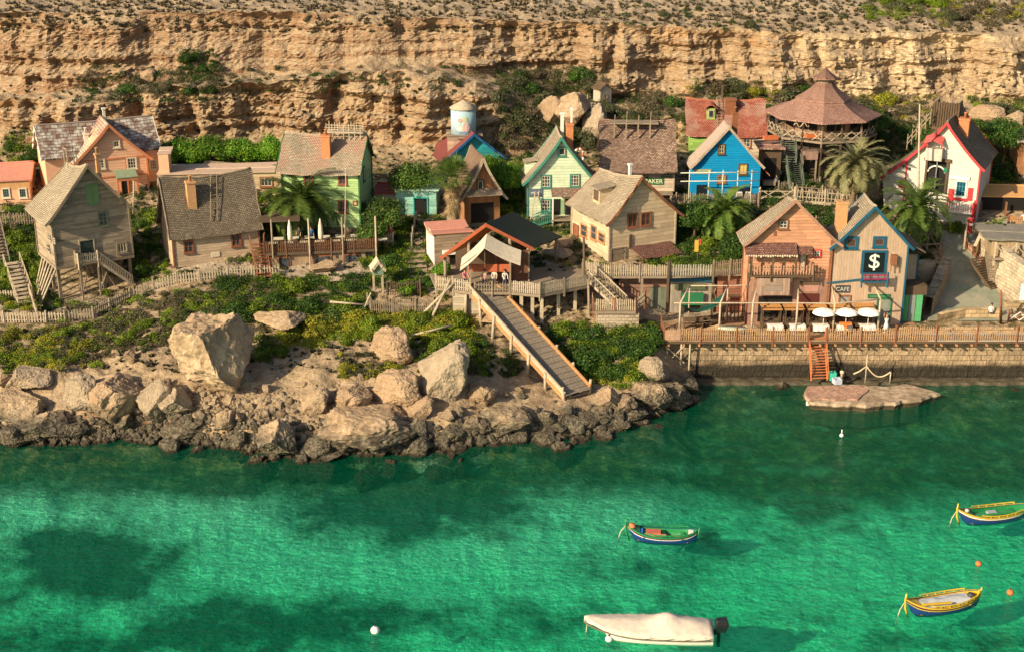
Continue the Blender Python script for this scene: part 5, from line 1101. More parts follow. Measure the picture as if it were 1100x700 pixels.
for z_ in (-.12, .25): m.box(a[0] - V_.w / 2 - .1, a[1] - V_.w / 2 + .1, -.92, -.84, a[2] - .2 + z_, a[2] - .08 + z_)
m.build('rail', mg, bb_); fence('x', '', [(a[0] - V_.w / 2, -.88, a[2] - .5), (a[1] - V_.w / 2, -.88, a[2] - .5)], .75, .6, .08, mg, NAVY, parent=bb_, rails=1)
m = MB(); q0 = V_.loc('F', 888, 304); q1 = V_.loc('F', 925.5, 300); m.beam((q0[0] - V_.w / 2, -.08, q0[1]), (q1[0] - V_.w / 2, -.08, q1[1]), .1, .16); m.build('teal_ledge', NAVY, V_.root)
sb = V_.panel('sign_board', 'F', 897.5, 306.5, 912.8, 314, plain('charcoal_sign', (.05, .05, .045)), 0, .1); a = V_.rect('F', 898, 307, 912, 314)
text_on('lettering', 'CAFE', ((a[0] + a[1]) / 2 - V_.w / 2, -.115, (a[2] + a[3]) / 2), (R(90), 0, 0), .56, plain('chalk_grey', (.45, .44, .4)), sb)
V_.door('F', 900, 317, 913, 345, WDR, leaf=plain('grey_door', (.26, .25, .22)))
gb = V_.panel('green_sign', 'F', 932, 316, 956, 320, plain('sign_green', (.02, .13, .05)), 0, .1)
m = MB(); a = V_.rect('F', 934, 317, 954, 319); V_.fbox(m, 'F', a[0], a[1], a[2] + .04, a[3] - .04, .1, .12); m.build('faded_letter_band', plain('dusty_green', (.10, .22, .13)), gb)
V_.door('F', 941, 320, 957, 346, plain('green_frame', (.03, .15, .06)), leaf=plain('grey_green_door', (.22, .24, .2)))
V_.chimney(905, 246 - 30, 1.8, .95, OCHRE, base=V_.h - .3, pot=True, potmat=WDL); 
m = MB(); bk = V_.rect('F', 956, 273, 962, 290); V_.fbox(m, 'F', bk[0], bk[1], bk[2] + .6, bk[3], 0, .5); V_.fbox(m, 'F', bk[0], bk[0] + .08, bk[2], bk[2] + .6, .4, .48); V_.fbox(m, 'F', bk[1] - .08, bk[1], bk[2], bk[2] + .6, .4, .48); m.build('wall_cupboard', WDR, V_.root)
m = MB(); x_ = V_.w / 2; m.box(x_ - .6, x_ + 2.2, .4, 2.2, V_.h + .35, V_.h + .5); 
m = MB(); m.slab(lambda i, j: (x_ + .1 + 1.7 * i, .2 + 5 * j, V_.h + .1 - .9 * i), 5, 5, .1); m.build('side_slope', wood('brown_roof_boards', (.20, .13, .09)), V_.root)
an = House('side_annex', 'plain pinkish boarded annex hanging beside the dollar board house above green doors', 'annex', (969, 307), 7.2, 0, 983, 3, 273, 271, M_SAND, WDD, ridge='x', over=(.1, .1), sag=0, corner=NAVY)
GD = empty('green_doors', P(980, 345, 4.3), 0, 'pair of bright green doors either side of a grey door below the annex', 'doors')
a = loc_on(GD, 0, 967, 345); b = loc_on(GD, 0, 992, 317); wd = (b.x - a.x) / 3
for k, c in enumerate(((.09, .36, .15), (.20, .24, .21), (.09, .36, .15))): m = MB(); m.box(a.x + wd * k + .03, a.x + wd * (k + 1) - .03, 0, .12, 0, b.z); m.build('door_leaf', plain('door_paint_%s' % 'abc'[k], c, .6), GD)
m = MB(); m.box(a.x - .1, b.x + .3, .0, 3, b.z + .003, b.z + .9); m.build('beam', WDD, GD)

# shops under the walkway
SH = empty('shop_row', P(700, 347, 4.2), 0, 'row of low shop fronts tucked under the timber walkway left of the salmon house', 'shop row'); yb = 129.9 - SH.location.y
def sp_(name, u0, v0, u1, v1, mat, y=0.0, th=.2, par=None):
    a = loc_on(SH, yb - y, u0, v1); b = loc_on(SH, yb - y, u1, v0); m = MB(); m.box(a.x, b.x, yb - y, yb - y + th, max(a.z, -.3), b.z); return m.build(name, mat, par or SH)
sp_('back_wall', 664, 300, 718, 346, siding('dull_rose_boards', (.30, .17, .12), .5)); sp_('grey_green_gate', 697, 309, 716, 346, siding('gate_boards', (.20, .22, .16), .3, axis='x'), .22)
sp_('shop_wall', 719, 298, 765, 346, siding('cream_vertical_boards', (.44, .38, .30), .25, axis='x'), .02); sp_('blue_beam', 719, 298, 765, 303, NAVY, .3); sp_('side_post', 763, 300, 768, 346, NAVY, .3)
sg = sp_('sign_board', 725, 305.5, 758, 311.5, plain('olive_sign', (.08, .10, .05)), .3); sp_('green_awning', 731, 315, 756, 328, plain('green_paint', (.02, .14, .06)), .5, par=None); sp_('doorway', 735, 328, 752, 346, DARK, .1)
sp_('plank_wall', 768, 293, 801, 346, siding('brick_red_planks', (.30, .13, .085), .4, dirt=.4), .04); sp_('doorway', 783, 319, 797, 346, plain('dark_red_interior', (.08, .02, .015)), .3); sp_('door_frame', 781, 317, 799, 319, WDD, .4)
# timber walkway above them
zw = 8.25; WK = empty('timber_walkway', P(700, 297, zw), 0, 'long timber walkway with pale pickets in front of the tan house above the shops', 'walkway'); q = lambda p: Vector(p) - WK.location
e0, e1, e2, e3 = P(626, 292, zw), P(656, 297, zw), P(719, 297, zw), P(801, 294, zw)
m = MB(); poly = [e0, e1, e2, e3, e3 + Vector((0, 2.6, 0)), e2 + Vector((0, 3.4, 0)), e1 + Vector((0, 3.8, 0)), e0 + Vector((0, 3.0, 0))]; n = len(poly)
m.add([q(p) for p in poly] + [q(p) - Vector((0, 0, .22)) for p in poly], [tuple(range(n)), tuple(range(2 * n - 1, n - 1, -1))] + [(i, i + n, (i + 1) % n + n, (i + 1) % n) for i in range(n)]); m.build('planking', WD, WK)
fence('x', '', [q(e0), q(e1), q(e2)], 1.15, .22, .1, WDL, WD, parent=WK, postsp=2.4); fence('x', '', [q(e2), q(P(766, 297, zw))], 1.2, .24, .12, wood('pale_grey_pickets', (.40, .38, .30)), WDD, parent=WK, postsp=4); fence('x', '', [q(P(766, 297, zw)), q(e3)], 1.5, .2, .09, WD, WD, parent=WK)
for u, v in ((657, 298), (690, 298), (718, 298), (767, 297), (800, 296)): p = q(P(u, v, zw)); m = MB(); m.box(p.x - .11, p.x + .11, p.y + .05, p.y + .27, -5, 1.5 if u == 718 else -.22); m.build('post', WDD if u > 700 else WD, WK)
# stair and landing between the deck and the shops
zp = 6.2; LD = empty('stair_landing', P(665, 335, zp), 0, 'railed landing halfway down the stair left of the shops', 'landing'); q = lambda p: Vector(p) - LD.location
c0, c1 = P(637, 334, zp), P(683, 334, zp); c2 = P(693, 327, zp); m = MB(); m.box(q(c0).x, q(c1).x, 0, 1.7, -.2, 0); m.build('planking', WD, LD)
fence('x', '', [q(c0) + Vector((0, 1.6, 0)), q(c0), q(c1), q(c2) + Vector((0, .3, 0))], 1.15, .2, .1, WDL, WDR, parent=LD, postsp=2.6)
m = MB(); m.box(q(c0).x + .4, q(c1).x + .3, .15, 1.6, -2.6, -.21); m.build('stone_base', stonewall('pale_rubble', (.42, .34, .25), .5, .3), LD)
stairs('walkway_stair', 'steep timber stair with pale pickets descending from the walkway to the landing', P(668, 330, zp), P(634, 297, zw), 1.3, mat=WDL, pick=True)
# pole beside it
for (u, v0, v1, Yp, lab) in ((628, 345, 255, 127.6, 'dark tall post at the corner of the tan house walkway'), (633, 400, 300, 125.8, 'grey timber pole rising out of the shrubs below the walkway')):
    tag(MB().tube([PY(u + 1, v0, Yp), PY(u - 1, v1, Yp)], [.16, .11], 7).build('timber_pole', WD if v0 > 350 else WDD), lab, 'pole')

# ------------------------------------------------------------------ quay: wall, terrace, stairs, dock
x0 = P(716, 365, 4.2).x; x1 = P(1300, 365, 4.2).x; yq = 122.6
m = MB(); m.grid(lambda i, j: (x0 + (x1 - x0) * i, yq - .25 * (1 - j) + .06 * mnoise.noise((i * 120, j * 7, 0)) + .05 * mnoise.noise((i * 300, j * 17, 3)), -1.5 + 5.4 * j), 420, 24)
m.box(x0, x1, yq + .25, yq + 2.2, -1.5, 3.89)
tag(m.build('quay_wall', stonewall('quay_stone', (.36, .26, .16), 1.05, .52, algae=True, warp=.16)), 'long stone block quay wall stained black at the waterline below the terrace', 'quay wall')
m = MB(); m.grid(lambda i, j: (x0 + 2 + (x1 - x0) * i, yq - .2 - 1.4 * (1 - j) + .3 * mnoise.noise((i * 40, 0, 0)), .28 + .12 * mnoise.noise((i * 60, j * 3, 2)) - (1.6 if j < .01 else 0)), 260, 5)
tag(m.build('rock_ledge', plain('wet_ledge', (.09, .075, .05), .6, .4)), 'low wet ledge of rock running along the foot of the quay wall', 'ledge')
zt_ = 4.3; TD = empty('terrace', P(900, 365, zt_), 0, 'sunlit timber terrace with a long picket rail on top of the quay wall', 'terrace'); q = lambda p: Vector(p) - TD.location
tx0, tx1 = P(714, 366, zt_).x - TD.location.x, P(1300, 366, zt_).x - TD.location.x; yy0 = -.1; m = MB()
ye = q(P(900, 346, zt_)).y + .1
for k in range(22): a = yy0 + (ye - yy0) * k / 22; m.box(tx0, q(P(985, 350, zt_)).x, a + .01, a + (ye - yy0) / 22 - .01, -.1, -.002 * (k % 2))
m.build('planking', wood('warm_deck_planks', (.36, .22, .12)), TD); m = MB(); m.box(tx0, tx1, yy0 - .05, yy0 + .14, -.32, -.1); m.build('edge_beam', WDD, TD)
m = MB(); m.box(q(P(985, 350, zt_)).x + .01, tx1, yy0, yy0 + 2.2, -.1, .0); m.build('concrete_edge', plain('pale_concrete', (.42, .34, .25), .9), TD)
for i in range(int((tx1 - tx0) / 1.4)):
    x = tx0 + .4 + 1.4 * i; m = MB(); m.box(x - .07, x + .07, yy0 - .3, yy0 + 1.0, -.5, -.33); m.build('joist', WDO, TD)
fence('x', '', [(tx0, yy0 + 3, 0), (tx0, yy0, 0)], 1.15, .2, .1, WDR, WDR, parent=TD)
lx0, lx1 = q(P(869, 366, zt_)).x, q(P(888, 366, zt_)).x
fence('x', '', [(tx0, yy0, 0), (lx0, yy0, 0)], 1.2, .21, .09, wood('warm_pickets', (.48, .31, .17)), WDR, parent=TD, postsp=3.0); fence('x', '', [(lx1, yy0, 0), (q(P(962, 366, zt_)).x, yy0, 0)], 1.2, .21, .09, wood('warm_pickets', (.48, .31, .17)), WDR, parent=TD, postsp=3.0)
fence('x', '', [(q(P(962, 366, zt_)).x, yy0, 0), (q(P(1180, 366, zt_)).x, yy0, 0)], 1.35, .21, .09, wood('warm_pickets', (.48, .31, .17)), WDR, parent=TD, postsp=3.6)
m = MB(); m.box(tx0 + .03, q(P(731, 366, zt_)).x, yy0 - .08, yy0 - .04, .05, 1.05); m.build('side_panel', wood('salmon_panel', (.46, .29, .19)), TD)
m = MB(); 
for dx in (.3, 1.6, 2.4): m.tube([(tx0 + dx, yy0 + .1, -4.6), (tx0 + dx, yy0 + .1, -.3)], .1, 6)
m.beam((tx0 + .1, yy0, -2.4), (tx0 + 1.9, yy0, -.5), .1); m.beam((tx0 + 1.9, yy0 - .02, -2.2), (tx0 + .2, yy0 - .02, -.6), .1); m.build('trestle', WDL, TD)
# pergola of poles
PG = empty('pole_pergola', P(850, 352, zt_), 0, 'open pergola of thin pale poles and rails over the terrace', 'pergola'); yb_ = 123.6 - PG.location.y; yc_ = 126.6 - PG.location.y; tops = []; PW = wood('pergola_poles', (.52, .42, .30))
for (uf, vf, ub, vb) in ((731, 325.5, 741, 307), (774, 325.5, 782, 307), (809, 325.5, 814, 306), (857, 325.5, 858, 306), (897, 326, 893, 304.5), (946, 321.5, 938, 304)):
    a = loc_on(PG, yb_, uf, vf); b = loc_on(PG, yc_, ub, vb); tops.append((a, b))
    m = MB(); m.tube([(a.x, a.y, .0), a], .1, 7); m.build('post', PW, PG); m = MB(); m.tube([a, b], .09, 7); m.build('rafter', PW, PG)
    m = MB(); m.tube([(b.x, b.y, 0), b], .07, 6); m.build('back_post', PW, PG)
m = MB(); m.tube([tops[0][0] - Vector((.6, 0, 0))] + [t[0] for t in tops], .07, 6); m.build('front_rail', PW, PG); m = MB(); m.tube([t[1] for t in tops], .06, 6); m.build('back_rail', PW, PG)
a, b = tops[0]; c, d = tops[1]; m = MB(); m.slab(lambda i, j: lerp2(a + Vector((.1, 0, -.1)), c + Vector((-.1, 0, -.1)), b.lerp(a, .2) + Vector((0, 0, -2.2)), d.lerp(c, .3), i, j) + Vector((0, 0, -1.2 * math.sin(math.pi * min(1, i * 1.0)) * (1 - .4 * j) * .6)), 14, 8, .03); tag(m.build('shade_cloth', plain('deep_green_cloth', (.008, .075, .05), .8, .2)), 'sagging deep green shade cloth slung under the left end of the pergola', 'shade cloth').location = PG.location
# tables, benches and umbrellas on the terrace
OT = wood('orange_table_top', (.52, .26, .09), vary=.2); tbl = None
def cp_or(first, make, loc, label, grp, rz=0):
    o = make() if first is None else copy_tree(first); o.location = loc; o.rotation_euler.z = rz; o['label'] = label
    if grp: o['group'] = grp
    return o
def mk_table():
    r = empty('canopy_booth', (0, 0, 0), 0, 'x', 'booth'); m = MB()
    for k in range(5): m.box(-.95, .95, -.5 + .2 * k, -.33 + .2 * k, 2.02 + .03 * k, 2.07 + .03 * k)
    m.build('canopy', OT, r)
    for x in (-.82, .82):
        for y in (-.35, .35): m = MB(); m.box(x - .04, x + .04, y - .04, y + .04, 0, 2.02); m.build('post', WDD, r)
    m = MB(); m.box(-.75, .75, -.2, .2, .72, .77); m.build('table_top', WDD, r)
    for y in (-.42, .42): m = MB(); m.box(-.78, .78, y - .1, y + .1, .42, .47); m.box(-.78, .78, y + (.1 if y > 0 else -.13), y + (.13 if y > 0 else -.1), .55, .85); m.build('bench', WDD, r)
    return r
first = None
for rw, Yt in enumerate((124.75, 126.0)):
    for k, u in enumerate((829, 853, 878, 903, 929)):
        p = PY(u - (2.5 if rw else 0), 331, Yt); o = cp_or(first, mk_table, (p.x, p.y, zt_), 'orange topped picnic booth in the %s row of the terrace, number %s from the left' % (('front', 'back')[rw], ('one', 'two', 'three', 'four', 'five')[k]), 'orange topped booths on the terrace', random.uniform(-.04, .04)); first = first or o
def mk_bench():
    r = empty('white_table', (0, 0, 0), 0, 'x', 'table'); m = MB(); m.box(-.75, .75, -.4, .4, .7, .75); m.build('table_top', WHITEP, r)
    m = MB(); m.slab(lambda i, j: (-.77 + 1.54 * i, -.41 - .1 * j + .03 * math.sin(i * 20), .76 - .5 * j), 14, 3, .02); m.build('cloth_drop', WHITEP, r)
    for x in (-.65, .65): m = MB(); m.box(x - .05, x + .05, -.3, .3, 0, .7); m.build('leg', WDD, r)
    return r
first = None
for k, u in enumerate((832, 856, 881, 906, 931)):
    p = PY(u, 345, 124.2); o = cp_or(first, mk_bench, (p.x, 124.0, zt_), 'white clothed table behind the terrace rail, number %s from the left' % ('one', 'two', 'three', 'four', 'five')[k], 'white tables along the terrace rail'); first = first or o
def mk_umb():
    r = empty('white_umbrella', (0, 0, 0), 0, 'x', 'umbrella'); m = MB(); m.tube([(0, 0, 0), (0, 0, 2.45)], .035, 6); m.build('pole', WHITEP, r)
    m = MB(); n = 8; m.grid(lambda i, j: ((1.1 * math.sin(j * 1.45) * (1 + .04 * abs(math.sin(i * n * math.pi)) * -1)) * math.cos(6.2832 * i), 1.1 * math.sin(j * 1.45) * (1 - .04 * abs(math.sin(i * n * math.pi))) * math.sin(6.2832 * i), 2.0 + .45 * math.cos(j * 1.45) - .1), 32, 7); m.build('canopy', plain('white_cloth', (.82, .8, .74), .8), r)
    m = MB(); m.lathe([(0, 0), (.25, 0), (.25, .1), (0, .12)], 12); m.build('base', IRON, r); return r
first = None
for k, (u, v) in enumerate(((885, 335), (909, 336.5), (933, 336))):
    p = PY(u, v, 123.8); o = cp_or(first, mk_umb, (p.x, 123.7, zt_), '%s white open umbrella on the terrace' % ('leftmost', 'middle', 'rightmost')[k], 'white umbrellas on the terrace'); first = first or o
# long table and odd things left on the terrace
p = P(789, 357, zt_ + .8); m = MB(); m.slab(lambda i, j: (-1.5 + 3 * i, -.45 + .9 * j, .78), 2, 2, .06); ob = empty('pale_green_table', (p.x, p.y + 1.3, zt_), 0, 'pale green oval table on the left part of the terrace', 'table'); 
m = MB(); m.lathe([(0, .74), (1.0, .74), (1.0, .8), (0, .8)], 24); tt = m.build('table_top', plain('pale_green_top', (.50, .58, .45), .5), ob); tt.scale = (1.35, .6, 1)
m = MB(); m.tube([(0, 0, 0), (0, 0, .74)], .07, 7); m.build('leg', IRON, ob)
for k, (u, w_) in enumerate(((746, 1.9), (757, 1.6), (768, 1.8))):
    p = P(u, 356, zt_); r = empty('dark_bench', (p.x, 125 + .3 * k, zt_), R(10 * k), 'dark slatted bench under the green shade cloth, %s of three' % ('left', 'middle', 'right')[k], 'bench', 'benches under the shade cloth')
    m = MB(); m.box(-w_ / 2, w_ / 2, -.2, .2, .42, .48); m.build('seat', WDD, r); m = MB(); m.box(-w_ / 2, w_ / 2, .2, .25, .55, 1.0); m.build('backrest', WDD, r)
    for x in (-w_ / 2 + .1, w_ / 2 - .1): m = MB(); m.box(x - .04, x + .04, -.18, .24, 0, .42); m.build('leg', WDD, r)
fence('dark_lattice_screen', 'dark slatted screen before the brick red shop wall', [P(775, 345, zt_), P(800, 345, zt_)], 1.9, .35, .12, WDD, WDD, rails=3)
fence('grey_gate_rail', 'grey rail fence between the pergola and the salmon house doors', [P(800, 345, zt_), P(818, 345, zt_)], 1.6, .25, .06, WD, WD)
p = P(908, 361, zt_); r = empty('orange_stand', (p.x, p.y + .25, zt_), 0, 'small bright orange T shaped stand behind the terrace rail', 'stand'); m = MB(); m.box(-.55, .55, -.2, .2, 1.05, 1.25); m.build('stand_top', plain('vivid_orange', (.70, .20, .05)), r); m = MB(); m.box(-.12, .12, -.1, .1, 0, 1.05); m.build('stem', plain('vivid_orange', (.70, .20, .05)), r)
# red stair down to the dock
a = P(880, 417, .75); b = Vector((P(879, 365, 4.4).x, yq - .35, 4.35)); a.y = min(a.y, yq - 2.0)
ORR = plain('orange_red_paint', (.50, .16, .06), .6, .2); RS = stairs('red_stair', 'steep orange red stair from the terrace down to the concrete dock', (b.x + .15, yq - 2.1, .8), b, 1.5, n=15, mat=ORR, railh=1.0)
# dock
cr = plain('dock_concrete', (.36, .26, .19), .9, .3)
pts2 = [(864, 422), (868, 415), (905, 412), (945, 414), (975, 412), (1010, 421), (985, 428), (936, 434), (905, 433), (870, 431)]
dp = []
for i_, (a_, b_) in enumerate(zip(pts2, pts2[1:] + pts2[:1])):
    pa, pb = P(*a_, .75), P(*b_, .75); n = max(2, int((pb - pa).length / .45))
    for k in range(n): q_ = pa.lerp(pb, k / n); q_.x += .22 * mnoise.noise(q_ * 1.3); q_.y += .3 * mnoise.noise(q_ * 1.7 + Vector((5, 0, 0))); q_.z = .75 + .05 * mnoise.noise(q_ * 2); dp.append(q_)
n = len(dp); ctr = sum(dp, Vector()) / n; ctr.z = .75
m = MB(); rings = []
for (f_, z_) in ((0.0, .78), (.3, .77), (.6, .74), (.85, .76), (1, .70), (1.02, .45), (.97, .1), (1.0, -1.5)): rings.append([Vector((ctr.x + (p.x - ctr.x) * f_, ctr.y + (p.y - ctr.y) * f_, z_ + .07 * mnoise.noise(Vector((p.x * f_, p.y * f_, z_)) * 1.9))) - ctr for p in dp])
m.add([p for r_ in rings for p in r_], [(i * n + k, i * n + (k + 1) % n, (i + 1) * n + (k + 1) % n, (i + 1) * n + k) for i in range(len(rings) - 1) for k in range(n)])
t = NT('stained_dock_concrete', .9); co = t.co(); n1 = t.noise(co, 1.2, 6, .65); n2 = t.noise(co, .35, 4); sp = t.N('SeparateXYZ'); t.L(co, sp.inputs[0])
c = t.ramp(n1, [(.32, (.14, .10, .065)), (.5, (.36, .27, .19)), (.66, (.50, .40, .28))]); c = t.mix(t.mapr(n2, .5, .62, 0, .6), c, (.20, .15, .09)); c = t.mix(t.mapr(t.math('ADD', sp.outputs[2], t.math('MULTIPLY', n1, .5)), .02, -.15, 0, .9), c, (.05, .04, .02)); t.col(c); t.bump(n1, .8, .1); cr = t.m
DKo = empty('concrete_dock', ctr, 0, 'broken concrete dock with a pinkish slab at the foot of the red stair', 'dock'); m.build('dock_body', cr, DKo)
sl_ = [P(u_, v_, .75) for u_, v_ in ((864, 422), (866, 418), (868, 415.5), (890, 415), (908, 415.6), (924, 414.6), (927, 417), (933, 419), (930, 423), (926, 425), (921, 430), (910, 428.6), (896, 430.2), (883, 429), (870, 430.5), (866, 427))]; n = len(sl_)
m = MB(); m.add([Vector((p.x, p.y, .87)) - ctr for p in sl_] + [Vector((p.x, p.y, .752)) - ctr for p in sl_], [tuple(range(n)), tuple(range(2 * n - 1, n - 1, -1))] + [(i, i + n, (i + 1) % n + n, (i + 1) % n) for i in range(n)]); m.build('slab', plain('pink_slab', (.38, .23, .165), .9, .45), DKo)
for k, (u0, u1, v) in enumerate(((866, 878, 432.5), (885, 897, 432), (926, 938, 434))): a = P(u0, v, .25) - ctr; b = P(u1, v, .25) - ctr; m = MB(); m.tube([a - Vector((0, .12, 0)), b - Vector((0, .12, 0))], .2, 9); m.build('fender', WHITEP, DKo)
rp = empty('rope_posts', P(945, 412, .75), 0, 'two pale posts on the dock with a thick sagging rope between them', 'rope posts'); a = loc_on(rp, 0, 932, 381); b = loc_on(rp, 0, 957, 399)
m = MB(); m.tube([(a.x, 0, 0), a], .06, 6); m.build('post', WDL, rp); m = MB(); m.tube([(b.x, 0, 0), b], .06, 6); m.build('post', WDL, rp); k0 = a + Vector((0, 0, -1.1))
m = MB(); m.tube([k0.lerp(b, t) + Vector((0, 0, -.75 * math.sin(math.pi * t))) for t in [i / 12 for i in range(13)]], .07, 6); m.tube([k0, k0 + Vector((-.6, 0, -.5)), k0 + Vector((-1.1, .1, -.8))], .07, 6); m.build('rope', ROPE, rp)
for k, (u, v, sx, sz, c, lab, nm) in enumerate(((894, 407, .3, .75, (.05, .45, .32), 'turquoise open crate standing on the dock behind the stair', 'crate'), (899, 411, .35, .5, (.45, .5, .6), 'pale blue bin on the dock beside the turquoise crate', 'bin'), (904, 408, .18, .95, (.55, .45, .32), 'short pale bollard on the dock near the crates', 'bollard'))):
    p = P(u, v, .8); r = empty(nm, (p.x, p.y, .76), .2 * k, lab, nm); mt = plain(nm + '_paint', c, .6)
    if nm == 'bollard': m = MB(); m.lathe([(0, 0), (.16, 0), (.13, .7), (.2, .75), (.2, .95), (0, 1.0)], 12); m.build('bollard_body', mt, r)
    else:
        m = MB(); m.box(-sx, sx, -sx, sx, 0, .06); m.build('base', mt, r)
        for (xa, xb, ya, yb2) in ((-sx, sx, -sx, -sx + .05), (-sx, sx, sx - .05, sx), (-sx, -sx + .05, -sx + .051, sx - .051), (sx - .05, sx, -sx + .051, sx - .051)): m = MB(); m.box(xa, xb, ya, yb2, .061, sz); m.build('side_board', mt, r)

# ------------------------------------------------------------------ road and what stands on the right
road = MB(); L0 = [(996, 345, 4.25), (1000, 330, 4.6), (1006, 310, 5.4), (1012, 290, 6.3), (1015, 270, 7.4), (1008, 255, 8.4), (990, 246, 9.0)]; L1 = [(1088, 345, 4.25), (1086, 332, 4.5), (1070, 312, 5.3), (1055, 292, 6.2), (1046, 272, 7.3), (1052, 255, 8.4), (1100, 240, 9.3)]
ra_, rb2 = [P(*p) for p in L0], [P(*p) for p in L1]
def rd(i, j):
    x = j * (len(ra_) - 1); n_ = min(int(x), len(ra_) - 2); f = x - n_; p = ra_[n_].lerp(ra_[n_ + 1], f).lerp(rb2[n_].lerp(rb2[n_ + 1], f), i); p.z = max(p.z, gz(p.x, p.y)) + .05; return p
road.grid(rd, 30, 60); t = NT('worn_concrete_road', .55); co = t.co(); n1 = t.noise(co, .35, 5, .6); n2 = t.noise(co, 2.5, 5, .6)
c = t.mix(t.mapr(n1, .42, .6), (.17, .20, .15), (.28, .27, .20)); c = t.mix(t.mapr(n2, .5, .7, 0, .4), c, (.36, .33, .26)); c = t.mix(t.mapr(t.noise(co, .8, 3), .62, .7, 0, .7), c, (.15, .28, .22)); t.col(c); t.b.inputs['Specular IOR Level'].default_value = .6
tag(road.build('road', t.m), kind='structure')
def rubble(name, label, pts, h, w, mat, cat='wall', dz=.4):
    m = MB(); pts = [Vector(p) for p in pts]
    for a, b in zip(pts, pts[1:]):
        d = (b - a); n_ = max(2, int(d.length / .4)); s_ = Vector((-d.y, d.x, 0)).normalized() * w / 2
        for sg in (-1, 1): m.grid(lambda i, j: a + d * i + s_ * sg + Vector((0, 0, -dz + (h + dz) * j)) + s_.normalized() * .09 * mnoise.noise(a + d * i * 1.0 + Vector((sg * 3, 0, j * h * 2.5))) + Vector((0, 0, .08 * mnoise.noise((a + d * i) * 1.5) if j == 1 else 0)), n_, 6)
        m.grid(lambda i, j: a + d * i + s_ * (2 * j - 1) + Vector((0, 0, h + .08 * mnoise.noise((a + d * i) * 1.5))), n_, 2)
    return tag(m.build(name, mat), label, cat)
RB = stonewall('rubble_stone', (.40, .32, .22), .38, .24, warp=.25); YB = stonewall('yellow_stone', (.52, .38, .21), .8, .4, warp=.05)
rubble('rubble_wall', 'curving rubble stone wall along the left side of the concrete road', [P(995, 340, 4.3), P(1003, 325, 4.7), P(1010, 308, 5.4), P(1015, 296, 6)], 2.0, .9, RB)
rubble('low_stone_wall', 'low yellow stone wall between the road and the terrace rail', [P(1008, 347, 4.3), P(1035, 341, 4.3), P(1072, 341, 4.3)], .95, .5, YB)
rubble('stone_wall', 'pale stone wall right of the dark steps under the covered gallery', [P(1052, 268, 7.8), P(1070, 285, 7.4), P(1088, 300, 6.9), P(1110, 320, 6.5), P(1160, 330, 6.3)], 2.4, .6, stonewall('pale_ashlar', (.50, .41, .29), .7, .35, warp=.03), dz=2.5)
# dark steps and panelled side wall
stairs('dark_steps', 'broad dark steps descending beside the red brown panelled wall', P(1082, 320, 4.6), P(1052, 277, 7.6), 2.6, n=18, mat=WDD, sides=(-1,))
fence('panelled_wall', 'red brown panelled retaining wall with posts along the right edge of the road', [P(1078, 320, 4.6), P(1046, 276, 7.1), P(1038, 268, 7.6)], 1.0, .25, .24, wood('panel_pink_wood', (.42, .25, .17)), WDR, rails=2, cat='wall', postsp=2.0)
tag(MB().tube([P(1075, 347, 4.3), PY(1075.5, 312, 124.5)], [.13, .1], 7).build('red_post', WDR), 'tall red brown post by the low yellow stone wall', 'post')
fence('crossed_barrier', 'white crossed wooden barrier on a yellow block at the right edge', [P(1083, 345, 4.3), P(1130, 345, 4.3)], 1.0, .3, .1, WHITEP, WDR, style='cross')
m = MB(); m.box(-1.8, 3, -.4, .4, 1.05, 1.6); o = tag(m.build('yellow_block', YB), 'yellow stone block resting on the crossed barrier at the right edge', 'block'); o.location = P(1098, 341, 4.4)
# covered gallery at right
CG = House('covered_gallery', 'timber gallery with a weathered grey canopy and bamboo screens at the right edge', 'gallery', (1064, 275), 8.6, -6, 1180, 5, 257, 250, siding('bamboo_screen', (.50, .38, .23), .14, axis='x'), wood('grey_canopy_boards', (.24, .22, .18)), ridge='x', over=(.4, .8), sag=.05)
for k in range(6): x = -CG.w / 2 + .2 + k * 2.0; m = MB(); m.box(x - .08, x + .08, -.75, -.6, -.8, CG.h - .1); m.build('post', WDL, CG.root)
m = MB(); 
for k in range(5): x = -CG.w / 2 + .2 + k * 2.0; m.beam((x, -.68, CG.h - .3), (x + .7, -.68, CG.h - 1.1), .07); m.beam((x + 2, -.68, CG.h - .3), (x + 1.3, -.68, CG.h - 1.1), .07)
m.build('braces', WDL, CG.root); m = MB(); m.box(-CG.w / 2, CG.w / 2, -.9, -.01, -.15, 0); m.build('gallery_floor', WD, CG.root)
rubble('white_coping_wall', 'pale curving stair wall rising to the upper right gallery', [P(1046, 275, 7.6), P(1052, 262, 8.4), P(1062, 262, 8.8)], 1.0, .3, plain('pale_plaster', (.55, .43, .3)))
fence('picket_barrier', 'pale picket barrier at the top of the steps beside the tiny palm', [P(1036, 262, 8.8), P(1038, 252, 9.0), P(1060, 251, 9.1)], 1.2, .24, .1, WDL, WDL)
fence('brown_paling', 'brown paling fence at the upper right in front of the orange roof shed', [P(1082, 247, 9.5), P(1130, 248, 9.5)], 1.5, .25, .14, WDO, WDR)
OR = House('orange_roof_shed', 'open dark shed with a long flat orange brown roof at the right edge', 'shed', (1048, 226), 10.2, -4, 1190, 5, 211, 200, WDD, plain('orange_brown_roof', (.52, .28, .11), .8), ridge='x', over=(.2, 1.0), sag=0, jit=.01, flare=1)
for k in range(6): x = -OR.w / 2 + .3 + 2.6 * k; m = MB(); m.box(x - .09, x + .09, -.95, -.77, -.8, OR.h - .35); m.build('post', WDR, OR.root)
OR.panel('dark_front', 'F', .2, .1, OR.w - .2, OR.h - .1, DARK, 0, .04, px=False)
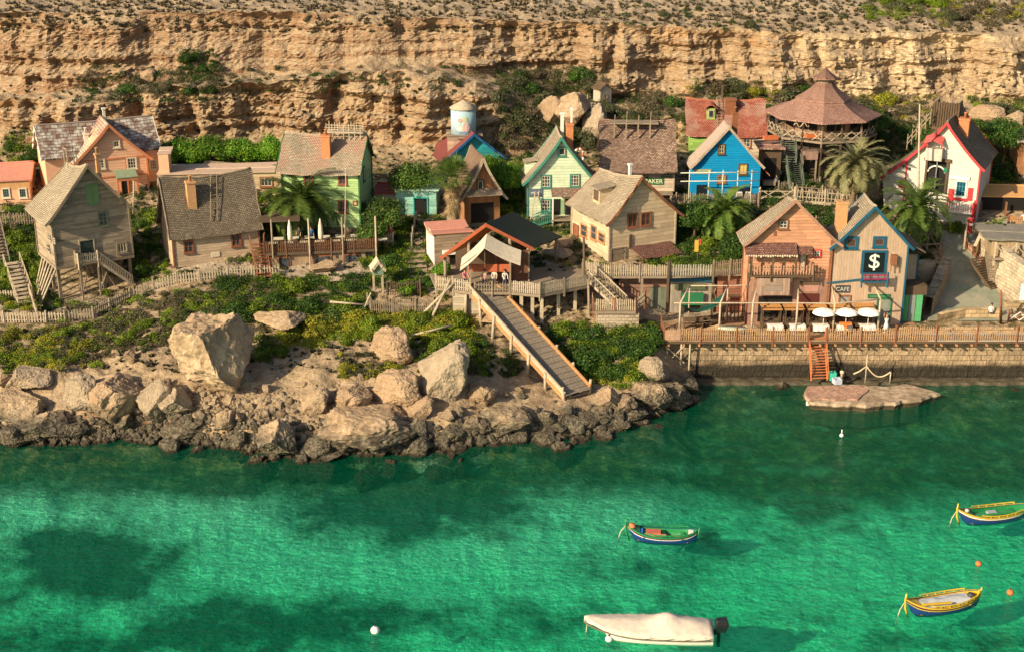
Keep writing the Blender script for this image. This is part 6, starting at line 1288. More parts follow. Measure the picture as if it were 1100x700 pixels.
UH = House('upper_right_house', 'partly visible orange brown house above the orange roof shed at the right edge', 'house', (1093, 188), 12.6, -5, 1180, 6, 152, 140, M_ORANGEW, plain('pale_roof', (.45, .38, .3)), ridge='x', over=(.4, .4), sag=0, trim=WHITEP)
tb = empty('tubular_trestle', P(975, 300, 6.0), 0, 'weathered timber trestle frame behind the annex under the big palm', 'trestle')
for u0, v0, u1, v1 in ((958, 248, 1012, 246), (962, 265, 1010, 262)): a = loc_on(tb, 4, u0, v0); b = loc_on(tb, 4, u1, v1); m = MB(); m.tube([a, b], .1, 6); m.build('rail', WD, tb)
for u in (972, 985, 998, 1012): a = loc_on(tb, 4, u, 246); m = MB(); m.tube([(a.x, 4, -1), a], .1, 6); m.build('post', WD, tb)
for u0, v0, u1, v1 in ((972, 270, 985, 250), (998, 272, 985, 250), (998, 250, 1010, 272)): a = loc_on(tb, 4, u0, v0); b = loc_on(tb, 4, u1, v1); m = MB(); m.tube([a, b], .08, 6); m.build('brace', WD, tb)
rubble('dry_stone_bank', 'shadowed dry stone bank under the timber trestle', [P(968, 300, 6.2), P(1000, 296, 6.2)], 1.6, 1.2, RB)
r = empty('red_hydrant', P(1041, 250, 9.2), 0, 'small red pillar box standing by the shrub below the red balcony', 'pillar box'); m = MB(); m.lathe([(0, 0), (.3, 0), (.25, .1), (.2, .2), (.2, 1.2), (.3, 1.25), (.3, 1.45), (.12, 1.6), (0, 1.62)], 14); m.build('pillar', REDP, r); m = MB(); m.box(-.14, .14, -.3, -.19, .8, 1.0); m.build('plate', WHITEP, r)

# shaded restaurant terrace left of centre
zg_ = 8.9; TG = empty('shaded_restaurant', P(345, 293, 6.8), R(8), 'two level shaded timber restaurant terrace with brown railing beneath the palm', 'restaurant'); q0 = loc_on(TG, 0, 284, 276); q1 = loc_on(TG, 0, 404, 264)
zf_ = loc_on(TG, 0, 345, 270).z; m = MB(); m.box(q0.x, q1.x, 0, 5.5, zf_ - .25, zf_); m.build('planking', WDD, TG)
m = MB(); m.box(q0.x + .3, q1.x - .2, .4, 5.2, -2.0, zf_ - .251); lw_ = m.build('lower_wall', siding('lower_cream_boards', (.40, .29, .19), .3, axis='x'), TG)
for (u0, u1, c) in ((288, 292, WDR), (299, 312, WDR), (336, 356, WDR), (370, 387, WDR), (393, 400, DARK)):
    a = loc_on(TG, .3, u0, 296 - (u0 - 288) * .08).x; b = loc_on(TG, .3, u1, 280).x; m = MB(); m.box(a, b, .3, .4, .05 - .5, zf_ - .45); o = m.build('shop_window', c, lw_)
    if c is WDR: m = MB(); m.box(a + .15, b - .15, .26, .299, .7, zf_ - .65); m.build('pane', GLASS, o)
BR_ = wood('brown_railing', (.16, .08, .045)); fence('x', '', [(q0.x, 3, zf_), (q0.x, .05, zf_), (q1.x, .05, zf_), (q1.x, 4, zf_)], 1.15, .19, .1, BR_, BR_, parent=TG, postsp=2.3)
for k, u in enumerate((291, 331, 367, 403)): a = loc_on(TG, -.15, u, 236 - k * 1.2); m = MB(); m.tube([(a.x, -.15, -1), (a.x, -.15, a.z)], .09, 7); m.build('post', WDL if k % 2 else WD, TG)
m = MB(); a = loc_on(TG, 2, 278, 236).x; b = loc_on(TG, 2, 322, 236).x; m.box(a, b, 2, 5.4, zf_ + 2.6, zf_ + 2.72); m.build('awning', WDD, TG)
TGm = TG.matrix_basis
def mk_t2():
    r = empty('cream_table', (0, 0, 0), 0, 'x', 'table'); m = MB(); m.box(-.5, .5, -.4, .4, .7, .76); m.build('table_top', plain('cream_top', (.60, .55, .40), .6), r)
    for x in (-.4, .4): m = MB(); m.box(x - .04, x + .04, -.3, .3, 0, .7); m.build('leg', WDD, r)
    return r
first = None
for k in range(15):
    rw = k // 8; x = q0.x + .9 + (k % 8) * 1.55 + .5 * rw; p = TGm @ Vector((x, .9 + 1.7 * rw, zf_)); o = cp_or(first, mk_t2, p, 'cream topped table on the shaded restaurant terrace', 'cream tables on the shaded restaurant terrace', R(8)); first = first or o
def mk_cu():
    r = empty('closed_umbrella', (0, 0, 0), 0, 'x', 'umbrella'); m = MB(); m.tube([(0, 0, 0), (0, 0, 1.0)], .04, 6); m.build('pole', WD, r); m = MB(); m.lathe([(.04, .7), (.24, .85), (.26, 1.4), (.2, 2.2), (.05, 2.9), (0, 2.95)], 10); m.build('folded_canopy', plain('cream_cloth', (.66, .56, .45), .9), r); return r
for k, (u, lab) in enumerate(((312, 'left folded cream umbrella on the shaded terrace'), (345, 'right folded cream umbrella on the shaded terrace beneath the palm'))):
    a = loc_on(TG, 1.6, u, 262).x; o = mk_cu(); o.location = TGm @ Vector((a, 1.6, zf_)); o['label'] = lab; o['group'] = 'folded umbrellas'
# ------------------------------------------------------------------ rocks
t = NT('boulder_rock', .92); co = t.co(); geo = t.N('NewGeometry'); sp = t.N('SeparateXYZ'); t.L(geo.outputs['Position'], sp.inputs[0]); oi = t.N('ObjectInfo')
n1 = t.noise(co, 1.2, 6, .65); n2 = t.noise(co, 5.5, 5, .7); n3 = t.noise(geo.outputs['Position'], .45, 4, .6)
c = t.ramp(n1, [(.3, (.24, .16, .09)), (.48, (.43, .315, .195)), (.66, (.55, .42, .28))]); c = t.mix(t.mapr(n2, .4, .62, .5, 0), c, (.16, .11, .07))
vo = t.N('TexVoronoi', feature='DISTANCE_TO_EDGE'); va_ = t.N('VectorMath', operation='ADD'); t.L(co, va_.inputs[0]); t.L(t.noise(co, 2.5, 4, .6, 0, True), va_.inputs[1]); t.val(vo.inputs['Vector'], va_.outputs[0]); vo.inputs['Scale'].default_value = 1.3
c = t.mix(t.mapr(vo.outputs[0], .03, .0, 0, .4), c, (.07, .05, .035)); c = t.mix(t.mapr(oi.outputs['Random'], .3, 1, 0, .55), c, (.36, .24, .145)); c = t.mix(t.mapr(oi.outputs['Random'], .5, 0, 0, .45), c, (.30, .26, .20))
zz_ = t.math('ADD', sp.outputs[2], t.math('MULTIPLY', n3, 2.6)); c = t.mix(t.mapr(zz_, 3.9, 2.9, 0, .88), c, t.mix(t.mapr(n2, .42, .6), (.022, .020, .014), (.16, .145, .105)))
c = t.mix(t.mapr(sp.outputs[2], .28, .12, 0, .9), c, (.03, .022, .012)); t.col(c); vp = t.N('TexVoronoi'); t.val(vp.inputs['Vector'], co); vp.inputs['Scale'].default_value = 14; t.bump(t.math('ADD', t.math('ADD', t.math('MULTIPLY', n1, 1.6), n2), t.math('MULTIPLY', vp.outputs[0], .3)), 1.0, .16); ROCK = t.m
def rock_mesh(k, flat=1, rough=1, sub=5):
    bm = bmesh.new(); bmesh.ops.create_icosphere(bm, subdivisions=sub, radius=1); P_ = np.array([v.co for v in bm.verts]); o = k * 11.7
    # chop with planes for facets, then roughen
    r2 = np.random.default_rng(k + 50); Q = P_.copy()
    for i in range(13):
        n = r2.normal(size=3); n /= np.linalg.norm(n); d = r2.uniform(.50, .86); s = Q @ n; Q -= np.outer(np.clip(s - d, 0, None) * .97, n)
    f = 1 + .13 * fbm(P_ * 1.1 + o, 2) * rough - .07 * np.clip(1 - 7 * np.abs(fbm(P_ * .9 + o, 2)), 0, 1) + .035 * np.tanh(5 * fbm(P_ * (1.2, 1.2, 2.6) + o, 2)) + .06 * (.5 - np.abs(fbm(P_ * 3.3 + o, 4, 2.2, .6))) * rough + .045 * fbm(P_ * 9 + o, 3, 2.2, .65) * rough
    Q = Q * f[:, None]; Q[:, 2] *= flat
    for v, q in zip(bm.verts, Q): v.co = q
    for f_ in bm.faces: f_.smooth = False
    me_ = bpy.data.meshes.new('boulder'); bm.to_mesh(me_); bm.free(); me_.materials.append(ROCK); return me_
RM = [rock_mesh(k, (.75, .95, .65, 1, .8, .6, .85, .7, .9, .7)[k], (1, 1.2, 1.4, .8, 1.5, 1.3, 1, 1.6, 1.1, .5)[k]) for k in range(10)]
def boulder(u, v, w, h, k, label, group=None, dep=None, name='boulder', z0=None, rz=None, tilt=0, sink=.3):
    p, n = hit(u, v + h * .42); s = 1511 / (p.y * CT + (50 - p.z) * ST); o = bpy.data.objects.new(name, RM[k]); link(o); sx = w / s / 2 * 1.16; sz = h / s / 2 * 1.16
    if p.z < -.25:
        p = P(u, v, 0); bed = gz(p.x, p.y); top = sz * (.5 if name == 'boulder' and sink > 0 else .25 - sink * .2); sz = (top - bed) / 2 + .25; p.z = (top + bed) / 2 - .1 - sz * (1 - sink)
    o.location = (p.x, p.y + sx * .35, p.z + sz * (1 - sink)); o.scale = (sx, dep or (sx + sz) / 2, sz / (.8)); o.rotation_euler = (random.uniform(-.15, .15), tilt, rz if rz is not None else random.uniform(-.5, .5)); return tag(o, label, 'rock', group)
BIG = [(230, 386, 98, 94, 4, 'huge craggy upright boulder leaning on the slope below the beige cottage', .5), (478, 400, 58, 56, 3, 'large smooth egg shaped boulder standing left of the slipway foot'), (427, 421, 54, 34, 1, 'broad flat topped pale boulder left of the egg shaped boulder'),
 (115, 428, 66, 52, 8, 'big rounded tan boulder near the waterline below the stilt house'), (16, 440, 76, 40, 2, 'wide brown boulder at the left edge above the waterline'), (52, 462, 58, 32, 4, 'dark wet boulder poking from the water near the left edge'), (165, 430, 38, 34, 3, 'medium round boulder just right of the big rounded tan boulder'),
 (421, 374, 46, 34, 1, 'sunlit boulder half hidden by yellow shrubs above the egg shaped boulder'), (515, 423, 34, 26, 8, 'orange tinted boulder between the egg shaped boulder and the slipway'), (548, 452, 62, 40, 5, 'big dark craggy rock at the waterline under the slipway'), (395, 462, 104, 46, 7, 'long grey craggy rock mass at the waterline in the middle of the shore'),
 (338, 432, 34, 26, 3, 'round pale boulder on the beach right of the huge craggy boulder'), (375, 428, 44, 30, 8, 'round boulder next to the broad flat topped boulder'), (300, 475, 46, 46, 4, 'dark pointed rock at the waterline left of the long grey rock mass'), (200, 463, 48, 26, 5, 'dark low wet rock at the waterline below the huge craggy boulder'),
 (343, 500, 46, 20, 2, 'low brown rock standing out in the water off the shore'), (468, 500, 22, 8, 5, 'small brown reef rock just breaking the water'), (76, 488, 16, 6, 5, 'tiny dark rock in the water near the left edge'), (88, 425, 40, 34, 1, 'pale knobbly boulder between two big tan ones near the left edge'), (30, 408, 60, 30, 2, 'pale stony outcrop at the left edge above the boulders'),
 (452, 438, 28, 20, 3, 'small round boulder under the broad flat topped boulder'), (300, 348, 60, 26, 9, 'grey green smooth stone hump among dark shrubs'), (348, 288, 28, 16, 9, 'pinkish smooth stone under the shaded restaurant'), (655, 432, 30, 30, 4, 'grey craggy rock right of the slipway end'),
 (700, 425, 44, 34, 7, 'large grey pitted rock at the waterline between slipway and quay'), (680, 445, 40, 22, 5, 'low pitted rock at the waterline right of the slipway'), (735, 415, 40, 26, 4, 'grey pitted rock by the left end of the quay wall'), (842, 417, 22, 16, 4, 'grey rock in the water left of the dock'), (870, 408, 24, 24, 2, 'brown rock behind the foot of the red stair'), (822, 418, 16, 10, 5, 'small grey rock in the water left of the red stair'),
 (1095, 420, 26, 10, 2, 'orange brown rock at the water at the right edge'), (985, 418, 38, 14, 2, 'crumbled rock pile on the right end of the dock'), (700, 398, 30, 22, 1, 'pinkish pale boulder under the terrace trestle'), (612, 122, 48, 46, 9, 'pale smooth limestone outcrop below the grey outhouse'), (590, 120, 24, 26, 3, 'square pale limestone block among hillside bushes'), (640, 135, 26, 50, 9, 'tall pale limestone slab behind the cream house'),
 (230, 182, 50, 16, 2, 'heap of brown rubble behind the beige cottage'), (1085, 135, 30, 26, 3, 'pale rock among the shrubs at the right edge'), (1062, 126, 40, 18, 1, 'low pale rock behind the chimney of the red and white house'), (604, 262, 32, 14, 2, 'cream rock beside the boathouse roof'), (600, 275, 34, 16, 9, 'smooth cream rock on the boathouse deck edge'),
 (75, 160, 60, 36, 8, 'reddish brown rock spur left of the peach house'), (545, 345, 60, 22, 9, 'sandy bank under the boathouse deck posts'), (130, 160, 40, 22, 2, 'brown rock behind the peach house') , (155, 83, 24, 14, 3, 'round grey stone on the cliff ledge at left')]
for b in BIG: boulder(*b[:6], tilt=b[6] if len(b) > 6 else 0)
FOOT = []   # where nothing may grow: house footprints
for H in (A, B, C, D, E, F, K, L_, M_, H1, T1, T2, T3, T4, T6, T7, O1, Bl, S_, KK, U_, V_, OR, CG, an): FOOT.append((H.root.matrix_basis.copy() if False else (Matrix.Translation(H.root.location) @ Matrix.Rotation(H.yaw, 4, 'Z')).inverted(), H.w / 2, H.d))
def blocked(p, r=.3):
    for mi, w, d in FOOT:
        q = mi @ Vector((p[0], p[1], 0))
        if abs(q.x) < w + r and -r - .4 < q.y < d + r: return True
    if TD.location.x + tx0 < p[0] and yq - 1 < p[1] < 130.5 : return True
    a_, b_ = ctr0, ctr1; t_ = max(0, min(1, ((p[0] - a_.x) * ax.x + (p[1] - a_.y) * ax.y) / (ax.x ** 2 + ax.y ** 2)))
    if math.hypot(p[0] - a_.x - ax.x * t_, p[1] - a_.y - ax.y * t_) < 1.75: return True
    return False
def shore_v(u): return float(np.interp(u, [0, 60, 120, 200, 300, 400, 480, 560, 650, 720, 745], [470, 474, 468, 473, 492, 488, 482, 472, 462, 440, 420]))
rs = random.Random(5); n_ = 0
for k in range(240):
    u = rs.uniform(-15, 742) if k < 150 else rs.choice([rs.uniform(250, 620), rs.uniform(580, 745)]); sv = shore_v(u); lo = rs.random()
    if lo < .62: v = sv + rs.gauss(-12, 9); w = rs.choice([10, 14, 18, 24, 32]) * rs.uniform(.8, 1.25); lab, grp = ('grey pitted rock among the boulders along the waterline', 'rocks along the waterline')
    elif lo < .93: v = sv - rs.uniform(22, 62); w = rs.choice([7, 9, 12, 16, 22]) * rs.uniform(.8, 1.3); lab, grp = ('tan boulder lying on the stony bank above the waterline', 'boulders on the stony bank')
    else: v = sv - rs.uniform(60, 100); w = rs.uniform(7, 14); lab, grp = ('pale stone half buried on the slope under the shrubs', 'stones on the shrub slope')
    if k >= 214: v = sv + rs.uniform(2, 17); w = rs.uniform(12, 30); lo = 0; lab, grp = 'submerged or barely awash dark rock off the shoreline', 'rocks awash off the shore'
    if u > 620 and lo >= .62: continue
    if u > 560 and lo >= .93: continue
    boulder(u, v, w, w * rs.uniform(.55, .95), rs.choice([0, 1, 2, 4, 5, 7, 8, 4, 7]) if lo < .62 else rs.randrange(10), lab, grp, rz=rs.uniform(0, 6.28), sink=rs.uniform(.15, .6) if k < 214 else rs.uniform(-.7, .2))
# loose shingle: countless small stones
t = MB(); bm = bmesh.new(); bmesh.ops.create_icosphere(bm, subdivisions=1, radius=1); pv = [v.co.copy() for v in bm.verts]; pf_ = [tuple(v.index for v in f.verts) for f in bm.faces]; bm.free()
for k in range(5600):
    u = rs.uniform(-20, 740); v = shore_v(u) - abs(rs.gauss(0, 1)) * 17 + 8
    if k > 4600: u = rs.gauss(250, 60); v = rs.gauss(438, 12)
    p, n = hit(u, v); s_ = rs.uniform(.05, .2) * (rs.uniform(1.6, 3.0) if rs.random() < .22 else 1)
    if p.z < -1.0 or blocked(p): continue
    q = Matrix.Rotation(rs.random() * 6, 3, (rs.random(), rs.random(), 1)); t.add([p + q @ Vector((c.x * s_ * rs.uniform(.6, 1.35), c.y * s_ * rs.uniform(.7, 1.2), c.z * s_ * .75)) for c in pv], pf_)
o = t.build('shingle_stones', ROCK, fix=False); tag(o, 'countless small loose stones strewn along the shore', 'stones', kind='stuff')

# ------------------------------------------------------------------ plants
LF = dict(dark=leafmat('dark_leaves', (.018, .055, .010), (.05, .12, .015), (.12, .18, .025)), green=leafmat('mid_leaves', (.06, .11, .01), (.17, .25, .015), (.28, .32, .02)),
          yellow=leafmat('yellow_green_leaves', (.12, .17, .015), (.34, .32, .03), (.48, .38, .04)), dry=leafmat('grey_dry_leaves', (.085, .075, .04), (.16, .135, .075), (.24, .18, .11)),
          olive=leafmat('olive_scrub_leaves', (.04, .055, .025), (.10, .11, .045), (.17, .15, .08)), tree=leafmat('tree_leaves', (.02, .065, .012), (.08, .17, .025), (.26, .30, .05), clump=.5), reed=leafmat('reed_leaves', (.03, .12, .012), (.12, .28, .02), (.32, .40, .03), clump=.6))
def bush_mesh(seed, mat, n=1100, size=.16, lumps=7, flat=.75, name='foliage', long=1.0, up=0):
    r = np.random.default_rng(seed); C_ = r.normal(size=(lumps, 3)); C_ /= np.linalg.norm(C_, axis=1)[:, None]; C_ *= r.uniform(.25, .62, (lumps, 1)); C_[:, 2] = np.abs(C_[:, 2]) * .9; rad = r.uniform(.32, .55, lumps); C_[0] = (0, 0, .2); rad[0] = .6
    vs_ = []; 
    li = r.integers(0, lumps, n); d = r.normal(size=(n, 3)); d /= np.linalg.norm(d, axis=1)[:, None]; rr = rad[li] * r.uniform(.55, 1.06, n) ** .7
    bmp = 1 + .25 * pn(d * 2.5 + li[:, None] * 3.1); p = C_[li] + d * (rr * bmp)[:, None]; p[:, 2] *= flat; keep = p[:, 2] > -.15; p = p[keep]; d = d[keep]
    nn = d + r.normal(size=d.shape) * .55; nn /= np.linalg.norm(nn, axis=1)[:, None]; a = np.cross(nn, r.normal(size=d.shape)); a /= np.linalg.norm(a, axis=1)[:, None]
    if up: a = a * (1 - up) + np.array([0, 0, 1]) * up + r.normal(size=a.shape) * .12; a /= np.linalg.norm(a, axis=1)[:, None]
    b = np.cross(nn, a); sz = size * r.uniform(.5, 1.15, (len(p), 1))
    q = np.stack([p - a * sz * long, p + b * sz * .55, p + a * sz * long, p - b * sz * .55], 1).reshape(-1, 3)
    me_ = bpy.data.meshes.new(name); k = len(p); me_.vertices.add(4 * k); me_.vertices.foreach_set('co', q.ravel()); me_.loops.add(4 * k); me_.loops.foreach_set('vertex_index', np.arange(4 * k, dtype=np.int32)); me_.polygons.add(k)
    me_.polygons.foreach_set('loop_start', (np.arange(k) * 4).astype(np.int32)); me_.polygons.foreach_set('loop_total', np.full(k, 4, np.int32)); me_.update(calc_edges=True); me_.materials.append(LF[mat]); return me_
BM = {k: [bush_mesh(i * 7 + hash_ , k, 3000 if k in ('dark', 'green', 'yellow') else 2200, .068) for i in range(4)] for hash_, k in enumerate(('dark', 'green', 'yellow', 'dry', 'olive'))}
STEM = MB()
for k in range(7): a_ = k * .9; STEM.tube([(0, 0, -.25), (.18 * math.cos(a_), .18 * math.sin(a_), .15), (.42 * math.cos(a_), .42 * math.sin(a_), .42)], [.05, .035, .015], 5)
stem0 = STEM.build('stems', wood('twig_wood', (.14, .10, .07))); STEMM = stem0.data; bpy.data.objects.remove(stem0)
nb = 0
def bush(p, r, kind, label, group=None, flat=None, name='shrub'):
    global nb; nb += 1
    o = bpy.data.objects.new(name, None); COL.objects.link(o); o.empty_display_size = .3; o.location = (p[0], p[1], p[2]); o.rotation_euler.z = rs.random() * 6.28; o.scale = (r * rs.uniform(.9, 1.2), r * rs.uniform(.85, 1.1), r * (flat or rs.uniform(.8, 1.1))); tag(o, label, 'shrub', group)
    link(bpy.data.objects.new('foliage', rs.choice(BM[kind])), o); link(bpy.data.objects.new('stems', STEMM), o); return o
LABS = dict(dark='dark green', green='mid green', yellow='yellow green', dry='dry grey brown', olive='dull olive')
UG = []
def patch(u0, u1, v0, v1, n, kinds, r0, r1, where, flat=None, chk=True):
    c = 0; UG.append((u0, u1, v0, v1, n, kinds, chk, (r0 + r1) / 2)); n = max(2, int(n * .44 + .5)); r0 *= 1.2; r1 *= 1.3
    for i in range(n * 5):
        if c >= n: break
        u = rs.uniform(u0, u1); v = rs.uniform(v0, v1); p, nrm = hit(u, v)
        if p.z < .8 or (chk and blocked(p, .1)): continue
        k = rs.choice(kinds); r = rs.uniform(r0, r1); bush(p, r, k, '%s shrub %s' % (LABS[k], where), '%s shrubs %s' % (LABS[k], where), flat); c += 1
W = 'on the slope '
patch(-10, 115, 358, 392, 24, ('yellow', 'green', 'dry', 'olive'), .5, 1.0, 'on the bank below the path fence at far left')
patch(0, 60, 380, 400, 8, ('yellow', 'green'), .5, .9, 'low on the bank at far left')
patch(105, 195, 338, 372, 24, ('dry', 'olive', 'green', 'dry'), .4, .9, 'on the bank under the stilt house fence')
patch(195, 245, 318, 352, 9, ('green', 'olive', 'dark'), .6, 1.1, 'beside the fence below the beige cottage')
patch(232, 305, 305, 345, 16, ('dark', 'dark', 'green'), 1.0, 1.7, 'in the dark thicket above the huge craggy boulder')
patch(300, 395, 300, 345, 24, ('dark', 'green', 'dark'), .9, 1.6, 'in the thicket below the shaded restaurant')
patch(278, 305, 362, 385, 5, ('green', 'dark'), .7, 1.0, 'in the sandy hollow right of the huge boulder')
patch(310, 372, 345, 370, 12, ('yellow', 'green', 'yellow'), .8, 1.4, 'on the bank left of the yard fence')
patch(375, 505, 340, 362, 26, ('yellow', 'green', 'yellow', 'green'), .85, 1.45, 'on the sunlit bank under the yard fence')
patch(440, 520, 360, 388, 12, ('green', 'dark'), .7, 1.2, 'around the egg shaped boulder')
patch(370, 430, 384, 402, 8, ('yellow', 'olive'), .5, .8, 'above the broad flat boulder')
patch(500, 555, 370, 400, 9, ('dark', 'green', 'olive'), .5, .9, 'beneath the slipway')
patch(585, 695, 352, 405, 34, ('dark', 'dark', 'green'), 1.0, 1.6, 'in the dark thicket right of the slipway')
patch(620, 680, 395, 412, 6, ('green', 'yellow'), .5, .8, 'at the foot of the thicket right of the slipway')
patch(698, 712, 350, 372, 3, ('dark',), .9, 1.2, 'by the left end of the terrace')
patch(0, 45, 258, 312, 14, ('green', 'dark', 'green'), .9, 1.5, 'behind the steps at the left edge')
patch(20, 60, 225, 250, 5, ('dark',), .9, 1.3, 'in the shade below the orange annex')
patch(0, 40, 306, 330, 6, ('green', 'olive', 'yellow'), .4, .8, 'beside the path at the left edge')
patch(130, 178, 228, 300, 16, ('dark', 'green', 'dark'), .8, 1.5, 'between the stilt house and the beige cottage')
patch(268, 310, 206, 250, 10, ('dark', 'green'), .8, 1.4, 'between the beige cottage and the green house')
patch(0, 40, 148, 175, 7, ('dark', 'green'), .9, 1.6, 'under the cliff at the left edge', chk=False)
patch(395, 440, 245, 305, 16, ('dark', 'dark', 'green'), .8, 1.3, 'in the shaded gap right of the restaurant')
patch(440, 470, 290, 320, 5, ('green', 'dark'), .6, 1.0, 'behind the small yard')
patch(535, 565, 170, 235, 12, ('dark', 'green'), 1.0, 1.6, 'left of the mint house')
patch(590, 650, 208, 262, 10, ('dark', 'olive'), .6, 1.0, 'between the mint and tan houses')
patch(535, 645, 80, 158, 62, ('olive', 'dry', 'dark', 'olive', 'dry'), .8, 1.9, 'on the rocky hillside behind the mint house', chk=False)
patch(650, 745, 104, 130, 18, ('olive', 'dry', 'dark'), .9, 1.7, 'on the hillside above the cream house', chk=False)
patch(745, 870, 92, 118, 22, ('olive', 'dry', 'dark', 'yellow'), .9, 1.8, 'on the hillside left of the pavilion', chk=False)
patch(895, 1000, 108, 135, 20, ('dry', 'olive', 'dry', 'yellow'), .9, 1.7, 'on the hillside right of the pavilion')
patch(925, 1000, 135, 195, 26, ('dark', 'dark', 'olive'), 1.1, 2.0, 'in the shade left of the red and white house')
patch(1048, 1105, 110, 140, 16, ('olive', 'dark', 'green'), .9, 1.7, 'under the cliff at the right edge')
patch(1052, 1105, 150, 196, 18, ('dark', 'dark', 'green'), 1.3, 2.2, 'in the dark thicket right of the red and white house')
patch(722, 800, 226, 290, 30, ('dark', 'dark', 'green'), .9, 1.6, 'in the dark thicket above the shop row')
patch(810, 900, 225, 262, 16, ('dark',), .8, 1.3, 'in the shade under the log walkway')
patch(820, 940, 165, 225, 24, ('dark', 'olive', 'dark'), .9, 1.5, 'below the pavilion')
patch(940, 1000, 240, 300, 12, ('dark', 'olive'), .6, 1.1, 'under the big palm by the road')
patch(1022, 1046, 240, 249, 4, ('green',), .8, 1.1, 'in front of the red and white house')
patch(88, 235, 84, 106, 20, ('dark', 'olive', 'dry'), .6, 1.3, 'on the ledge of the left cliff', chk=False)
patch(200, 226, 58, 88, 8, ('dark',), .7, 1.2, 'in the dark cleft of the left cliff', chk=False)
patch(545, 640, 78, 100, 10, ('dark', 'olive'), .9, 1.5, 'at the foot of the far cliff', chk=False)
patch(935, 1012, 2, 18, 12, ('green', 'green', 'olive'), 1.1, 2.0, 'in the green clump on the plateau', chk=False)
patch(1015, 1100, 6, 26, 14, ('yellow', 'olive', 'dry'), .9, 1.5, 'on the plateau at the right edge', chk=False)
patch(640, 940, 10, 30, 9, ('olive', 'dry', 'dark'), .5, .9, 'scattered on the plateau edge', chk=False)
print('shrubs', nb)
# undergrowth between the shrubs: low leafy mass nobody could count
def undergrowth():
    acc = {}; r = np.random.default_rng(12)
    for (u0, u1, v0, v1, n, kinds, chk, ra) in UG:
        for i in range(int(n * 6.4)):
            u = rs.uniform(u0 - 6, u1 + 6); v = rs.uniform(v0 - 4, v1 + 4); p, nn = hit(u, v)
            if p.z < 1.4 or (chk and blocked(p, 0)): continue
            k = rs.choice(kinds); q = int(rs.uniform(110, 230)); rad = rs.uniform(.3, .75) * min(1.3, .6 + ra * .5); d = r.normal(size=(q, 3)); d /= np.linalg.norm(d, axis=1)[:, None]; d[:, 2] = np.abs(d[:, 2]) * .8
            acc.setdefault(k, []).append(np.array(p) + d * rad * r.uniform(.5, 1.05, (q, 1)) * (1 + .4 * pn(d * 2 + i)[:, None]))
    for k, l in acc.items():
        p = np.concatenate(l); q = len(p); nn = r.normal(size=(q, 3)); nn /= np.linalg.norm(nn, axis=1)[:, None]; a = np.cross(nn, r.normal(size=(q, 3))); a /= np.linalg.norm(a, axis=1)[:, None]; b = np.cross(nn, a); sz = .082 * r.uniform(.5, 1.15, (q, 1))
        X_ = np.stack([p - a * sz, p + b * sz * .6, p + a * sz, p - b * sz * .6], 1).reshape(-1, 3); me_ = bpy.data.meshes.new('undergrowth'); me_.vertices.add(4 * q); me_.vertices.foreach_set('co', X_.ravel()); me_.loops.add(4 * q); me_.loops.foreach_set('vertex_index', np.arange(4 * q, dtype=np.int32)); me_.polygons.add(q)
        me_.polygons.foreach_set('loop_start', (np.arange(q) * 4).astype(np.int32)); me_.polygons.foreach_set('loop_total', np.full(q, 4, np.int32)); me_.update(calc_edges=True); me_.materials.append(LF[k]); tag(link(bpy.data.objects.new('undergrowth', me_)), 'low %s undergrowth filling the gaps between shrubs' % LABS[k], 'undergrowth', kind='stuff')
for q_ in ((130, 320, 185, 300, 60, ('dark', 'green', 'olive')), (395, 470, 232, 300, 26, ('dark', 'green')), (535, 660, 200, 290, 34, ('dark', 'olive', 'green')), (700, 815, 205, 292, 34, ('dark', 'green')), (810, 1000, 190, 262, 34, ('dark', 'olive')), (0, 60, 225, 330, 26, ('green', 'dark')), (60, 300, 318, 350, 40, ('olive', 'green', 'dry')), (172, 312, 166, 188, 20, ('green',)), (540, 1000, 112, 150, 60, ('olive', 'dry', 'dark')), (100, 520, 76, 98, 26, ('olive', 'dry', 'dark'))): UG.append((*q_, not (q_[2] < 120), .8))
undergrowth()
# leafy trees: trunk, limbs, crown
def tree(u, v, z, hgt, r, kind, label, seed, name='leafy_tree', n=9000, sz=.12, flat=.9):
    p = P(u, v, z); p.z = gz(p.x, p.y); o = empty(name, p, 0, label, 'tree'); rr = random.Random(seed)
    m = MB(); m.tube([(0, 0, -.4), (.1, 0, hgt * .35), (.05, .1, hgt * .6)], [.2, .15, .1], 8)
    for k in range(6): a = k * 1.05; m.tube([(.05, .05, hgt * .35), (r * .3 * math.cos(a), r * .3 * math.sin(a), hgt * .6), (r * .65 * math.cos(a), r * .65 * math.sin(a), hgt * .8)], [.1, .06, .025], 5)
    m.build('trunk', WDD, o); me_ = bush_mesh(seed, kind, n, sz / r, lumps=16, flat=flat, name='crown'); c = link(bpy.data.objects.new('crown', me_), o); c.location = (0, 0, hgt - r * .7); c.scale = (r, r, r); return o
tree(445, 222, 10.5, 5.2, 3.4, 'tree', 'big round leafy green tree between the green house and the blue gable', 3)
tree(415, 248, 9.4, 3.6, 2.6, 'tree', 'leafy tree with lit leaf tips in front of the teal cabin', 4)
tree(400, 262, 9, 3.0, 1.8, 'tree', 'smaller leafy tree at the right end of the shaded restaurant', 5)
tree(525, 195, 12, 3.2, 2.2, 'reed', 'yellow green leafy tree right of the blue gable', 6); tree(548, 210, 11.4, 4.2, 2.6, 'reed', 'taller yellow green tree left of the mint house roof', 7)
tree(385, 240, 9.6, 2.4, 1.2, 'tree', 'slim climber bush by the right corner of the green house', 8)
for k, u in enumerate((182, 196, 211, 226)): tree(u, 181, 12.2, 2.6 + .5 * (k % 2), 2.3, 'reed', 'dense green tree in the left hedge behind the long shed', 20 + k, n=6500)['group'] = 'left hedge trees'
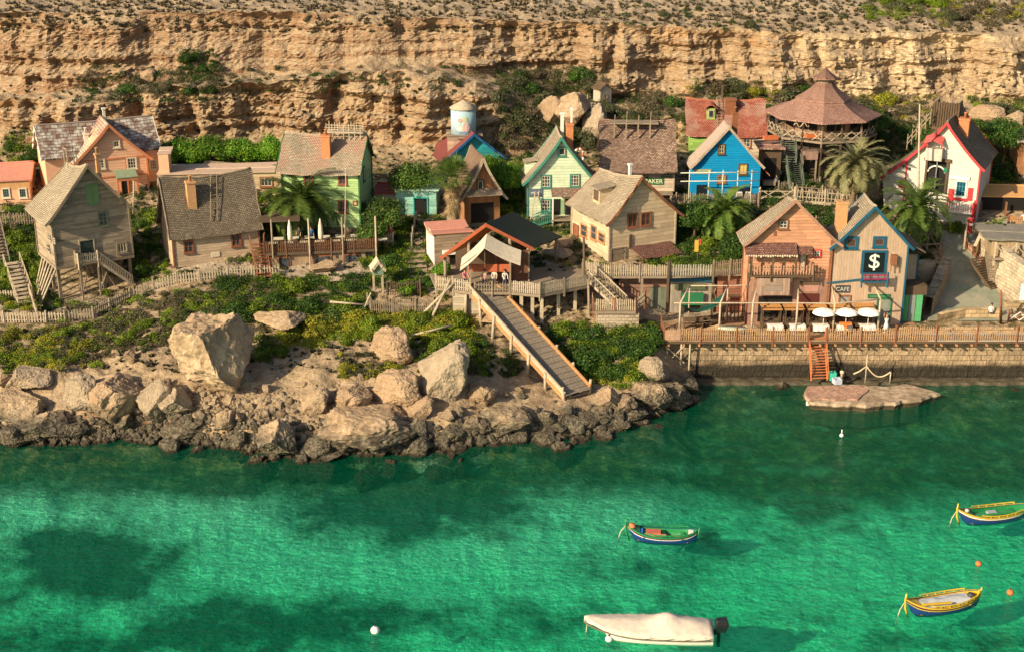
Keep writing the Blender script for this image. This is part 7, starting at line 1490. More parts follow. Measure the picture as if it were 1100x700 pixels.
for k, u in enumerate((246, 260, 275, 290, 304)): tree(u, 180, 12.2, 2.5 + .5 * (k % 2), 2.2, 'reed', 'bright reedy tree in the hedge left of the green house', 30 + k, n=6500)['group'] = 'right hedge trees'
tree(1075, 190, 12, 6.5, 3.4, 'dark', 'tall dark tree behind the orange roof shed', 41); tree(930, 175, 12.6, 5, 2.8, 'dark', 'dark tree between the pavilion and the red and white house', 42); tree(745, 262, 8.8, 4.0, 2.6, 'dark', 'dark spreading tree right of the tan house', 43); tree(790, 285, 8.5, 3.2, 2.2, 'dark', 'dark tree left of the salmon house roof', 44)
tree(475, 296, 7.8, 2.0, 1.0, 'reed', 'bright small leafy shrub tree left of the ticket hut', 45); tree(437, 312, 6.8, 1.4, 1.2, 'reed', 'spiky bright green plant in the small yard', 46)

# palms
PF = dict(green=leafmat('palm_green', (.04, .10, .015), (.12, .19, .03), (.22, .25, .06)), pale=leafmat('palm_pale', (.20, .21, .08), (.36, .34, .16), (.46, .42, .22)), dead=leafmat('palm_dead', (.20, .14, .07), (.34, .25, .13), (.42, .32, .18)))
def frond(m, a, el, L, droop, rr, w=.48, fold=.5):
    """one feather leaf: a curved rib with two rows of leaflets"""
    pts = []; p = Vector((0, 0, 0)); e = el; n = 11; d0 = Vector((math.cos(a), math.sin(a), 0)); s = Vector((-math.sin(a), math.cos(a), 0))
    for i in range(n + 1):
        pts.append(p.copy()); p = p + (d0 * math.cos(e) + Vector((0, 0, math.sin(e)))) * (L / n); e -= droop / n * (1 + i / n)
    m.tube(pts, [.05 * (1 - i / (n + 1)) + .01 for i in range(n + 1)], 4, cap=False)
    for i in range(1, n + 1):
        for sub in (0, .33, .66):
            if i == n and sub: break
            c = pts[i] if not sub else pts[i].lerp(pts[min(i + 1, n)], sub); t = (i + sub) / n; ll = w * L * .42 * math.sin(math.pi * min(1, .18 + .8 * t)) ** .6 * rr.uniform(.85, 1.1); dr = (pts[min(i + 1, n)] - pts[i - 1]).normalized()
            for sg in (-1, 1):
                tip = c + s * sg * ll * .75 + dr * ll * .6 + Vector((0, 0, fold * .25 * ll - .25 * ll * rr.random())); b = dr * .085
                m.add([c - b, c + b, tip + b * .2, tip - b * .2], [(0, 1, 2, 3)])
def palm(u, v, z, vc, r, mat, label, seed, n=46, tr=.28, skirt=0, name='date_palm', lo=-.3, hi=1.45):
    p = P(u, v, z); p.z = gz(p.x, p.y); o = empty(name, p, 0, label, 'palm tree'); rr = random.Random(seed); top = PY(u, vc, p.y).z - p.z
    m = MB(); k = 14
    m.tube([(.06 * math.sin(i), 0, -.4 + (top + .4) * i / k) for i in range(k + 1)], [tr * (1.2 - .3 * i / k) * (1 + .08 * (i % 2)) for i in range(k + 1)], 10); m.build('trunk', wood('palm_trunk', (.20, .14, .085)), o)
    m = MB()
    for i in range(n):
        t = (i + .5) / n; el = hi + (lo - hi) * t ** .8; frond(m, i * 2.39996 + rr.uniform(-.2, .2), el, r * rr.uniform(.85, 1.1), 1.1 + .5 * t, rr)
    c = m.build('fronds', PF[mat], o, fix=False); c.location = (0, 0, top)
    m = MB()
    for i in range(16 + skirt): frond(m, i * 2.4 + 1, -.75 - .5 * rr.random(), r * (.5 if not skirt else .75), .8, rr)
    c = m.build('dead_fronds', PF['dead'], o, fix=False); c.location = (0, 0, top - .1); return o
palm(326, 248, 9.3, 216, 5.3, 'green', 'big green date palm in front of the green house beside the shaded restaurant', 1, n=50)
palm(775, 262, 8.6, 229, 4.1, 'green', 'lush green date palm in front of the bright blue house', 2)
palm(915, 226, 10.8, 177, 4.1, 'pale', 'pale silvery date palm below the pavilion', 3, n=54)
palm(980, 272, 7.7, 224, 4.7, 'green', 'big date palm beside the road in front of the red and white house', 4, n=42)
palm(1070, 256, 8.9, 244, 1.5, 'green', 'tiny young palm at the upper right by the picket barrier', 5, n=22, tr=.12)
def fan_palm(u, v, z, vc, label):
    p = P(u, v, z); p.z = gz(p.x, p.y); o = empty('fan_palm', p, 0, label, 'palm tree'); rr = random.Random(9); top = PY(u, vc, p.y).z - p.z
    m = MB(); m.tube([(0, 0, -.4 + (top + .4) * i / 10) for i in range(11)], [.7 - .02 * i for i in range(11)], 12); m.build('trunk', wood('shaggy_trunk', (.30, .22, .13)), o)
    def fan(m, a, el, L, w, n=13):
        d = Vector((math.cos(a) * math.cos(el), math.sin(a) * math.cos(el), math.sin(el))); s = Vector((-math.sin(a), math.cos(a), 0)); up = d.cross(s); b = d * L * .5; m.tube([(0, 0, 0), b], [.03, .02], 4, cap=False)
        for i in range(n):
            q = (i / (n - 1) - .5) * 2.4; dd = (d * math.cos(q) + s * math.sin(q)); tip = b + dd * w * rr.uniform(.85, 1.1) + Vector((0, 0, -.25 * w * rr.random())); e = dd.cross(up).normalized() * .045; mid = b + dd * w * .5; m.add([b, mid + e, tip, mid - e], [(0, 1, 2, 3)])
    m = MB()
    for i in range(64): fan(m, i * 2.4, 1.35 - 1.75 * (i / 64), rr.uniform(1.8, 2.9), 1.3, 11)
    c = m.build('fronds', PF['green'], o, fix=False); c.location = (0, 0, top)
    m = MB()
    for i in range(120):
        n_0 = len(m.v); fan(m, i * 2.4, -.7 - .75 * rr.random(), rr.uniform(1.0, 1.9), .85, 9); dz_ = 2.9 * rr.random() ** 1.4; m.v[n_0:] = [(x_, y_, z_ - dz_) for x_, y_, z_ in m.v[n_0:]]
    c = m.build('dead_fronds', PF['dead'], o, fix=False); c.location = (0, 0, top - .1); return o
fan_palm(487, 250, 9.2, 190, 'thick trunked fan palm with a shaggy skirt of dead leaves by the brown hut')
# dry tufts on plateau and slopes: countless
m = MB(); k_ = 0
def tuft(p, s):
    for i in range(11):
        a = rs.random() * 6.28; e = rs.uniform(.3, 1.3); d = Vector((math.cos(a) * math.cos(e), math.sin(a) * math.cos(e), math.sin(e))) * s; w_ = Vector((-math.sin(a), math.cos(a), 0)) * s * .3; m.add([p - w_, p + w_, p + d + w_ * .5, p + d - w_ * .5], [(0, 1, 2, 3)])
for k in range(2600):
    u = rs.uniform(-20, 1120); v = rs.uniform(-4, 36); p, n = hit(u, v)
    if n.z > .5: tuft(p, rs.uniform(.18, .5))
tag(m.build('plateau_scrub', LF['dry'], fix=False), 'dry brown scrub dotting the plateau above the cliffs', 'scrub', kind='stuff'); m = MB()
for k in range(5200):
    u = rs.uniform(-10, 1110); v = rs.uniform(84, 400); p, n = hit(u, v)
    if n.z > .6 and p.z > 2.4 and not blocked(p, 0) and not (985 < u < 1095 and 235 < v < 350) and not (u > 690 and v > 330): tuft(p, rs.uniform(.12, .38))
tag(m.build('ground_cover', LF['olive'], fix=False), 'low olive ground cover between houses and shrubs', 'ground cover', kind='stuff')
# ------------------------------------------------------------------ path fences, steps, yard
def gl(pts, dz=0): 
    o = []
    for u, v in pts: p, n = hit(u, v); o.append(p + Vector((0, 0, dz)))
    return o
fence('path_fence', 'long pale picket fence winding along the cliff path below the houses at left', gl([(-20, 346), (30, 347), (70, 346), (100, 342), (118, 333), (140, 322), (165, 312), (190, 305), (215, 302), (245, 299), (280, 297), (300, 296)]), 1.05, .27, .13, WDL, WDL)
fence('upper_path_fence', 'short pale picket fence across the path near the left edge', gl([(-20, 322), (0, 322), (18, 322)]), .95, .26, .13, WDL, WDL)
fence('bridge_fence', 'brown fence of the walkway left of the stilt house', gl([(0, 246), (12, 245), (48, 243)], .3), 1.3, .26, .1, WD, WD)
a = hit(29, 328)[0]; b = hit(14, 289)[0]; b.z += .3; stairs('path_steps', 'timber steps with pale rails climbing from the path at left', a + Vector((0, 0, .1)), b + Vector((0, 0, .4)), 1.5, n=11, mat=WDL)
a = hit(3, 288)[0]; b = hit(-6, 250)[0]; stairs('upper_path_steps', 'second timber stair rising at the left edge of the photo', a + Vector((0, 0, .3)), b + Vector((0, 0, .8)), 1.4, n=12, mat=WD)
fence('slanted_board_rail', 'slanted pale rail dropping to the path beside the stilts', [hit(33, 322)[0] + Vector((0, 0, .6)), hit(40, 342)[0]], .9, .12, .12, WDL, WDL, rails=2)
yd = [P(395, 332, 5.9), P(399, 337, 5.7), P(470, 335, 5.7)]; fence('yard_fence', 'weathered picket fence round the small yard under the lantern hut', yd, 1.35, .2, .1, WD, WD, postsp=1.9, posth=.3)
fence('yard_back_fence', 'dark picket fence at the back of the small yard', [P(416, 318, 6.6), P(452, 316, 6.6)], 1.4, .22, .1, WDD, WDD, style='picket')
m = MB(); a = P(398, 334, 5.9); tag(MB().tube([a + Vector((-.6, 0, .2)), a + Vector((.1, .1, 1.8))], .09, 6).build('leaning_log', WDL), 'short leaning pale log at the left corner of the yard fence', 'log')
tag(MB().tube([hit(442, 368)[0] + Vector((0, 0, .7)), hit(486, 359)[0] + Vector((0, 0, .9))], .1, 7).build('fallen_log', WDL), 'long pale log lying on the shrubs left of the slipway', 'log')
tag(MB().tube([hit(355, 337)[0] + Vector((0, 0, 1.2)), hit(392, 337)[0] + Vector((0, 0, .9))], .1, 7).build('fallen_log', WDL), 'pale log lying on the dark thicket left of the yard', 'log')
stairs('shaded_steps', 'grey steps rising in the shade between the yard and the ticket hut', P(450, 306, 6.9), P(447, 268, 8.4), 1.8, mat=WD, rail=False)
fence('alley_rail', 'pale leaning rails along the dark alley below the teal cabin', [P(442, 262, 8.8), P(447, 238, 9.6)], 1.0, 1.2, .06, WDL, WDL, rails=1); fence('alley_fence', 'white picket fence in the shade beside the restaurant', [P(405, 262, 8.7), P(422, 262, 8.7)], 1.1, .22, .1, WDL, WDL)
tag(MB().tube([P(370.5, 262, 9.2) , PY(371.5, 178, P(370, 262, 9.2).y)], [.07, .04], 6).build('flag_mast', WDL), 'thin pale mast standing before the green house wall', 'mast')
tag(MB().tube([P(143, 230, 10), PY(144, 195, P(143, 230, 10).y)], [.09, .08], 6).build('pale_post', WDL), 'single pale post right of the peach house door', 'post')
tag(MB().tube([P(574, 176, 13), P(576, 158, 13), ], .05, 6).build('striped_pole', WHITEP), 'x pale thin pole', 'pole') if 0 else None
# candy cane like garden ornament
p = P(626, 183, 12.4); m = MB(); pts_ = [Vector((0, 0, z)) for z in (0, .5, 1.0, 1.5, 2.0)] + [Vector((-.45 + .45 * math.cos(a), 0, 2.0 + .45 * math.sin(a))) for a in (.5, 1, 1.57, 2.1, 2.7, 3.2)]
for i, (a, b) in enumerate(zip(pts_, pts_[1:])): m.tube([a, b], .12, 8, mi=i % 2)
o = tag(m.build('striped_cane', [WHITEP, plain('faded_red_stripe', (.5, .12, .1))]), 'red and white striped hooked cane ornament between the mint and cream houses', 'ornament'); o.location = p
o = empty('hanging_banner', P(749, 283, 8.3), 0, 'small yellow and red banner on a post right of the tan house', 'banner'); m = MB(); m.tube([(0, 0, -.3), (0, 0, 2.6)], .05, 6); m.build('post', WDD, o)
m = MB(); m.box(-.35, .05, -.08, -.03, 1.2, 2.4); m.build('cloth', plain('mustard_cloth', (.5, .32, .06)), o); m = MB(); m.box(-.05, .3, -.03, .0, 1.9, 2.5); m.build('red_cloth', plain('red_cloth', (.4, .06, .05)), o)
# hillside path rungs up to the outhouse
a = hit(631, 150)[0]; b = hit(636, 116)[0]; stairs('hillside_ladder_path', 'pale rickety steps climbing the limestone to the grey outhouse', a + Vector((0, 0, .8)), b + Vector((0, 0, .6)), 1.0, n=14, mat=WDL, sides=(1,))
p = P(1098, 327, 5.5); r = empty('notice_banner', p, 0, 'pale blue notice panel at the right edge below the stone wall', 'notice'); m = MB(); m.box(-.45, .6, -.3, -.25, .4, 2.2); m.build('panel', plain('pale_blue_panel', (.42, .58, .68)), r); m = MB(); m.tube([(-.4, -.22, -.5), (-.4, -.22, .4)], .05, 6); m.build('leg', IRON, r)

# ------------------------------------------------------------------ boats
def station_hull(L, Bm, n=26, sheer=(.62, .5, .38), keel=-.3, stern_full=.0, k=9, off=0, zmin=None, zmax=None, bowp=2.0, sternp=2.4, rake=.5):
    """cross sections; x forward. returns rows of points from port rail under the keel to starboard rail"""
    rows = []
    for i in range(n + 1):
        t = -1 + 2 * i / n; x = t * L / 2; p = bowp if t > 0 else sternp; b = Bm / 2 * max(.0, 1 - abs(t) ** p) ** .75
        if t < 0 and stern_full: b = Bm / 2 * max(stern_full, (1 - abs(t) ** 3) * 1.0)
        if t < 0 and stern_full: b = Bm / 2 * (stern_full + (1 - stern_full) * (1 - abs(t) ** 3))
        zr = sheer[1] + (sheer[0] * t ** 2.4 if t > 0 else sheer[2] * abs(t) ** 2.4); zk = keel + (.35 * max(0, abs(t) - .75) / .25 * (1 if (t > 0 or not stern_full) else 0)); row_ = []
        for j in range(k + 1):
            a = math.pi * j / k; y = math.cos(a); z = zk + (zr - zk) * (1 - math.sin(a) ** .8)
            xr = rake * max(0, (t - .5) / .5) ** 1.5 * (zr - z) / (zr - zk + .01); row_.append(Vector((x - xr, (b + off) * (abs(y) ** .55) * (1 if y >= 0 else -1), z)))
        rows.append(row_)
    return rows
def skin(m, rows, mi=0, flip=False):
    n = len(rows[0]); vs_ = [p for r in rows for p in r]; fs = [(i * n + j, i * n + j + 1, (i + 1) * n + j + 1, (i + 1) * n + j) for i in range(len(rows) - 1) for j in range(n - 1)]
    m.add(vs_, fs, mi, smooth=True)
def PB(n, c, r=.35): return plain(n, c, r, .08, spec=.5)
NAVYB = PB('boat_navy', (.012, .04, .16)); GRN = PB('boat_green', (.02, .22, .07)); YLW = PB('boat_yellow', (.62, .40, .03)); REDB = PB('boat_red', (.42, .04, .03)); WHB = PB('boat_white', (.75, .72, .64)); WINE = PB('boat_wine', (.13, .02, .02))
def luzzu(u, v, L, rz, label, hull, band1, band2, rail, inner, cargo, seed):
    p = P(u, v, 0); o = empty('fishing_boat', p, rz, label, 'boat'); Bm = L * .31; R0 = station_hull(L, Bm); m = MB(); skin(m, R0); m.build('hull', hull, o)
    Ri = station_hull(L * .965, Bm * .9, keel=-.12, sheer=(.58, .47, .36)); m = MB(); skin(m, Ri, flip=True); m.build('hull_inside', inner, o)
    m = MB()
    for sd in (0, -1):
        rl = [r[sd] for r in R0]; ri = [r[sd] for r in Ri]; n = len(rl)
        m.add([p_ + Vector((0, 0, .02)) for p_ in rl] + [q_ + Vector((0, 0, .055)) for q_ in ri], [(i, i + 1, n + i + 1, n + i) for i in range(n - 1)])
    g = m.build('gunwale_top', rail, o, fix=False)
    def bandm(f0, f1, mat, name, off):
        for sd in (0, -1):
            m = MB(); a = []; b = []
            for r in R0:
                top = r[sd]; s = 1 if top.y >= 0 else -1; lo = r[1] if sd == 0 else r[-2]; a.append(top.lerp(lo, f0) + Vector((0, s * off, 0))); b.append(top.lerp(lo, f1) + Vector((0, s * off, 0)))
            n = len(a); m.add(a + b, [(i, i + 1, n + i + 1, n + i) for i in range(n - 1)]); m.build(name, mat, o, fix=False)
    bandm(-.02, .25, rail, 'rubbing_strake', .035); bandm(.32, .52, band1, 'painted_band', .022); bandm(.56, .70, band2, 'painted_band', .018)
    m = MB(); m.tube([(L / 2 - .3, 0, -.3), (L / 2 - .02, 0, .45), (L / 2 + .03, 0, 1.1), (L / 2 - .02, 0, 1.55)], [.06, .08, .07, .05], 7); m.build('stem_post', rail, o); m = MB(); m.tube([(-L / 2 + .25, 0, -.3), (-L / 2 + .02, 0, .4), (-L / 2 - .06, 0, 1.08)], [.06, .07, .05], 7); m.build('stern_post', rail, o)
    for x in (-.28, -.02, .24): m = MB(); m.box(x * L - .12, x * L + .12, -Bm * .42, Bm * .42, .34, .39); m.build('thwart', inner if x else GRN, o)
    m = MB(); m.box(-L * .36, L * .34, -Bm * .3, Bm * .3, .02, .07); m.build('floor_boards', wood('boat_floor', (.28, .15, .07)), o)
    # wash boards raised above the rail amidships
    for sd in (0, -1):
        m = MB(); idx = range(4, 19)
        for i in idx: a = R0[i][sd] + Vector((0, 0, .05)); b = R0[i + 1][sd] + Vector((0, 0, .05)); m.beam(a + Vector((0, 0, .12)), b + Vector((0, 0, .12)), .04, .07)
        for i in list(idx)[::3]: a = R0[i][sd]; m.beam(a, a + Vector((0, 0, .2)), .05)
        m.build('wash_board', rail, o)
    fd = MB(); rows = [r for r in R0 if r[0].x > L * .30]; fd.add([q for r in rows for q in (r[0] - Vector((0, 0, .03)), r[-1] - Vector((0, 0, .03)))], [(2 * i, 2 * i + 1, 2 * i + 3, 2 * i + 2) for i in range(len(rows) - 1)]); fd.build('foredeck', inner, o, fix=False)
    m = MB(); m.tube([(L / 2, 0, 1.0), (L / 2 + .4, .05, .4), (L / 2 + .65, .1, -.6)], .035, 5); m.build('mooring_rope', ROPE, o)
    cargo(o, L, Bm); return o
def cargo1(o, L, Bm):
    m = MB(); m.lathe([(0, 0), (.28, .05), (.3, .2), (.2, .34), (0, .36)], 10, (L * .42, 0, .75)); m.build('orange_float', plain('float_orange', (.62, .2, .08)), o)
    m = MB(); m.box(.1, 1.2, -.3, .35, .4, .62); m.build('red_seat_cushion', plain('dusty_red_cloth', (.45, .12, .08)), o); m = MB(); m.box(-.3, 1.3, .3, .5, .4, .55); m.build('folded_tarp', plain('dull_orange_cloth', (.45, .22, .12)), o); m = MB(); m.box(1.4, 1.9, -.4, .4, .3, .6); m.build('blue_box', plain('bright_blue_box', (.03, .15, .5)), o)
    m = MB(); m.box(-L * .43, -L * .36, -.3, .3, .45, .7); m.build('stern_box', WHB, o)
def cargo2(o, L, Bm):
    m = MB(); m.slab(lambda i, j: (-1.9 + 3.6 * i, -Bm * .36 + Bm * .72 * j, .52 + .1 * mnoise.noise((i * 5, j * 3, 1)) + .12 * math.sin(3.14 * j)), 22, 10, .04); m.build('grey_tarpaulin', plain('grey_white_tarp', (.42, .44, .46), .6), o)
    m = MB(); m.beam((-.2, Bm * .38, .75), (1.9, Bm * .3, .85), .12); m.build('yellow_oar', YLW, o)
    m = MB(); m.lathe([(0, 0), (.25, .03), (.22, .25), (0, .3)], 10, (-L * .36, .1, .55)); m.build('dark_float', IRON, o)
def cargo3(o, L, Bm):
    m = MB(); m.box(-1.6, 1.4, -.35, .35, .32, .42); m.build('green_hatch', GRN, o); m = MB(); m.box(-.2, .5, -.2, .25, .42, .6); m.build('engine_box', plain('grey_box', (.3, .34, .36)), o); m = MB(); m.beam((-2.0, Bm * .36, .7), (1.2, Bm * .36, .75), .1); m.build('green_oar', GRN, o)
    m = MB(); m.lathe([(0, 0), (.16, .03), (.16, .2), (0, .26)], 10, (L * .38, .15, .85)); m.build('pink_float', plain('pale_pink', (.6, .42, .38)), o)
luzzu(711, 578, 5.3, R(180 - 6), 'small green fishing boat with orange seat and an orange float on its bow', NAVYB, WINE, WHB, GRN, GRN, cargo1, 1)
luzzu(1012, 652, 5.7, R(180 + 16), 'yellow and dark blue fishing boat covered with a grey tarpaulin', NAVYB, WINE, YLW, YLW, YLW, cargo2, 2)
luzzu(1066, 556, 6.0, R(180 + 12), 'green and white striped fishing boat cut by the right edge', NAVYB, WHB, WINE, YLW, GRN, cargo3, 3)
# covered motor boat
p = P(696, 681, 0); MBt = empty('covered_motorboat', p, R(180 - 5), 'long white motorboat under a cream cover with a black outboard engine', 'boat'); L = 8.3; Bm = 2.5
R0 = station_hull(L, Bm, sheer=(.38, .72, .0), keel=-.35, stern_full=.8, bowp=1.9, rake=2.2); m = MB(); skin(m, R0); tr_ = R0[0]; n0 = len(m.v); m.add(tr_, [tuple(range(len(tr_)))]); m.build('hull', WHB, MBt)
def cov(i, j):
    r = R0[int(round(i * 26))]; x = r[0].x; b = abs(r[0].y) + .13; zr = r[0].z; t = x / L * 2; pk = .22 + .62 * math.exp(-((t + .28) / .2) ** 2) + .26 * math.exp(-((t + .66) / .22) ** 2) + .1 * math.cos(t * 2); pk *= min(1, (1 - abs(t)) * 4 + .15) if t > 0 else 1; y = b * (2 * j - 1)
    a = abs(2 * j - 1); z = zr + pk * (1 - a ** 1.5) - ((.12 + .05 * math.sin(x * 5)) if a > .99 else 0) + .035 * mnoise.noise((x * 2.3, y * 2.3, 0)) + .04 * math.sin(x * 7 + y * 6) * a * (1 if .5 < a < .98 else .2); return (x, y * (1.02 if a > .99 else 1), z)
m = MB(); m.slab(cov, 26, 20, .03); cm_ = m.build('canvas_cover', plain('cream_boat_canvas', (.58, .50, .41), .85, .12), MBt)
for f in cm_.data.polygons: f.use_smooth = True
m = MB()
for sd in (0, -1):
    for r, r2 in zip(R0, R0[1:]): s = 1 if r[0].y >= 0 else -1; a = r[sd] - Vector((0, 0, .34)); b = r2[sd] - Vector((0, 0, .34)); m.beam(a, b, .1, .07)
m.build('rub_rail', plain('shadow_line_rub_rail', (.16, .13, .10)), MBt)  # rail coloured dark to draw the shadow line under the cover
eng = empty('x', (0, 0, 0)); bpy.data.objects.remove(eng); m = MB(); m.hexa([(-L / 2 - .8, -.22, .5), (-L / 2 - .15, -.22, .5), (-L / 2 - .15, .22, .5), (-L / 2 - .8, .22, .5)], [(-L / 2 - 1.0, -.33, 1.05), (-L / 2 - .1, -.33, 1.05), (-L / 2 - .1, .33, 1.05), (-L / 2 - 1.0, .33, 1.05)]); m.hexa([(-L / 2 - 1.0, -.33, 1.052), (-L / 2 - .1, -.33, 1.052), (-L / 2 - .1, .33, 1.052), (-L / 2 - 1.0, .33, 1.052)], [(-L / 2 - .85, -.2, 1.5), (-L / 2 - .2, -.24, 1.4), (-L / 2 - .2, .24, 1.4), (-L / 2 - .85, .2, 1.5)]); e_ = m.build('outboard_engine', PB('engine_black', (.012, .012, .014), .3), MBt); bv = e_.modifiers.new('b', 'BEVEL'); bv.width = .07; bv.segments = 3
m = MB(); m.box(-L / 2 - .5, -L / 2 - .28, -.1, .1, -.6, .55); m.box(-L / 2 - .3, -L / 2, -.12, .12, .3, .6); m.build('engine_leg', PB('engine_black', (.012, .012, .014), .3), e_)
m = MB(); m.box(-L / 2 - 1.01, -L / 2 - .96, -.2, .2, .95, 1.04); m.build('engine_band', plain('silver', (.4, .4, .42), .4), e_)
m = MB(); m.tube([(L / 2 - .2, 0, .6), (L / 2 - .1, .1, -.5)], .03, 5); m.build('mooring_rope', ROPE, MBt)
def buoy(u, v, r, c, label, name='buoy', stick=0):
    p = P(u, v, 0); o = empty(name, p, 0, label, 'buoy'); m = MB(); m.lathe([(0, -.6 * r)] + [(r * math.cos(a), r * .35 + r * math.sin(a)) for a in (-.9, -.5, 0, .5, 1.0, 1.35)] + [(0, r * 1.36)], 14); m.build('float', plain('buoy_%s' % name + c[0], c[1], .5), o)
    m = MB(); m.lathe([(0, r * 1.3), (.05, r * 1.3), (.05, r * 1.3 + .12 + stick), (0, r * 1.3 + .12 + stick)], 8); m.build('eyelet', IRON if not stick else WHB, o)
WHc = ('w', (.8, .78, .72)); OC = ('o', (.62, .16, .05))
buoy(654, 687, .24, WHc, 'round white buoy touching the bow side of the covered motorboat'); buoy(403, 678, .30, WHc, 'lone white buoy near the bottom edge left of the motorboat'); buoy(904, 468, .18, WHc, 'small white buoy off the dock', stick=.25)
buoy(1051, 606, .22, OC, 'orange buoy above the yellow fishing boat'); buoy(1085, 637, .24, OC, 'orange buoy right of the yellow fishing boat near the edge')

# ------------------------------------------------------------------ people
SKIN = plain('skin', (.50, .28, .18), .6, .05)
def person(p, rz, label, top, legs, hair=(.05, .03, .02), pose='stand', h=1.7, skirt=False, arms=None):
    o = empty('person', p, rz, label, 'person'); s = h / 1.7
    sit = pose == 'sit'; hipz = .9 if not sit else .5
    J = {}; J['pel'] = (0, 0, hipz); J['waist'] = (0, .0, hipz + .2); J['chest'] = (0, -.02 if not sit else -.05, hipz + .45); J['neck'] = (0, -.01, hipz + .6); J['head0'] = (0, -.03, hipz + .68); J['head1'] = (0, -.03, hipz + .80)
    E_ = [('pel', 'waist'), ('waist', 'chest'), ('chest', 'neck'), ('neck', 'head0'), ('head0', 'head1')]; Rd = dict(pel=.15, waist=.13, chest=.16, neck=.06, head0=.085, head1=.095)
    for k, x in (('l', -1), ('r', 1)):
        J['hip' + k] = (.1 * x, 0, hipz - .06); Rd['hip' + k] = .095
        if sit: J['kn' + k] = (.12 * x, -.45, hipz); J['an' + k] = (.12 * x, -.48, .08); J['to' + k] = (.12 * x, -.66, .04)
        else: st_ = .12 if pose == 'walk' else .02; J['kn' + k] = (.11 * x, -st_ * x - .02, .48); J['an' + k] = (.12 * x, st_ * 1.6 * x * -1 + .04, .08); J['to' + k] = (.13 * x, J['an' + k][1] - .17, .035)
        Rd['kn' + k] = .062; Rd['an' + k] = .042; Rd['to' + k] = .035; E_ += [('pel', 'hip' + k), ('hip' + k, 'kn' + k), ('kn' + k, 'an' + k), ('an' + k, 'to' + k)]
        J['sh' + k] = (.19 * x, -.02, hipz + .51); a = (arms or {}).get(k, 'down')
        el, ha = {'down': ((.25 * x, .0, hipz + .22), (.25 * x, -.1, hipz - .02)), 'fwd': ((.24 * x, -.15, hipz + .28), (.15 * x, -.40, hipz + .22)), 'rail': ((.26 * x, -.2, hipz + .3), (.2 * x, -.45, hipz + .15)), 'up': ((.3 * x, -.1, hipz + .7), (.22 * x, -.15, hipz + .95))}[a]
        J['el' + k] = el; J['ha' + k] = ha; Rd['sh' + k] = .065; Rd['el' + k] = .043; Rd['ha' + k] = .035; E_ += [('chest', 'sh' + k), ('sh' + k, 'el' + k), ('el' + k, 'ha' + k)]
        hv = Vector(ha) - Vector(el); hv.normalize(); side = Vector((0, 1, 0)).cross(hv).normalized() if abs(hv.y) < .9 else Vector((1, 0, 0))
        for f in range(5):
            sp_f = (f - 1.5) * .022; base = Vector(ha) + hv * .03 + side * sp_f
            if f == 4: base = Vector(ha) + side * -.045; tip = base + hv * .05 - side * .03
            else: tip = Vector(ha) + hv * (.115 + (.0, .012, .008, -.012)[f]) + side * sp_f * 1.15
            J['f%d%s' % (f, k)] = tuple(tip); Rd['f%d%s' % (f, k)] = .009; E_.append(('ha' + k, 'f%d%s' % (f, k)))
    names = list(J); me_ = bpy.data.meshes.new('body'); me_.from_pydata([Vector(J[n]) * s for n in names], [(names.index(a), names.index(b)) for a, b in E_], [])
    b = bpy.data.objects.new('body', me_); COL.objects.link(b); sk = b.modifiers.new('skin', 'SKIN'); sk.use_smooth_shade = True; sv = me_.skin_vertices[0].data
    for i, n in enumerate(names): sv[i].radius = (Rd[n] * s, Rd[n] * s * (.8 if n in ('chest', 'waist', 'pel') else 1)); sv[i].use_root = (n == 'pel')
    su = b.modifiers.new('sub', 'SUBSURF'); su.levels = 1; su.render_levels = 1; bpy.context.view_layer.update(); dg = bpy.context.evaluated_depsgraph_get(); nm = bpy.data.meshes.new_from_object(b.evaluated_get(dg)); bpy.data.objects.remove(b)
    nm.name = 'body'; nm.materials.clear(); nm.materials.append(SKIN); nm.materials.append(plain('cloth_%02d%02d%02d' % tuple(int(99 * q) for q in top), top, .85)); nm.materials.append(plain('cloth_%02d%02d%02d' % tuple(int(99 * q) for q in legs), legs, .85))
    for f in nm.polygons:
        c = f.center / s; nk = hipz + .57
        if c.z > nk or (abs(c.x) > .235 and not (c.z > hipz + .25)) or (c.z < .07): f.material_index = 0
        elif c.z > hipz + .03 and not (sit and c.y < -.12): f.material_index = 1
        elif c.y < -.2 and not sit and c.z > .6: f.material_index = 0
        else: f.material_index = 2
    bo = link(bpy.data.objects.new('body', nm), o)
    hd = Vector(J['head1']) * s; m = MB(); m.lathe([(.0, -.09 * s)] + [(.112 * s * math.cos(a), .02 * s + .125 * s * math.sin(a)) for a in (-.6, -.2, .2, .6, 1.0, 1.35)] + [(0, .146 * s)], 12); ha_ = m.build('hair', plain('hair_%02d' % int(hair[0] * 100), hair, .7), bo); ha_.location = hd + Vector((0, .03 * s, .02))
    m = MB(); m.box(-.012, .012, -.115, -.09, -.03, .0); 
    for x in (-1, 1): m.box(.035 * x - .01, .035 * x + .01, -.098, -.086, .005, .02); m.box(.1 * x - .012, .1 * x + .012, -.015, .02, -.04, .02)
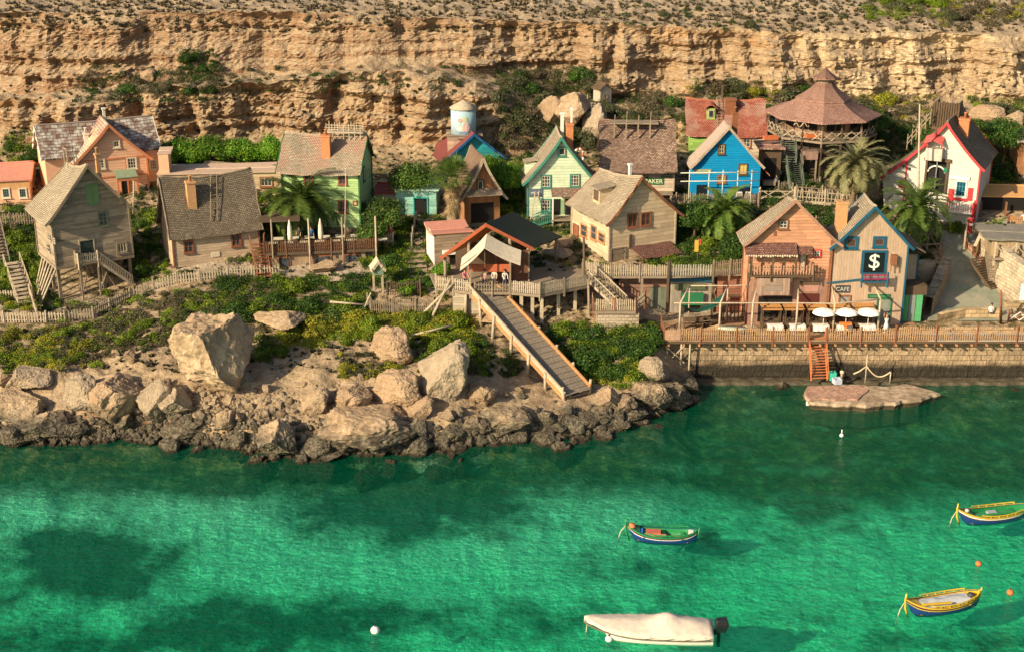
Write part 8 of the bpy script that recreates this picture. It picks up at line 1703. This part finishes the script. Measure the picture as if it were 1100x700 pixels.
    m.box(-.025, .025, -.096, -.086, -.06, -.05); fc = m.build('face', plain('face_features', (.25, .10, .07)), bo); fc.location = hd
    if skirt: m = MB(); m.lathe([(.15, hipz + .1), (.2, hipz - .1), (.27, .45), (.25, .45), (.14, hipz)], 16); m.build('dress', plain('cloth_%02d%02d%02d' % tuple(int(99 * q) for q in top), top, .85), bo)
    return o
person(P(953, 360, 4.3) + Vector((0, .6, 0)), R(200), 'person in a white dress leaning by the post at the right of the terrace umbrellas', (.75, .72, .66), (.75, .72, .66), (.35, .2, .1), skirt=True, arms={'l': 'fwd', 'r': 'up'})
person(P(1098, 246, 9.6), R(150), 'person in a white shirt and blue jeans standing at the upper right edge', (.72, .70, .68), (.05, .10, .25))
person(P(1067, 345, 4.4) + Vector((0, .9, .1)), R(180), 'person in a white shirt seated behind the low yellow stone wall', (.70, .68, .64), (.1, .1, .12), pose='sit')
a = loc_on(TG, 2.8, 334, 250); person(TG.matrix_basis @ Vector((a.x, 2.8, zf_)), R(20), 'person in a bright blue shirt standing among tables of the shaded restaurant', (.06, .22, .50), (.03, .03, .05))
a = loc_on(TG, 3.2, 321, 250); person(TG.matrix_basis @ Vector((a.x, 3.2, zf_)), R(-30), 'person in dark clothes standing behind the folded umbrella in the restaurant', (.04, .04, .05), (.03, .03, .04))
person(P(420, 262, 8.7) + Vector((0, .5, 0)), R(10), 'person in a dull red top by the white picket fence in the shade', (.35, .08, .06), (.08, .05, .05))
for k, (u, c, lab) in enumerate(((520, (.5, .3, .25), 'person in a faded pink top at the boathouse rail, left of three'), (531, (.6, .5, .4), 'person in a cream top in the middle at the boathouse rail'), (542, (.62, .58, .52), 'person in a pale shirt at the boathouse rail, right of three'), (499, (.65, .2, .22), 'person in a pink red top on the boathouse deck left of the awning pole'))):
    person(P(u, 311, 7.9) + Vector((0, .5 + .2 * (k % 2), 0)), R(15 * (k - 1)), lab, c, (.08, .08, .12), arms={'l': 'rail', 'r': 'rail'})
person(P(833, 205, 11.4), R(30), 'person in pale grey standing in front of the dark kiosk', (.5, .5, .48), (.05, .05, .06))
